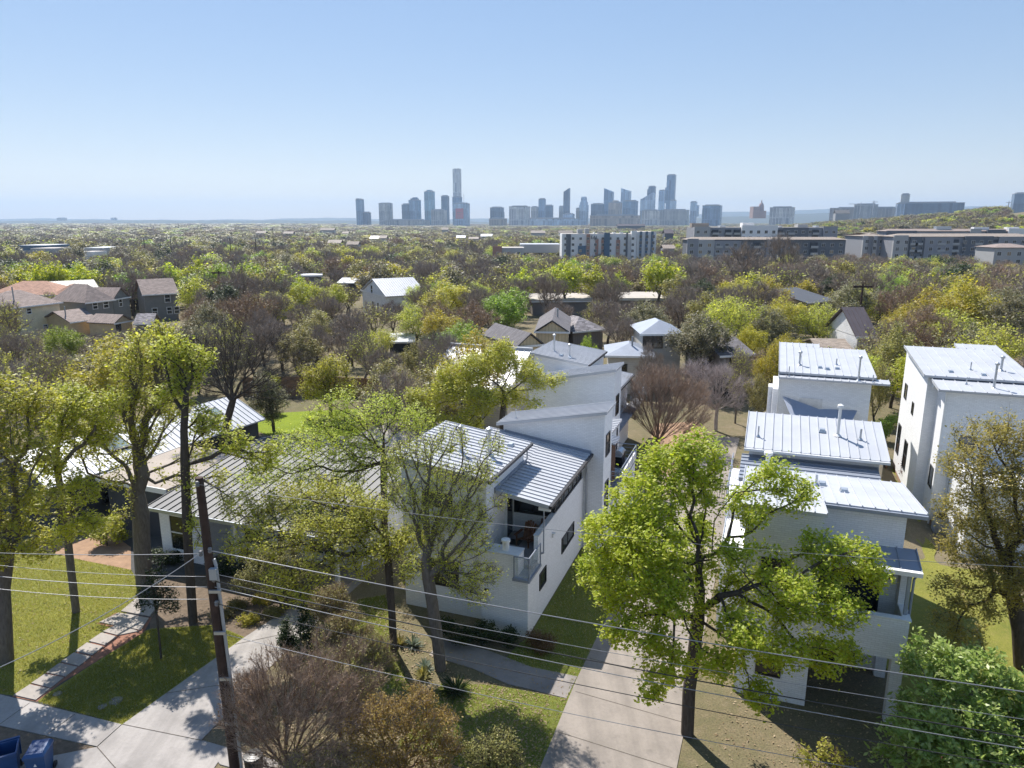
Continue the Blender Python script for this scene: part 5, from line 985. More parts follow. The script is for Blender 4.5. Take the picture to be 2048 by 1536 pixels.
house('long_low_building', 'long low building with flat pale roof behind the tan gables', (1062, 603), (1192, 602), 1.6, 14, 1, 'flat', 'weathered_board', 'membrane_white', keep=(1065, 1188, 588, 604))
house('long_low_building', 'long low pale roof right of the other pale roof, left of centre right trees', (1240, 599), (1336, 599), 1.4, 14, 1, 'flat', 'weathered_board', 'membrane_white', keep=(1242, 1330, 588, 600))
house('carport', 'low dark carport with white roof edge in the trees left of the leafy tree', (776, 684), (830, 683), 2.6, 5, .4, 'shed', 'dark_siding', 'white_metal', oh=.2, cat='carport', keep=(780, 826, 668, 690))
# ---------------------------------------------------------------- apartment blocks
m, T, b = base_mat('stucco_white', (.78, .78, .78), .85); m, T, b = base_mat('stucco_grey', (.27, .275, .3), .85); m, T, b = base_mat('stucco_dark', (.13, .14, .16), .85); m, T, b = base_mat('stucco_blue', (.09, .15, .22), .8); m, T, b = base_mat('stucco_rust', (.36, .2, .15), .8); m, T, b = base_mat('stucco_pale', (.4, .4, .4), .85)
m, T, b = base_mat('recess_shade', (.03, .035, .045), .6); m, T, b = base_mat('curtain_tan', (.3, .22, .13), .7)
PJ = 4.0
def block(name, label, x0, x1, ytop, Y, depth, wallm, segs=(), storeys=4, sh=3.1, yaw=0.0, wins=True, wpitch=3.4, roofm='membrane_white', ww=1.5, wh=1.5, cat='apartment block', hipm=None, penthouses=(), balc=()):
    A_, B_ = aty(x0, ytop, Y), aty(x1, ytop, Y); w = B_.x - A_.x; top = A_.z; g = top - storeys * sh - .9
    t = thing(name, label, cat, (A_.x, Y, g), yaw); H_ = top - g
    mb = MB(); mb.box(0, w, 0, depth, 0, H_); mb.build('wall', MATS[wallm], t)
    r = MB(); r.box(.4, w - .4, .4, depth - .4, H_ + .003, H_ + .12)
    r.build('roof', MATS[roofm], t)
    k = 0
    for u0, u1, dz, sm_, pr in segs:
        s = MB(); s.box(u0 * w, u1 * w, -pr * PJ, -.003, 0, H_ + dz); s.build('wall_panel', MATS[sm_], t)
    n = int(w / wpitch)
    if wins:
        cnt = 0
        for j in range(storeys):
            f, gq = MB(), MB()
            for i in range(n):
                x = (i + .5) * w / n; z = j * sh + 1.7
                pr = 0
                for u0, u1, dz, sm_, p_ in segs:
                    if u0 * w - .2 < x < u1 * w + .2: pr = p_ * PJ
                a_ = ww / 2; 
                f.box(x - a_ - .08, x + a_ + .08, -pr - .05, -pr - .002, z - wh / 2 - .08, z + wh / 2 + .08); gq.box(x - a_, x - .04, -pr - .07, -pr - .052, z - wh / 2, z + wh / 2); gq.box(x + .04, x + a_, -pr - .07, -pr - .052, z - wh / 2, z + wh / 2)
                if cnt < 40:
                    wo = f.build('window', MATS['window_white'], t); gq.build('glass', MATS['glass_grey' if (i * 7 + j * 3) % 5 else 'curtain_tan'], wo); f, gq = MB(), MB(); cnt += 1
            if f.v: wo = f.build('window', MATS['window_white'], t); gq.build('glass', MATS['glass_grey'], wo); wo['kind'] = 'stuff'
    for u in balc:
        for j in range(storeys): q = MB(); q.box(u * w - 1.6, u * w + 1.6, -.55, -.008, j * sh + .5, j * sh + 2.9); bo = q.build('balcony', MATS['recess_shade'], t); q = MB(); q.box(u * w - 1.7, u * w + 1.7, -1.3, -.56, j * sh + .3, j * sh + .5); q.box(u * w - 1.7, u * w + 1.7, -1.34, -1.3, j * sh + .5, j * sh + 1.4); q.build('railing', MATS['stucco_pale'], bo)  # near-black boxes paint the shade inside the balcony recesses
    for u0, u1, hh, pm in penthouses:
        p = MB(); p.box(u0 * w, u1 * w, depth * .3, depth * .6, H_ + .12, H_ + hh); p.build('roof_box', MATS[pm], t)
    if hipm:
        r = MB(); k = depth / 2; r.poly([(-.6, -.6, H_ + .2), (w + .6, -.6, H_ + .2), (w - k, k, H_ + hipm[1]), (k, k, H_ + hipm[1])]); r.poly([(w + .6, -.6, H_ + .2), (w + .6, depth + .6, H_ + .2), (w - k, k, H_ + hipm[1])]); r.poly([(w + .6, depth + .6, H_ + .2), (-.6, depth + .6, H_ + .2), (k, k, H_ + hipm[1]), (w - k, k, H_ + hipm[1])]); r.poly([(-.6, depth + .6, H_ + .2), (-.6, -.6, H_ + .2), (k, k, H_ + hipm[1])]); r.build('roof', MATS[hipm[0]], t)
    for s in range(int(w / 8) + 1):
        q = t.matrix_basis @ Vector((min(w, s * 8), depth / 2, 0)); occ(q, max(8, depth * .65))
    KEEP.append((x0, x1, ytop - 2, ytop + storeys * sh / Y * 1420 * .72, Y)); return t, w, H_
t, w, h = block('apartment_block', 'white five-storey apartment block with blue, rust and dark panels, right of centre', 1124, 1273, 468, 376, 16, 'stucco_white', [(.055, .12, 0, 'stucco_dark', .1), (.22, .32, -6, 'stucco_blue', .2), (.33, .375, 0, 'stucco_rust', .25), (.45, .49, -2.6, 'stucco_rust', .2), (.53, .56, -2, 'stucco_rust', .2), (.565, .64, .6, 'stucco_blue', .35), (.73, .78, -3, 'stucco_rust', .2), (.86, .88, .8, 'stucco_dark', .4), (.93, 1, 1.6, 'stucco_white', .3)], 5, wpitch=3.6, ww=1.2, wh=1.2, penthouses=[(.22, .29, 2.4, 'stucco_pale'), (.32, .38, 2.6, 'stucco_pale'), (.5, .6, .6, 'stucco_dark'), (.44, .46, .8, 'window_white'), (.7, .74, .7, 'window_white'), (.8, .84, .9, 'galvanised')])
fc = bpy.data.curves.new('sign_lettering', 'FONT'); fc.body = 'EAL'; fc.size = 2.4; fc.extrude = .05; fc.align_x = 'LEFT'
fo = bpy.data.objects.new('sign_tmp', fc); COL.objects.link(fo); bpy.context.view_layer.update(); me = bpy.data.meshes.new_from_object(fo.evaluated_get(bpy.context.evaluated_depsgraph_get())); bpy.data.objects.remove(fo)
me.materials.clear(); me.materials.append(MATS['window_black']); fo = link(bpy.data.objects.new('sign_lettering', me), t, (w * .385, -.12, h - 2.5)); fo.rotation_euler = (R(90), 0, 0); fo['kind'] = 'stuff'
block('apartment_block', 'end wing of the white apartment block with tall bluish glass bays', 1275, 1313, 464, 374, 22, 'stucco_white', [(.12, .24, .3, 'stucco_blue', .2), (.42, .54, .3, 'stucco_blue', .2), (.72, .84, .3, 'stucco_blue', .2)], 5, wpitch=2.6, ww=1.2)
block('apartment_block', 'long grey apartment block with white middle section, upper row right of the white block', 1388, 1674, 455, 385, 16, 'stucco_grey', [(.0, .11, .4, 'stucco_pale', .3), (.33, .58, 1.2, 'stucco_white', .4), (.62, .8, 0, 'stucco_dark', .2), (.9, 1, .6, 'stucco_grey', .3)], 4, wpitch=3.8, balc=(.15, .24, .3, .61, .68, .85), penthouses=[(.0, .12, 2.2, 'membrane_tan'), (.36, .44, 2.4, 'stucco_white'), (.75, .82, 1.6, 'stucco_pale'), (.2, .24, 1, 'galvanised'), (.55, .57, .9, 'galvanised'), (.62, .64, .8, 'galvanised'), (.88, .9, 1.0, 'galvanised')])
block('apartment_block', 'lower front row of grey apartments with tan roofs in front of the long grey block', 1374, 1692, 480, 335, 8, 'stucco_dark', [(.0, .07, .6, 'stucco_grey', .3), (.07, .17, .2, 'stucco_pale', .3), (.17, .34, -.3, 'stucco_grey', .2), (.5, .6, .3, 'stucco_grey', .2)], 3, wpitch=4, balc=(.2, .26, .44, .66, .8), hipm=('pale_shingle', 1.3))
block('apartment_block', 'narrow grey apartment wing beside the street, left of the big grey apartment complex', 1725, 1772, 473, 345, 18, 'stucco_grey', [(.0, .2, .3, 'stucco_pale', .3), (.45, .6, .3, 'stucco_pale', .3)], 4, wpitch=3.4, hipm=('pale_shingle', 1.6))
block('apartment_block', 'big grey apartment complex with pale hipped roofs at right, front row', 1786, 2070, 474, 335, 10, 'stucco_grey', [(.0, .1, .8, 'stucco_pale', .3), (.12, .2, .2, 'stucco_dark', .2), (.22, .42, -.2, 'stucco_grey', .3), (.5, .7, .4, 'stucco_dark', .3), (.74, 1, .2, 'stucco_grey', .2)], 4, wpitch=3.7, balc=(.145, .18, .34, .44, .6, .72, .86), hipm=('pale_shingle', 1.5))
block('apartment_block', 'rear row of the grey complex at right with brown roofs and white roof edge', 1772, 2075, 463, 375, 9, 'stucco_grey', [(.0, .2, .4, 'stucco_dark', .2), (.55, .62, 1.4, 'stucco_pale', .3), (.66, .78, 1.0, 'stucco_dark', .3), (.8, .95, 1.6, 'stucco_white', .3)], 4, wpitch=3.8, balc=(.3, .5, .7, .9), hipm=('brown_shingle', 1.3), penthouses=[(.35, .45, 2.6, 'galvanised'), (.6, .7, 2.2, 'stucco_white'), (.82, .9, 2.2, 'stucco_white')])
block('apartment_block', 'small pale building with brown roof in front of the grey complex at the right edge', 1990, 2070, 496, 290, 12, 'stucco_pale', [], 2, wpitch=3.6, hipm=('brown_shingle', 1.6))
block('warehouse', 'blue grey warehouse with white roof on the far left', 35, 92, 491, 460, 26, 'stucco_blue', [(.0, 1, -3, 'stucco_pale', .2)], 2, roofm='white_metal', cat='warehouse', wins=False)
block('warehouse', 'pale low hall right of the blue grey warehouse on the far left', 60, 108, 497, 430, 18, 'stucco_pale', [], 1, 3.2, cat='warehouse', wpitch=4)
block('warehouse', 'white shed with dark open end among trees on the far left', 166, 208, 496, 420, 22, 'stucco_pale', [(.8, .98, -1, 'stucco_dark', .1)], 1, 4.6, roofm='white_metal', cat='warehouse', wins=False)
block('warehouse', 'lower white annex in front of the white shed on the far left', 156, 186, 504, 405, 14, 'stucco_white', [], 1, 3, cat='warehouse', wins=False)
block('warehouse', 'long flat canopy roof left of the white apartment block', 1040, 1122, 489, 400, 20, 'stucco_pale', [], 1, 3.6, roofm='white_metal', cat='warehouse', wins=False)
block('warehouse', 'flat white roofed low building left of the long canopy roof', 985, 1048, 496, 380, 16, 'stucco_pale', [(.0, .3, 1, 'stucco_rust', .2)], 1, 3.6, cat='warehouse', wpitch=5)
# small roofs scattered through the far trees
far = [(684, 696, 463, 900, 'second from left'), (740, 757, 472, 640, 'with two gables'), (758, 772, 471, 640, 'right of the two gabled one'), (655, 680, 480, 520, 'low and long'), (693, 715, 483, 500, 'grey and low'), (913, 930, 471, 700, 'bright'), (938, 956, 474, 700, 'gabled'), (962, 984, 468, 720, 'larger and bright'), (884, 896, 455, 1100, 'just below the red panelled tower'), (1062, 1090, 461, 900, 'blue white'), (1118, 1145, 461, 900, 'grey white'), (512, 530, 462, 900, 'far left bluish'), (566, 585, 463, 880, 'left of the two gabled one'), (1328, 1350, 490, 420, 'pinkish, right of the white apartment block'), (1330, 1347, 459, 640, 'dark gabled, above the apartments'), (1672, 1700, 420, 1400, 'white, on the rising ground at right'), (640, 668, 456, 1100, 'long thin pale'), (1235, 1290, 448, 1500, 'dark with white top, under the blue tower')]
for x0, x1, yt, Y, d in far:
    A_, B_ = aty(x0, yt, Y), aty(x1, yt, Y); w = B_.x - A_.x; g = min(ground_z(A_.x, Y), A_.z - 4); h = A_.z - g
    t = thing('distant_roof', 'small far-off building in the trees, ' + d, 'building', (A_.x, Y, g), 0, 'small far-off buildings in the trees'); mb = MB(); mb.box(0, w, 0, 10, 0, h * .8); mb.build('wall', MATS['stucco_dark' if 'dark' in d else 'stucco_pale'], t)
    r = MB(); r.slab((-.5, -.6, h * .8), (w + .5, -.6, h * .8), (w + .5, 5, h), (-.5, 5, h), .2); r.slab((-.5, 5, h), (w + .5, 5, h), (w + .5, 10.6, h * .8), (-.5, 10.6, h * .8), .2); r.build('roof', MATS['pale_shingle' if 'pink' in d or 'grey' in d else ('dark_metal_roof' if 'dark' in d else ('white_metal' if 'bright' in d or 'two gables' in d else 'membrane_tan'))], t); occ(Vector((A_.x + w / 2, Y + 5, 0)), w * .6); KEEP.append((x0, x1, yt - 1, yt + 5, Y))
# ---------------------------------------------------------------- downtown skyline
def tower_mat(name, wall, glass, bw, bh, mort):
    m = facade_mat(name, wall, glass, bw, bh, mort); T = NT(m); b = m.node_tree.nodes['Principled BSDF']; src = b.inputs['Base Color'].links[0].from_socket
    k = T.new('ShaderNodeTexBrick'); T.link(wallco(T), k.inputs['Vector']); k.offset = .0; k.inputs['Scale'].default_value = 1; k.inputs['Brick Width'].default_value = 11; k.inputs['Row Height'].default_value = 46; k.inputs['Mortar Size'].default_value = 1.3
    k.inputs['Color1'].default_value = (.55, .55, .6, 1); k.inputs['Color2'].default_value = (1.5, 1.5, 1.4, 1); k.inputs['Mortar'].default_value = (1.15, 1.15, 1.15, 1)
    n = noise(T, .02, 3, .6, objco(T)); T.link(mix(T, 1.0, mix(T, 1.0, src, k.outputs['Color'], 'MULTIPLY'), ramp(T, n, [(.3, (.75,) * 3), (.7, (1.25,) * 3)]), 'MULTIPLY'), b.inputs['Base Color']); return m
FG = [('tower_glass_blue', (.22, .31, .42), (.03, .085, .17), 2.6, 3.9, .5), ('tower_glass_pale', (.45, .52, .6), (.13, .22, .33), 3.0, 3.9, .6), ('tower_glass_dark', (.1, .14, .2), (.015, .04, .085), 3.0, 3.9, .5), ('tower_concrete', (.42, .4, .37), (.05, .06, .08), 3.6, 3.3, .9), ('tower_white_grid', (.62, .6, .58), (.08, .09, .1), 5.4, 4.6, 1.5), ('tower_tan', (.4, .33, .27), (.06, .06, .07), 4.2, 3.8, 1.3), ('tower_teal', (.3, .42, .47), (.06, .17, .24), 3.4, 4.0, .45)]
for n_, a_, b_, c_, d_, e_ in FG: tower_mat(n_, a_, b_, c_, d_, e_)
plain('tower_red_panel', (.6, .12, .13), .6, 0, .1, .02); plain('tower_roof_grey', (.3, .31, .33), .7, 0, .1, .1); plain('granite_pink', (.33, .22, .19), .8, 0, .1, .1)
def tower(label, x0, x1, yt, mat, Y=3400, depth=None, steps=(), yaw=0, slant=0, name='tower', cap=True, extra=None, yb=462):
    A_, B_ = aty(x0, yt, Y), aty(x1, yt, Y); wv = B_.x - A_.x; g = aty(x0, yb, Y).z; h = A_.z - g; yaw = -R(24); share = .74 if wv < 110 else .86
    w = wv * share / math.cos(yaw); dp = wv * (1 - share) / math.sin(-yaw); A_.y = Y
    mb = MB(); mb.walls(0, w, 0, dp, 0, h + slant, h - slant, h - slant, h + slant)
    for a, b, hh in steps:  # extra volumes on top or beside, in shares of the width, height in pixels
        mb.box(a * w, b * w, dp * .15, dp * .85, h * .5, h + hh * Y / FPX, 0)
    if cap and not slant: mb.box(w * .12, w * .88, dp * .2, dp * .8, h, h + 4, 1); mb.box(-.6, w + .6, -.6, dp + .6, h - 1.6, h + .4, 1)
    o = mb.build(name, [MATS[mat], MATS['tower_roof_grey']], None, (A_.x, Y, g), yaw); tag(o, label, 'tower', 'towers of the far skyline'); KEEP.append((x0, x1, yt, 450 if x0 < 1500 else 427, Y)); return o, w, h, dp
tower('leftmost skyline tower, blue glass with stepped top', 711, 727, 399, 'tower_glass_blue', steps=[(0, .55, 2)])
tower('lower dark tower attached to the right of the leftmost skyline tower', 724, 741, 425, 'tower_glass_dark')
tower('square grey skyline tower with wide flat cap, second group from left', 757, 784, 407, 'tower_concrete', steps=[(-.05, 1.05, 1)])
tower('stepped blue skyline tower on the left of a joined pair', 803, 820, 409, 'tower_glass_dark', steps=[(.2, .9, 2)])
tower('stepped blue skyline tower on the right of a joined pair', 817, 841, 400, 'tower_glass_blue', steps=[(.15, .85, 3), (.4, .7, 5)])
tower('slender teal skyline tower with dark upper left corner', 848, 869, 383, 'tower_teal', steps=[(.3, .7, 3)])
tower('low wide grey block between the teal tower and the narrow tower', 862, 893, 420, 'tower_concrete', Y=3300)
tower('narrow dark skyline tower left of the tallest one', 882, 898, 392, 'tower_glass_dark', Y=3480)
o, w, h, dp = tower('tallest skyline tower, slender with patterned pale facade', 905, 922, 338, 'tower_white_grid', Y=3600, steps=[(.05, .95, .8)], cap=False)
tower('wider lower base of the tallest skyline tower', 904.5, 924, 394, 'tower_glass_blue', Y=3590)
o, w, h, dp = tower('white framed skyline tower with large red panel', 907, 939, 407, 'tower_glass_pale', Y=3100, steps=[(.1, .9, 1)])
mb = MB(); mb.box(.18 * w, .85 * w, -1.2, -.1, h * .45, h * .82)
for k in range(3): mb.box(.3 * w, (.6 + .06 * k) * w, -1.6, -1.25, h * (.5 + .08 * k), h * (.52 + .08 * k), 1)
mb.build('red_panel', [MATS['tower_red_panel'], MATS['stucco_rust']], o); mb = MB(); mb.cyl(.7 * w, dp / 2, h, h + 38, .8, 6); mb.build('mast', MATS['tower_roof_grey'], o)
tower('mid-height dark blue skyline block left of the white gridded block', 980, 1008, 415, 'tower_glass_dark', steps=[(.7, 1.1, -8)])
tower('low tan podium in front of the mid-height dark blue block', 978, 1014, 437, 'tower_tan', Y=3000)
tower('wide white gridded hotel block of the skyline', 1018, 1061, 413, 'tower_white_grid', Y=3100)
tower('grey block just right of the white gridded hotel', 1062, 1077, 414, 'tower_concrete')
tower('blue tower with pale stripe right of the grey block', 1077, 1092, 398, 'tower_glass_blue')
tower('lower dark tower beside the pale striped blue tower', 1090, 1107, 411, 'tower_glass_dark', Y=3450)
tower('slender skyline tower with sloping sail-like top', 1127, 1141, 380, 'tower_glass_dark', slant=-8)
tower('short grey block left of the slender sloping topped tower', 1118, 1128, 413, 'tower_concrete', Y=3450)
tower('low pale block between the sloping topped tower and the crowned tower', 1126, 1150, 428, 'tower_glass_pale', Y=3250)
tower('thin reddish tower left of the crowned tower', 1152, 1160, 417, 'tower_tan')
o, w, h, dp = tower('skyline tower with pointed folded crown', 1158, 1178, 410, 'tower_glass_pale', cap=False)
mb = MB()
for a, z0, z1 in ((.08, 0, 14), (.18, 14, 26)): mb.box(a * w, (1 - a) * w, dp * a, dp * (1 - a), h + z0, h + z1)
for k in range(4):
    for j in range(3): x = w * (.25 + k * .167); y = dp * (.3 + .2 * j); mb.hexa([(x - 3, y - 3, h + 26), (x + 3, y - 3, h + 26), (x + 3, y + 3, h + 26), (x - 3, y + 3, h + 26), (x - .3, y - .3, h + 38), (x + .3, y - .3, h + 38), (x + .3, y + .3, h + 38), (x - .3, y + .3, h + 38)])
mb.build('crown', MATS['tower_glass_pale'], o)
tower('wide dark blue block right of the crowned tower', 1182, 1210, 408, 'tower_glass_dark', Y=3350)
tower('tall blue tower with slanted top left of the tan block', 1208, 1229, 380, 'tower_glass_blue', slant=8)
tower('tan block with stepped top in front of the blue towers', 1217, 1246, 405, 'tower_tan', Y=3200, steps=[(.35, .7, 4)])
tower('tall pale blue tower behind the dark blue square block', 1242, 1264, 379, 'tower_glass_pale', slant=7, Y=3550)
tower('dark blue square block with thin roof frame', 1246, 1278, 402, 'tower_glass_blue', Y=3000)
tower('broad pale glass tower with strongly slanted roof', 1281, 1312, 392, 'tower_glass_pale', slant=-16)
tower('dark tower standing behind the slanted pale tower', 1297, 1313, 373, 'tower_glass_dark', Y=3600, steps=[(-.2, .2, -5)])
tower('pale blue tower left of the tall right-hand tower', 1318, 1332, 381, 'tower_glass_pale', Y=3500)
tower('tall right-hand skyline tower, second tallest of all', 1334, 1354, 350, 'tower_glass_blue', steps=[(-.18, .3, -23)])
tower('pale lower shaft in front of the tall right-hand tower', 1340, 1354, 401, 'tower_glass_pale', Y=3300)
tower('low wide white office block right of the dark blue square block', 1284, 1322, 421, 'tower_white_grid', Y=2900)
tower('low grey office block at the foot of the tall right-hand tower', 1320, 1378, 420, 'tower_concrete', Y=3150, steps=[(.4, .6, 2)])
tower('pale blue tower standing alone right of the tall right-hand tower', 1381, 1396, 404, 'tower_glass_pale', steps=[(.9, 1.35, -6)])
tower('wide glass office block at the right end of the main skyline', 1405, 1448, 411, 'tower_glass_blue', Y=3000)
tower('low dark row of buildings below the blue towers', 1180, 1280, 431, 'tower_tan', Y=2700)
tower('low pale row of buildings below the left towers', 770, 860, 440, 'tower_concrete', Y=3000)
tower('low bluish row of buildings below the middle towers', 1040, 1160, 437, 'tower_glass_pale', Y=3250)
tower('wide pale hotel right of the domed capitol', 1540, 1596, 415, 'tower_white_grid', Y=2600)
tower('pale slender block rising from the low row on the right horizon', 1803, 1822, 389, 'tower_concrete', Y=2500)
tower('long low blue grey block on the right horizon', 1795, 1918, 406, 'tower_glass_dark', Y=2500)
tower('pale glass front of the long low block on the right horizon', 1795, 1812, 407, 'tower_glass_pale', Y=2480)
tower('unfinished building under the horizontal crane', 1709, 1762, 409, 'tower_concrete', Y=2700)
tower('low brownish row right of the unfinished building', 1660, 1800, 416, 'tower_tan', Y=2750)
tower('dark block cut by the right edge of the picture', 2030, 2070, 387, 'tower_glass_dark', Y=2500)
tower('wide pale block on the far left hills', 113, 131, 436, 'tower_concrete', Y=6500, yb=446); tower('smaller bluish block on the far left hills', 221, 233, 436, 'tower_glass_pale', Y=6500, yb=446)
# domed capitol
A_ = aty(1506, 430, 2700); sc_ = 2700 / FPX * 1.0; t = thing('capitol', 'domed pinkish capitol building on the skyline right of centre', 'capitol building', (A_.x, 2700, A_.z - 12))
mb = MB(); mb.box(0, 14 * sc_ * .95, 0, 40, 0, 16 * sc_ + 12); mb.build('wall', MATS['granite_pink'], t); mb = MB(); mb.box(13 * sc_, 26 * sc_, 4, 36, 0, 8 * sc_ + 12); mb.build('wing', MATS['granite_pink'], t)
mb = MB(); cx_, z0_ = 18.5 * sc_, 8 * sc_ + 12; mb.lathe([(5.4 * sc_, z0_ - 4), (5.4 * sc_, z0_ + 5 * sc_), (5.0 * sc_, z0_ + 9 * sc_), (4.0 * sc_, z0_ + 12.5 * sc_), (2.2 * sc_, z0_ + 15 * sc_), (1.2 * sc_, z0_ + 16 * sc_), (1.1 * sc_, z0_ + 18 * sc_), (.2 * sc_, z0_ + 21 * sc_)], cx_, 20, 14); mb.build('dome', MATS['granite_pink'], t); KEEP.append((1500, 1532, 402, 432, 2700))
# cranes
def crane(label, x, yt, yb, x0, x1, Y):
    t = aty(x, yt, Y); bz = aty(x, yb, Y).z; c = thing('tower_crane', label, 'crane', (t.x, Y, bz)); h = t.z - bz; mb = MB(); mb.box(-1.2, 1.2, -1.2, 1.2, 0, h); mb.build('mast', MATS['tower_roof_grey'], c); mb = MB(); a, b_ = aty(x0, yt, Y).x - t.x, aty(x1, yt, Y).x - t.x; mb.box(a, b_, -.9, .9, h - 2.5, h - .8); mb.hexa([(-1, -1, h - .8), (1, -1, h - .8), (1, 1, h - .8), (-1, 1, h - .8), (-.2, -.2, h + 6), (.2, -.2, h + 6), (.2, .2, h + 6), (-.2, .2, h + 6)]); mb.build('jib', MATS['tower_roof_grey'], c)
crane('horizontal crane above the unfinished building on the right horizon', 1722, 407, 430, 1698, 1738, 2650); crane('crane with light jib right of the unfinished building', 1748, 403, 430, 1744, 1756, 2600); crane('pair-like thin crane near the right edge of the horizon', 2018, 404, 425, 2012, 2024, 2500)
# ---------------------------------------------------------------- far hills
plain('hill_woods', (.045, .055, .04), 1, 0, .3, .004, world=True)
def hills(Y, pts, seed):
    r = random.Random(seed); V, F = [], []; n = 220
    for i in range(n + 1):
        px = -500 + 3050 * i / n
        for (a, ya), (b_, yb_) in zip(pts, pts[1:]):
            if a <= px <= b_: y = ya + (yb_ - ya) * (px - a) / (b_ - a)
        y += .5 * math.sin(px * .05 + seed) + .4 * r.uniform(-1, 1)
        q = aty(px, y, Y); V += [(q.x, Y - 900, -30), (q.x * .985, Y - 350, q.z * .6 - 8), (q.x, Y, q.z), (q.x, Y + 700, -30)]
    for i in range(n):
        for k in range(3): a = i * 4 + k; F.append((a, a + 4, a + 5, a + 1))
    me = np_mesh('hills', V, [np.array(F)], [MATS['hill_woods']], [0], [True]); struct(link(bpy.data.objects.new('hills', me)))
hills(9500, [(-600, 440), (100, 437), (300, 440), (520, 439), (650, 435), (800, 439), (1000, 437), (1300, 436), (1450, 424), (1560, 423), (1700, 415), (1850, 412), (2000, 413), (2700, 410)], 1)
hills(6000, [(-600, 446), (0, 442), (240, 440), (420, 441), (640, 441), (900, 443), (1100, 446), (1500, 432), (1700, 424), (2700, 420)], 2)
# ================================================================ trees of the neighbourhood
SPEC = dict(  # look, bark, leaf, twig, leaves, twigs
    bare=('bare_tree', 'grey brown bare tree', 'bark_dark', None, 'twig_grey', 0, 1.0), rusty=('bare_tree', 'warm brown bare tree', 'bark_dark', 'leaf_rust', 'twig_brown', .18, .9), bud=('budding_tree', 'grey tree with pale buds', 'bark_grey', 'leaf_spring', 'twig_grey', .18, .75),
    spring=('tree', 'light yellow green tree', 'bark_dark', 'leaf_spring', 'twig_grey', .9, .2), bright=('tree', 'fresh bright green round tree', 'bark_dark', 'leaf_bright', None, 1.3, 0), green=('tree', 'mid green full tree', 'bark_dark', 'leaf_green', None, 1.3, 0), olive=('tree', 'dull olive green tree', 'bark_dark', 'leaf_olive', 'twig_dark', 1.1, .15),
    gold=('tree', 'golden green spreading tree', 'bark_dark', 'leaf_gold', None, 1.15, 0), deep=('evergreen_tree', 'dark evergreen tree', 'bark_dark', 'leaf_deep', None, 1.4, 0), grey=('tree', 'grey olive rounded oak', 'bark_dark', 'leaf_grey', 'twig_dark', 1.2, .15))
LOD = {1: dict(npts=420, nl=8500, ls=.21, sp=.24, nt=8000, tl=.75, tw=.026), 2: dict(npts=170, nl=2600, ls=.4, sp=.4, nt=2400, tl=1.15, tw=.05), 3: dict(npts=60, nl=800, ls=.75, sp=.55, nt=650, tl=1.7, tw=.12)}
PROTO = {}
def proto(sp, lod, var):
    k = (sp, lod, var)
    if k in PROTO: return PROTO[k]
    nm_, look, bk, lf, tw, fl, ft = SPEC[sp]; L = LOD[lod]; r = random.Random(hash(sp) % 1 + sum(map(ord, sp)) * 31 + var * 7 + lod)
    full = sp in ('bright', 'green', 'deep', 'grey', 'gold', 'olive')
    cl = [(0, 0, 6.0, 2.6, 2.6, 2.2)]
    for i in range(8 if full else 9):
        a = 2 * math.pi * (i + r.uniform(-.3, .3)) / 8; q = r.uniform(1.6, 2.9); z = r.uniform(4.3, 7.2); cl.append((q * math.cos(a), q * math.sin(a), z, r.uniform(.9, 1.6), r.uniform(.9, 1.6), r.uniform(.8, 1.3)))
    cl.append((r.uniform(-.8, .8), r.uniform(-.8, .8), 7.9, 1.3, 1.3, .9))
    tr = [(0, 0, -.5), (r.uniform(-.1, .1), 0, .6), (r.uniform(-.2, .2), r.uniform(-.2, .2), 1.4), (r.uniform(-.4, .4), r.uniform(-.3, .3), 2.2)]
    d = tree_data(var * 100 + lod * 10 + sum(map(ord, sp)), tr, .22, cl, npts=int(L['npts'] * (.7 if fl > 1 else 1.2)), bf=.45 if fl < .5 else .3, rt=.007 * (1 + .6 * (lod - 1)), nleaf=int(L['nl'] * fl), lsize=L['ls'], lspread=L['sp'], ntwig=int(L['nt'] * ft), tlen=L['tl'], twid=L['tw'], rleaf=.05, core=.2)
    lim = [(d['limbs'], bk, True)] + ([(d['twigs'], tw or bk, False)] if 'twigs' in d and 'leaves' in d else [])
    cr = [(d['leaves'], lf, False)] if 'leaves' in d else [(d['twigs'], tw, False)]
    PROTO[k] = dict(trunk=data_mesh('trunk', lim), crown=data_mesh('crown', cr), whole=None, parts=lim + cr, h=8.8, r=4.0); return PROTO[k]
TREES = []
def place_tree(sp, x, y, h, rad, var, group):
    z = ground_z(x, y); d = math.hypot(x, y); lod = 1 if d < 135 else 2; p = proto(sp, lod, var); nm_ = SPEC[sp][0]; r = random.Random(int(x * 131 + y * 17)); s = (rad / p['r'], rad / p['r'], h / p['h']); rz = r.uniform(0, 6.28)
    if d < 115:
        t = link(bpy.data.objects.new(nm_, None), None, (x, y, z), rz); t.empty_display_size = .3
        link(bpy.data.objects.new('trunk', p['trunk']), t); link(bpy.data.objects.new('twigs' if SPEC[sp][5] == 0 else 'crown', p['crown']), t)
    else:
        if p['whole'] is None: p['whole'] = data_mesh(nm_, p['parts'])
        t = link(bpy.data.objects.new(nm_, p['whole']), None, (x, y, z), rz)
    t.scale = s; t['category'] = 'tree'; TREES.append((t, sp, x, y, z + h * .6)); return t
def hand(sp, cx, cy, rpx, Y):
    p = aty(cx, cy, Y); zc = Y * CP + (CAMH - p.z) * SP; rad = rpx * zc / FPX; top = aty(cx, cy - rpx * .9, Y).z; h = max(4, top - ground_z(p.x, Y)); place_tree(sp, p.x, Y, h, rad, len(TREES) % 2, None); OCC.append((p.x, Y, rad * .8))
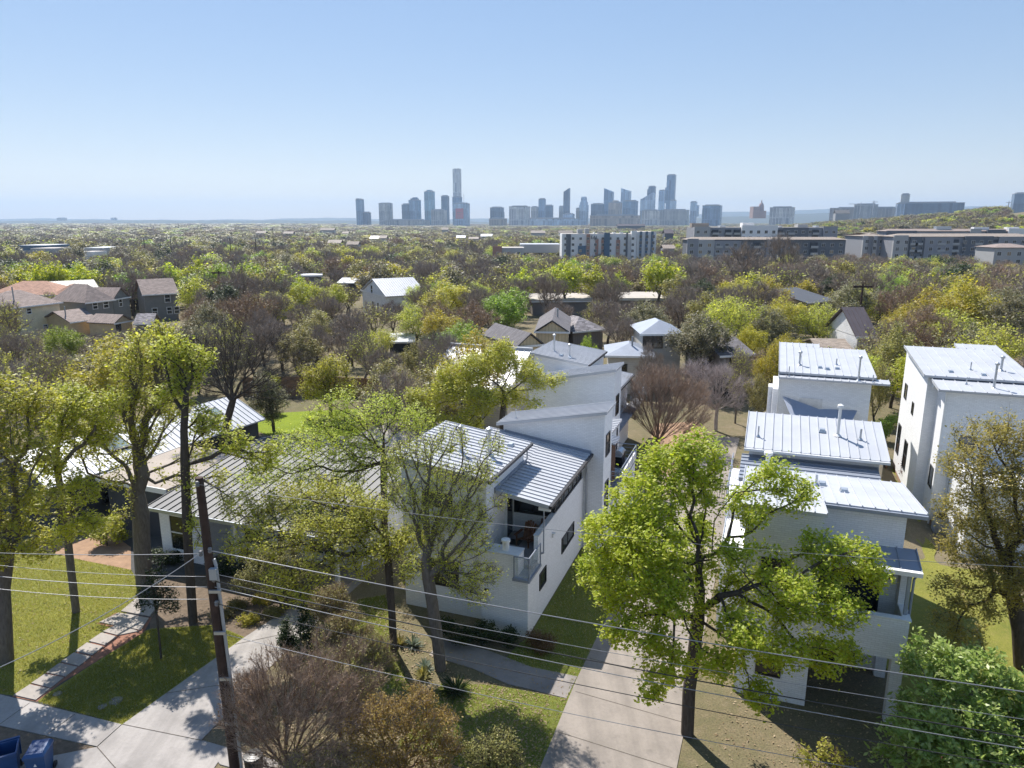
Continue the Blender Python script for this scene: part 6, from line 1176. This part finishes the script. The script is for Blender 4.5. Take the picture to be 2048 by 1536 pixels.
HAND = [('bright', 78, 555, 38, 150), ('bright', 118, 550, 34, 153), ('bright', 165, 555, 40, 150), ('bright', 345, 555, 36, 160), ('bright', 395, 545, 38, 158), ('green', 445, 565, 42, 150), ('green', 500, 562, 44, 148), ('spring', 385, 590, 40, 128), ('bright', 600, 585, 42, 132), ('spring', 555, 625, 52, 112), ('bright', 615, 600, 46, 122), ('bright', 665, 605, 44, 124), ('bare', 500, 640, 44, 108), ('spring', 620, 655, 42, 103),
        ('bright', 1045, 562, 38, 148), ('bright', 1130, 560, 48, 150), ('bright', 1190, 560, 42, 153), ('bright', 1320, 555, 48, 150), ('bright', 1365, 575, 35, 146), ('green', 1015, 630, 62, 98), ('bright', 950, 600, 44, 130), ('green', 890, 600, 44, 132), ('rusty', 935, 655, 62, 90), ('spring', 835, 600, 38, 132), ('gold', 795, 562, 38, 185), ('gold', 1480, 600, 52, 120), ('gold', 1545, 600, 52, 118), ('gold', 1560, 650, 66, 96), ('spring', 1640, 655, 58, 92), ('gold', 1500, 680, 40, 84),
        ('grey', 1405, 690, 78, 73), ('gold', 1860, 640, 80, 86), ('gold', 1940, 625, 80, 88), ('olive', 1795, 700, 62, 72), ('gold', 1800, 650, 50, 92), ('grey', 2030, 640, 70, 80), ('bare', 1720, 590, 66, 112), ('bare', 1485, 540, 60, 155), ('bare', 1570, 505, 45, 200), ('bare', 1250, 645, 48, 96), ('rusty', 1330, 640, 40, 110), ('bud', 745, 655, 58, 98), ('spring', 830, 650, 50, 96), ('deep', 14, 668, 34, 100), ('bud', 95, 708, 58, 82), ('bare', 185, 712, 50, 82), ('bud', 255, 715, 48, 79), ('spring', 310, 690, 40, 84), ('bare', 20, 720, 60, 72),
        ('bare', 690, 700, 50, 80), ('bare', 760, 740, 50, 68), ('olive', 830, 720, 44, 72), ('green', 1172, 690, 26, 68), ('bud', 1010, 590, 40, 128), ('bare', 1100, 590, 50, 122), ('bare', 1220, 590, 50, 124), ('rusty', 400, 640, 50, 105), ('spring', 460, 660, 36, 98), ('bare', 560, 690, 56, 84), ('bare', 630, 690, 46, 82), ('olive', 1985, 700, 60, 74), ('bud', 2040, 700, 50, 70), ('olive', 1760, 745, 34, 62), ('bright', 540, 775, 26, 66), ('deep', 870, 690, 36, 80), ('gold', 1570, 700, 40, 78), ('rusty', 1525, 730, 40, 70), ('bare', 1300, 720, 36, 70), ('bud', 120, 740, 50, 70), ('bare', 210, 745, 46, 68), ('bare', 60, 770, 46, 64), ('bare', 330, 700, 50, 76), ('gold', 1548, 715, 44, 63), ('olive', 1522, 780, 36, 58), ('bud', 1480, 720, 36, 62), ('bare', 700, 655, 44, 96), ('rusty', 880, 640, 46, 94), ('spring', 760, 690, 40, 82)]
for a in HAND: hand(*a)
# --- fill in the rest
frng = random.Random(5)
def region_weights(px, Y):
    w = dict(bare=5.0, rusty=1.6, bud=2.8, spring=1.0, olive=1.3, gold=.3, green=.6, deep=.5, bright=.35, grey=.9)
    if px > 1400: w.update(gold=1.4, olive=2.2, grey=1.2, bare=3.8)
    if px < 500: w.update(bare=4.2, bud=3.4)
    if Y > 158: w.update(bare=4.6, rusty=1.3, olive=1.9, deep=.5, green=.5, grey=1.5, bud=2.6, spring=.9, gold=.25, bright=.18)
    if Y > 500: w.update(grey=2.2, bud=3.0, deep=.7)
    return w
def ok_spot(x, y, h, rad, pts, sp):
    for (a, b, r) in OCC:
        if abs(x - a) < r + rad * .5 and abs(y - b) < r + rad * .5 and math.hypot(x - a, y - b) < r + rad * .45: return False
    z = ground_z(x, y); p1 = proj((x, y - rad, z + h)); p0 = proj((x, y, z)); k = FPX / p0[2]
    for (x0, x1, y0, y1, Y) in KEEP:
        if y < Y + 3 and p1[0] + rad * k * .8 > x0 and p1[0] - rad * k * .8 < x1 and p1[1] < y1 - 2 and p0[1] > y0: return False
    q = Vector((x, y, 0)) - GO; a, b = q.dot(GA), q.dot(GB)
    if a < 42 and -13 < b < 30: return False
    if a < 50 and 3 < b < 9.5: return False
    if y < 56 and x > -36 and x < -9: return False
    if y < 42 and x < -9: return False
    if abs(x + 19) < 9 and 55 < y < 76: return False
    return True
cells = {}
def free(x, y, s):
    c = (int(x // 4), int(y // 4)); n = int(s // 4) + 1
    for i in range(-n, n + 1):
        for j in range(-n, n + 1):
            for (a, b) in cells.get((c[0] + i, c[1] + j), ()):
                if (a - x) ** 2 + (b - y) ** 2 < s * s: return False
    return True
for t, sp, x, y, z in TREES: cells.setdefault((int(x // 4), int(y // 4)), []).append((x, y))
def pick(w):
    t = frng.uniform(0, sum(w.values()))
    for k, v in w.items():
        t -= v
        if t <= 0: return k
    return 'bare'
cand = []
for _ in range(26000):
    Y = 44 + 122 * frng.random() ** .75; px = frng.uniform(-90, 2140); x = (px - 1024) / FPX * (Y * CP + 4); h = frng.uniform(6.5, 10.5); rad = h * frng.uniform(.38, .52)
    if free(x, Y, 4.5 if Y < 90 else 5.6) and ok_spot(x, Y, h, rad, None, None): cells.setdefault((int(x // 4), int(Y // 4)), []).append((x, Y)); cand.append((Y, x, h, rad, px))
cand.sort(); NIND = 292 - len(TREES) - 26
for Y, x, h, rad, px in cand[:NIND]: place_tree(pick(region_weights(px, Y)), x, Y, h, rad, frng.randrange(2), None)
REST = cand[NIND:]
YMAX = cand[NIND - 1][0] if len(cand) > NIND else 165
LAND = [('white gabled cottage', 762, 152), ('cream two-storey house', 60, 118), ('grey gabled house', 235, 118), ('tall blue grey house', 320, 122), ('tan gabled houses', 1100, 78), ('silver hipped roofs', 1290, 74), ('third white house on the right', 1650, 60), ('right edge white house', 1960, 58), ('narrow brown roofed house', 1735, 86), ('long pale flat roofs', 1200, 142), ('second white house on the left', 1150, 50), ('green back lawn', 640, 66), ('dark carport', 805, 86), ('pale two-storey house', 1645, 122), ('grey stucco house', 1480, 68)]
grp = {}
for t, sp, x, y, z in TREES:
    px = proj((x, y, z))[0]
    best = min(LAND, key=lambda l: abs(l[1] - px) / 60 + abs(l[2] - y) / 14); dx = px - best[1]
    rel = ('behind' if y > best[2] else 'in front of') if abs(dx) < 70 else ('left of' if dx < 0 else 'right of')
    grp.setdefault((sp, rel, best[0]), []).append((px, y, t))
ordn = ['first', 'second', 'third', 'fourth', 'fifth', 'sixth', 'seventh', 'eighth', 'ninth', 'tenth', 'eleventh', 'twelfth', 'thirteenth', 'fourteenth', 'fifteenth', 'sixteenth']
for (sp, rel, lm), L in grp.items():
    L.sort(key=lambda q: q[0]); base = SPEC[sp][1] + ' ' + rel + ' the ' + lm
    for i, (px, y, t) in enumerate(L):
        t['label'] = base if len(L) == 1 else base + (', leftmost' if i == 0 else ', rightmost' if i == len(L) - 1 else ', ' + ordn[min(i, 15)] + ' from left'); t['group'] = 'trees of the neighbourhood'
# --- the wood beyond: one mass
pts, scl, rot, idx = [], [], [], []
kinds = ['bare', 'rusty', 'bud', 'spring', 'olive', 'gold', 'green', 'deep', 'bright', 'grey']; frng = random.Random(9)
pc = bpy.data.collections.new('tree kinds'); order = []
for lod in (2, 3):
    for v in (0, 1):
        for k in kinds:
            p = proto(k, lod, v)
            if p['whole'] is None: p['whole'] = data_mesh(k, p['parts'])
            o = bpy.data.objects.new('kind %02d' % len(order), p['whole']); pc.objects.link(o); order.append((lod, v, k))
IDX = {q: i for i, q in enumerate(order)}
def add(x, y, h, rad, px):
    k = pick(region_weights(px, y)); d = math.hypot(x, y); v = frng.randrange(2)
    pts.append((x, y, ground_z(x, y))); scl.append((rad / 4.0, rad / 4.0, h / 8.8)); rot.append(frng.uniform(0, 6.28)); idx.append(IDX[(2 if d < 430 else 3, v, k)])
for Y, x, h, rad, px in REST: add(x, Y, h, rad, px)
Y = 150.0
while Y < 4200:
    s = 6.3 * (1 + (Y - 150) / 420) if Y < 1500 else 27 + (Y - 1500) / 60; half = Y * .86 + 60; n = int(2 * half / s)
    for i in range(n):
        x = -half + (i + frng.random()) * 2 * half / n; y = Y + frng.uniform(-.5, .5) * s
        if y < YMAX + 2 and abs(x) < y * .8: continue
        h = frng.uniform(6.5, 11); rad = h * frng.uniform(.42, .6) * max(1, s / 9.5); px = 1024 + x / y * FPX
        if y < 1600 and not ok_spot(x, y, h, rad * .8, None, None): continue
        if y >= 1600:
            tp = proj((x, y, ground_z(x, y) + h))
            if tp[1] < 452 and 690 < tp[0] < 1450: h *= .6
        add(x, y, h, rad, px)
        if 430 < y < 2400 and x / y > .25:
            for _ in range(2):
                x2, y2 = x + frng.uniform(-s, s) * .6, y + frng.uniform(-s, s) * .6
                if ok_spot(x2, y2, h, rad * .8, None, None): add(x2, y2, h * frng.uniform(.8, 1), rad, px)
    Y += s * .9
me = bpy.data.meshes.new('woodland'); me.vertices.add(len(pts)); me.vertices.foreach_set('co', np.array(pts, np.float32).ravel())
a = me.attributes.new('sc', 'FLOAT_VECTOR', 'POINT'); a.data.foreach_set('vector', np.array(scl, np.float32).ravel()); a = me.attributes.new('rz', 'FLOAT', 'POINT'); a.data.foreach_set('value', np.array(rot, np.float32)); a = me.attributes.new('pi', 'INT', 'POINT'); a.data.foreach_set('value', np.array(idx, np.int32))
wo = link(bpy.data.objects.new('woodland', me)); tag(wo, 'woods stretching from the neighbourhood to the skyline', None, None, 'stuff')
ng = bpy.data.node_groups.new('woodland', 'GeometryNodeTree'); ng.interface.new_socket('Geometry', in_out='INPUT', socket_type='NodeSocketGeometry'); ng.interface.new_socket('Geometry', in_out='OUTPUT', socket_type='NodeSocketGeometry')
N = ng.nodes; gi = N.new('NodeGroupInput'); go_ = N.new('NodeGroupOutput'); ip = N.new('GeometryNodeInstanceOnPoints'); ci = N.new('GeometryNodeCollectionInfo'); ci.inputs[0].default_value = pc; ci.inputs[1].default_value = True; ci.inputs[2].default_value = True
def attr(nm, ty): n = N.new('GeometryNodeInputNamedAttribute'); n.data_type = ty; n.inputs[0].default_value = nm; return n.outputs[0]
mp = N.new('GeometryNodeMeshToPoints'); ng.links.new(gi.outputs[0], mp.inputs[0]); ng.links.new(mp.outputs[0], ip.inputs['Points']); ng.links.new(ci.outputs[0], ip.inputs['Instance']); ip.inputs['Pick Instance'].default_value = True
ng.links.new(attr('pi', 'INT'), ip.inputs['Instance Index']); ng.links.new(attr('sc', 'FLOAT_VECTOR'), ip.inputs['Scale']); cx = N.new('ShaderNodeCombineXYZ'); ng.links.new(attr('rz', 'FLOAT'), cx.inputs[2]); ng.links.new(cx.outputs[0], ip.inputs['Rotation']); ng.links.new(ip.outputs[0], go_.inputs[0])
md = wo.modifiers.new('wood', 'NODES'); md.node_group = ng
print('TREES', len(TREES), 'stuff', len(pts), 'cand', len(cand), 'ymax', YMAX)
# ================================================================ poles, wires, bins, street
PB = at(470, 1537)
pole = thing('utility_pole', 'tall dark wooden utility pole at the left driveway with a pale conduit up its side', 'utility pole', PB)
top = aty(398, 955, PB.y + .1) - PB
def pole_at(t): return Vector((top.x * t, top.y * t, top.z * t))
plain('pole_wood', (.055, .032, .024), .9, 0, .45, 3, .5, 14); plain('conduit_grey', (.42, .44, .46), .5, .2, .08); plain('wire_black', (.03, .03, .032), .5, 0, .1); plain('wire_steel', (.34, .34, .35), .35, .5, .1); plain('porcelain', (.2, .19, .18), .3, 0, .1)
mb = MB(); mb.tube([(0, 0, -.3)] + [pole_at(t) for t in (.1, .3, .5, .7, .9, 1)], [.165, .165, .155, .15, .14, .13, .12], 12); mb.build('post', MATS['pole_wood'], pole, smooth=False)
mb = MB(); mb.tube([pole_at(0) + Vector((.24, -.02, 0)), pole_at(.3) + Vector((.23, -.02, 0)), pole_at(.72) + Vector((.2, -.02, 0)), pole_at(.74) + Vector((.16, -.02, 0))], .055, 8); mb.build('conduit', MATS['conduit_grey'], pole)
for k, t in enumerate((.18, .34, .5, .64)): mb = MB(); q = pole_at(t); mb.box(q.x - .05, q.x + .32, q.y - .2, q.y - .13, q.z - .05, q.z + .05); mb.build('bracket', MATS['galvanised'], pole)
mb = MB(); q = pole_at(.705); mb.box(q.x + .05, q.x + .28, q.y - .24, q.y - .1, q.z - .25, q.z + .12); mb.build('junction_box', MATS['conduit_grey'], pole)
for t, dx in ((.985, .0), (.775, .14), (.765, -.16), (.68, .15), (.6, .14)): mb = MB(); q = pole_at(t); mb.lathe([(.0, -.09), (.05, -.08), (.07, -.03), (.045, 0), (.07, .04), (.05, .09), (0, .11)], 0, 0, 10); mb.v = [(v[0] + q.x + dx, v[1] + q.y - .16, v[2] + q.z) for v in mb.v]; mb.build('insulator', MATS['porcelain'], pole)
def wire(label, p, q, sag, r=.011, mat='wire_steel', extra=(), n=28):
    P, Q = Vector(p), Vector(q); pts_ = []
    for i in range(n + 1): t = i / n; v = P.lerp(Q, t); v.z -= sag * 4 * t * (1 - t); pts_.append(v - P)
    mb = MB(); mb.tube(pts_, r, 5); o = mb.build('overhead_wire', MATS[mat], None, P, smooth=True); return tag(o, label, 'wire', 'overhead wires on the utility pole')
def polew(t, dx=0.0): return PB + pole_at(t) + Vector((dx, -.17, 0))
YR = 17.5
wire('thin topmost wire running right from the pole top past the covered patio', polew(.985), aty(2300, 1145, 20.5), .45, .008)
wire('highest of the thick bundled wires sloping right across the white house corner', polew(.775, .14), aty(2200, 1405, YR), .25, .017)
wire('thin wire just below the highest thick wire on the right', polew(.70, .14), aty(2200, 1460, YR), .3, .009)
wire('second thick dark wire sloping right across the driveway', polew(.675, .15), aty(2200, 1500, YR - .3), .25, .019, 'wire_black')
wire('bright steel wire just under the second thick wire', polew(.655, .15), aty(2200, 1522, YR - .3), .3, .014)
wire('third dark wire of the lower group on the right', polew(.6, .14), aty(2200, 1560, YR - .5), .3, .013, 'wire_black')
wire('lowest thin wire sloping right below the garden path', polew(.50, .14), aty(2100, 1600, YR - .8), .35, .01)
wire('nearly level wire from the pole to the left edge at porch height', polew(.765, -.16), aty(-200, 1096, 21.0), .12, .011)
wire('thin upper wire of the left-hand group below the level wire', polew(.69, -.1), aty(-200, 1105, 20.6), .2, .008)
wire('middle wire of the left-hand group crossing the tree trunks', polew(.655, -.1), aty(-200, 1128, 20.4), .2, .012)
wire('lowest wire of the left-hand group crossing the left lawn', polew(.615, -.1), aty(-200, 1150, 20.2), .25, .01)
wire('pale service wire dropping left from the pole across the stepping slabs', polew(.77, -.1), aty(-160, 1400, 16.5), .35, .014)
wire('house service drop from the pole to the low brick house', polew(.98), aty(640, 985, 37), .5, .008)
# wheelie bins
def bin_(px, label, rz, lid=True, sc=1.0):
    b = at(*px); t = thing('wheelie_bin', label, 'wheelie bin', b, rz, 'blue bins by the street'); M = MATS['bin_blue']
    mb = MB(); w0, w1, d0, d1, h = .24, .31, .26, .37, 1.0
    o = [(-w0, -d0, .06), (w0, -d0, .06), (w0, d0, .06), (-w0, d0, .06), (-w1, -d1, h), (w1, -d1, h), (w1, d1, h), (-w1, d1, h)]
    if lid: mb.hexa(o)
    else:
        i_ = len(mb.v); mb.v += o + [(-w1 + .03, -d1 + .03, h), (w1 - .03, -d1 + .03, h), (w1 - .03, d1 - .03, h), (-w1 + .03, d1 - .03, h), (-w0, -d0, .12), (w0, -d0, .12), (w0, d0, .12), (-w0, d0, .12)]
        for f in ((3, 2, 1, 0), (0, 1, 5, 4), (1, 2, 6, 5), (2, 3, 7, 6), (3, 0, 4, 7), (4, 5, 9, 8), (5, 6, 10, 9), (6, 7, 11, 10), (7, 4, 8, 11), (8, 9, 13, 12), (9, 10, 14, 13), (10, 11, 15, 14), (11, 8, 12, 15), (12, 13, 14, 15)): mb.f.append(f); mb.m.append(0)
    for s in (-1, 1): mb.box(s * w1 - .015, s * w1 + .015, -d1 - .02, d1 + .02, h - .07, h - .003)
    mb.box(-w1, w1, -d1 - .035, -d1 - .005, h - .08, h - .004); mb.build('body', M, t)
    l = MB()
    if lid: l.hexa([(-w1 - .02, -d1 - .05, h + .003), (w1 + .02, -d1 - .05, h + .003), (w1 + .02, d1 + .02, h + .003), (-w1 - .02, d1 + .02, h + .003), (-w1 + .05, -d1 + .03, h + .1), (w1 - .05, -d1 + .03, h + .1), (w1 - .05, d1 - .06, h + .13), (-w1 + .05, d1 - .06, h + .13)])
    else: l.hexa([(-w1, d1 + .03, h - .62), (w1, d1 + .03, h - .62), (w1, d1 + .08, h - .62), (-w1, d1 + .08, h - .62), (-w1 - .02, d1 + .05, h + .02), (w1 + .02, d1 + .05, h + .02), (w1 + .02, d1 + .12, h + .02), (-w1 - .02, d1 + .12, h + .02)])
    l.build('lid', M, t); hd = MB(); hd.tube([(-w1 + .05, d1 + .09, h - .06), (w1 - .05, d1 + .09, h - .06)], .018, 6); hd.build('handle', M, t)
    for s in (-1, 1): wv = MB(); wv.tube([(s * (w0 + .01), d0 + .05, .12), (s * (w0 + .07), d0 + .05, .12)], .12, 12); wv.build('wheel', MATS['black_metal'], t)
    if lid: em = MB(); em.poly([(-.05, -.045, 0), (.05, -.045, 0), (0, .055, 0)]); e = em.build('emblem', MATS['trim_white'], t); e.rotation_euler = (R(90 - 6), 0, 0); e.location = (0, -.346, .66)
plain('bin_blue', (.02, .07, .2), .4, 0, .15, 3)
bin_((22, 1548), 'blue wheelie bin with its lid open, leftmost by the sidewalk', R(28), False); bin_((85, 1550), 'blue wheelie bin with closed lid, right of the open one', R(12), True)
mb = MB(); mb.lathe([(.27, 0), (.3, .75), (.33, .78), (.31, .82), (0, .86)], 0, 0, 14); b = at(510, 1552); t = thing('waste_bin', 'dark round bin half hidden behind the bare shrub near the pole', 'bin', b); mb.build('body', MATS['black_metal'], t); mb = MB(); mb.tube([(-.12, 0, .86), (-.1, 0, .93), (.1, 0, .93), (.12, 0, .86)], .015, 6); mb.build('handle', MATS['black_metal'], t)
# small stepping covers in the lawn
for i, (x, y, d) in enumerate(((115, 1388, 'left'), (232, 1402, 'right, largest'), (205, 1414, 'lower'))):
    mb = MB(); mb.lathe([(0, .03), (.16 if i != 1 else .24, .03), (.17 if i != 1 else .25, 0)], 0, 0, 14); tag(mb.build('utility_cover', MATS['concrete_path'], None, at(x, y)), 'pale round utility cover set in the lawn corner by the sidewalk, ' + d, 'utility cover', 'covers in the lawn')
# poles in the distance
for x, yt, yb, Y, lb in ((287, 476, 512, 330, 'far wooden pole with crossarm, leftmost of the row on the left'), (340, 473, 498, 420, 'far wooden pole with crossarm, second in the row on the left'), (459, 473, 508, 350, 'far wooden pole with wide crossarm, third in the row on the left'), (510, 475, 515, 340, 'far wooden pole with crossarm, rightmost of the row on the left'), (437, 542, 600, 135, 'dark wooden pole in front of the mid green trees at left'), (545, 455, 480, 600, 'thin far pole on the skyline left of the towers'), (1726, 568, 640, 98, 'dark wooden pole behind the narrow brown roofed house')):
    p = aty(x, yt, Y); g = ground_z(p.x, Y); t = thing('utility_pole', lb, 'utility pole', (p.x, Y, g), 0, 'utility poles among the far trees'); mb = MB(); mb.cyl(0, 0, 0, p.z - g, .18 if Y > 200 else .14, 6); mb.build('post', MATS['pole_wood'], t); mb = MB(); mb.box(-1.3, 1.3, -.12, .12, p.z - g - .5, p.z - g - .2); mb.build('crossarm', MATS['pole_wood' if Y < 200 else 'concrete_cap'], t)
# street and parked cars by the apartments
rd = []; R0_, R1_ = aty(1722, 560, 235), aty(1716, 478, 520); mb = MB(); n_ = 24; W_ = 6
pr_ = None
for i in range(n_ + 1):
    p = R0_.lerp(R1_, i / n_); z = ground_z(p.x, p.y) + .12; c = ((p.x - W_, p.y, z), (p.x + W_, p.y, z))
    if pr_: mb.poly([pr_[0], pr_[1], c[1], c[0]])
    pr_ = c
struct(mb.build('road', MATS['concrete_drive']))
for i in range(10): p = R0_.lerp(R1_, i / 9); 
plain('car_white', (.7, .7, .7), .25, .1, .03); plain('car_dark', (.04, .05, .07), .25, .2, .1); plain('car_red', (.3, .04, .04), .25, .1, .05); plain('tyre', (.02, .02, .02), .8, 0, .1)
for i, (f, s, mt, lb) in enumerate(((.25, 1, 'car_white', 'white car parked nearest on the street beside the grey apartments'), (.33, 1, 'car_dark', 'dark car parked second on the street beside the grey apartments'), (.41, 1, 'car_red', 'dark red car parked third on the street beside the grey apartments'), (.36, -1, 'car_white', 'white car parked on the opposite kerb of the apartment street'), (.5, 1, 'car_dark', 'farthest dark car parked on the street beside the grey apartments'))):
    p = R0_.lerp(R1_, f); x = p.x + s * 4.6; t = thing('parked_car', lb, 'car', (x, p.y, ground_z(p.x, p.y) + .13), 0, 'cars parked on the apartment street')
    mb = MB(); mb.hexa([(-.9, -2.2, .3), (.9, -2.2, .3), (.9, 2.2, .3), (-.9, 2.2, .3), (-.85, -2.15, .85), (.85, -2.15, .85), (.85, 2.15, .85), (-.85, 2.15, .85)]); mb.build('body', MATS[mt], t)
    mb = MB(); mb.hexa([(-.82, -1.5, .85), (.82, -1.5, .85), (.82, 1.1, .85), (-.82, 1.1, .85), (-.65, -1.0, 1.45), (.65, -1.0, 1.45), (.65, .5, 1.45), (-.65, .5, 1.45)]); mb.build('cabin', MATS['glass_grey'], t)
    for sx in (-1, 1):
        for yy in (-1.4, 1.4): mb = MB(); mb.tube([(sx * .75, yy, .33), (sx * .95, yy, .33)], .33, 10); mb.build('wheel', MATS['tyre'], t)

# grass blades and fallen leaves on the near ground
def in_poly(P, n, rng):
    P = np.array(P); lo, hi = P.min(0), P.max(0); q = rng.uniform(lo, hi, size=(n, 2)); ins = np.zeros(n, bool); j = len(P) - 1
    for i in range(len(P)):
        c = ((P[i, 1] > q[:, 1]) != (P[j, 1] > q[:, 1])) & (q[:, 0] < (P[j, 0] - P[i, 0]) * (q[:, 1] - P[i, 1]) / (P[j, 1] - P[i, 1] + 1e-12) + P[i, 0]); ins ^= c; j = i
    return q[ins]
nrg = np.random.default_rng(21); pp = lambda L: [tuple(at(*p).xy) for p in L]; gp = lambda L: [tuple(grid(b, a).xy) for a, b in L]
LAWNS = [(pp([(0, 1105), (160, 1120), (262, 1140), (285, 1175), (245, 1240), (28, 1392), (-20, 1380)]), 60000), (pp([(76, 1406), (245, 1448), (486, 1275), (430, 1252), (300, 1260), (285, 1268)]), 45000), (gp([(-8, 2.8), (9.3, 2.85), (9.3, 0.15), (0, 0.15), (-2.0, -.4), (-2.05, 2.6), (-3.45, 2.7), (-3.6, -.2), (-4.2, -2.2), (-8, -2.2)]), 60000), (pp([(690, 1260), (715, 1200), (770, 1190), (790, 1250), (800, 1330), (830, 1390), (700, 1340)]), 14000)]
C = np.concatenate([in_poly(P, n, nrg) for P, n in LAWNS]); C = np.concatenate([C, np.full((len(C), 1), .012)], 1); D = nrg.normal(size=(len(C), 3)) * .55; D[:, 2] = 1
g_ = data_mesh('grass_blades', [(spikes(nrg, C, D, .09, .016), 'leaf_grass', False)]); tag(link(bpy.data.objects.new('grass_blades', g_)), 'short grass blades on the front lawns', None, None, 'stuff')
A1 = gp([(-9, -3), (-9, 17), (-1, 17.5), (10, 17.5), (10, 14.8), (-.6, 8.6), (-1.2, 8.5), (-8, 7.3), (-8, 2.9), (-2, 2.7), (-2, -3)]); A2 = pp([(640, 1250), (780, 1190), (900, 1340), (1100, 1400), (1080, 1536), (480, 1536), (460, 1440)])
C = np.concatenate([in_poly(A1, 9000, nrg), in_poly(A2, 9000, nrg), in_poly(LAWNS[0][0], 900, nrg), in_poly(LAWNS[2][0], 1500, nrg)]); C = np.concatenate([C, np.full((len(C), 1), .035)], 1)
q, f = leaf_quads(nrg, C, .085, 2.5, .5)
f_ = data_mesh('fallen_leaves', [((q, f), 'leaf_litter', False)]); tag(link(bpy.data.objects.new('fallen_leaves', f_)), 'dry fallen leaves scattered on the ground', None, None, 'stuff')
SKY_AIR, SKY_DUST, SKY_OZONE, SKY_STR = 1.0, 0.15, 1.2, .2
SKY_GAMMA, SKY_TINT, SKY_SAT = .42, (.945, .925, .96), 1.8
HAZE_COL, HAZE_D, HAZE_G = (.55, .74, 1, 1), .0001, .2
EXPO = 0.95
# ================================================================ light, sky, camera
SUN_EL = R(53); SUN_DIR = Vector((-.454 * math.cos(SUN_EL), .891 * math.cos(SUN_EL), math.sin(SUN_EL)))
sl = bpy.data.lights.new('sun', 'SUN'); sl.energy = 4.2; sl.angle = R(.5); sl.color = (1, .95, .87)
so = bpy.data.objects.new('sun', sl); COL.objects.link(so); so.rotation_euler = (-SUN_DIR).to_track_quat('-Z', 'Y').to_euler(); so.location = (0, 0, 60)
W = bpy.data.worlds.new('World'); SC.world = W; W.use_nodes = True
wt = NT(W); bg = wt.n['Background']
sk = wt.new('ShaderNodeTexSky'); sk.sky_type = 'NISHITA'; sk.sun_disc = False; sk.sun_elevation = SUN_EL; sk.sun_rotation = math.atan2(SUN_DIR.x, SUN_DIR.y); sk.altitude = 150
sk.air_density = SKY_AIR; sk.dust_density = SKY_DUST; sk.ozone_density = SKY_OZONE
gm = wt.new('ShaderNodeGamma'); gm.inputs[1].default_value = SKY_GAMMA; wt.link(sk.outputs[0], gm.inputs[0]); sh_ = wt.new('ShaderNodeHueSaturation'); sh_.inputs['Saturation'].default_value = SKY_SAT; wt.link(mix(wt, 1.0, gm.outputs[0], SKY_TINT, 'MULTIPLY'), sh_.inputs['Color']); wt.link(sh_.outputs[0], bg.inputs[0]); bg.inputs[1].default_value = SKY_STR
hz = MB(); hz.box(-13000, 13000, -600, 13000, -40, 330)
hm = bpy.data.materials.new('air_haze'); hm.use_nodes = True; ht = NT(hm); ht.n.clear()
ho = ht.new('ShaderNodeOutputMaterial'); hv = ht.new('ShaderNodeVolumePrincipled'); hv.inputs['Color'].default_value = HAZE_COL; hv.inputs['Density'].default_value = HAZE_D; hv.inputs['Anisotropy'].default_value = HAZE_G
ht.link(hv.outputs[0], ho.inputs['Volume'])
if HAZE_D > 0: tag(hz.build('haze', hm), kind='stuff')
cam = bpy.data.cameras.new('camera'); cam.sensor_width = 36; cam.lens = FPX / 2048 * 36; cam.clip_start = .3; cam.clip_end = 40000
co = bpy.data.objects.new('camera', cam); COL.objects.link(co); co.location = (0, 0, CAMH); co.rotation_euler = (math.pi / 2 - PITCH, 0, 0); SC.camera = co
SC.view_settings.view_transform = 'Standard'; SC.view_settings.look = 'None'; SC.view_settings.exposure = EXPO; SC.view_settings.gamma = 1
cy = SC.cycles; cy.use_denoising = True; cy.max_bounces = 5; cy.diffuse_bounces = 3; cy.glossy_bounces = 2; cy.transmission_bounces = 3; cy.volume_bounces = 0; cy.transparent_max_bounces = 8
cy.caustics_reflective = False; cy.caustics_refractive = False; cy.use_adaptive_sampling = True; cy.adaptive_threshold = .02; cy.sample_clamp_indirect = 6
try: cy.denoising_prefilter = 'ACCURATE'; cy.denoising_input_passes = 'RGB_ALBEDO_NORMAL'
except Exception: pass
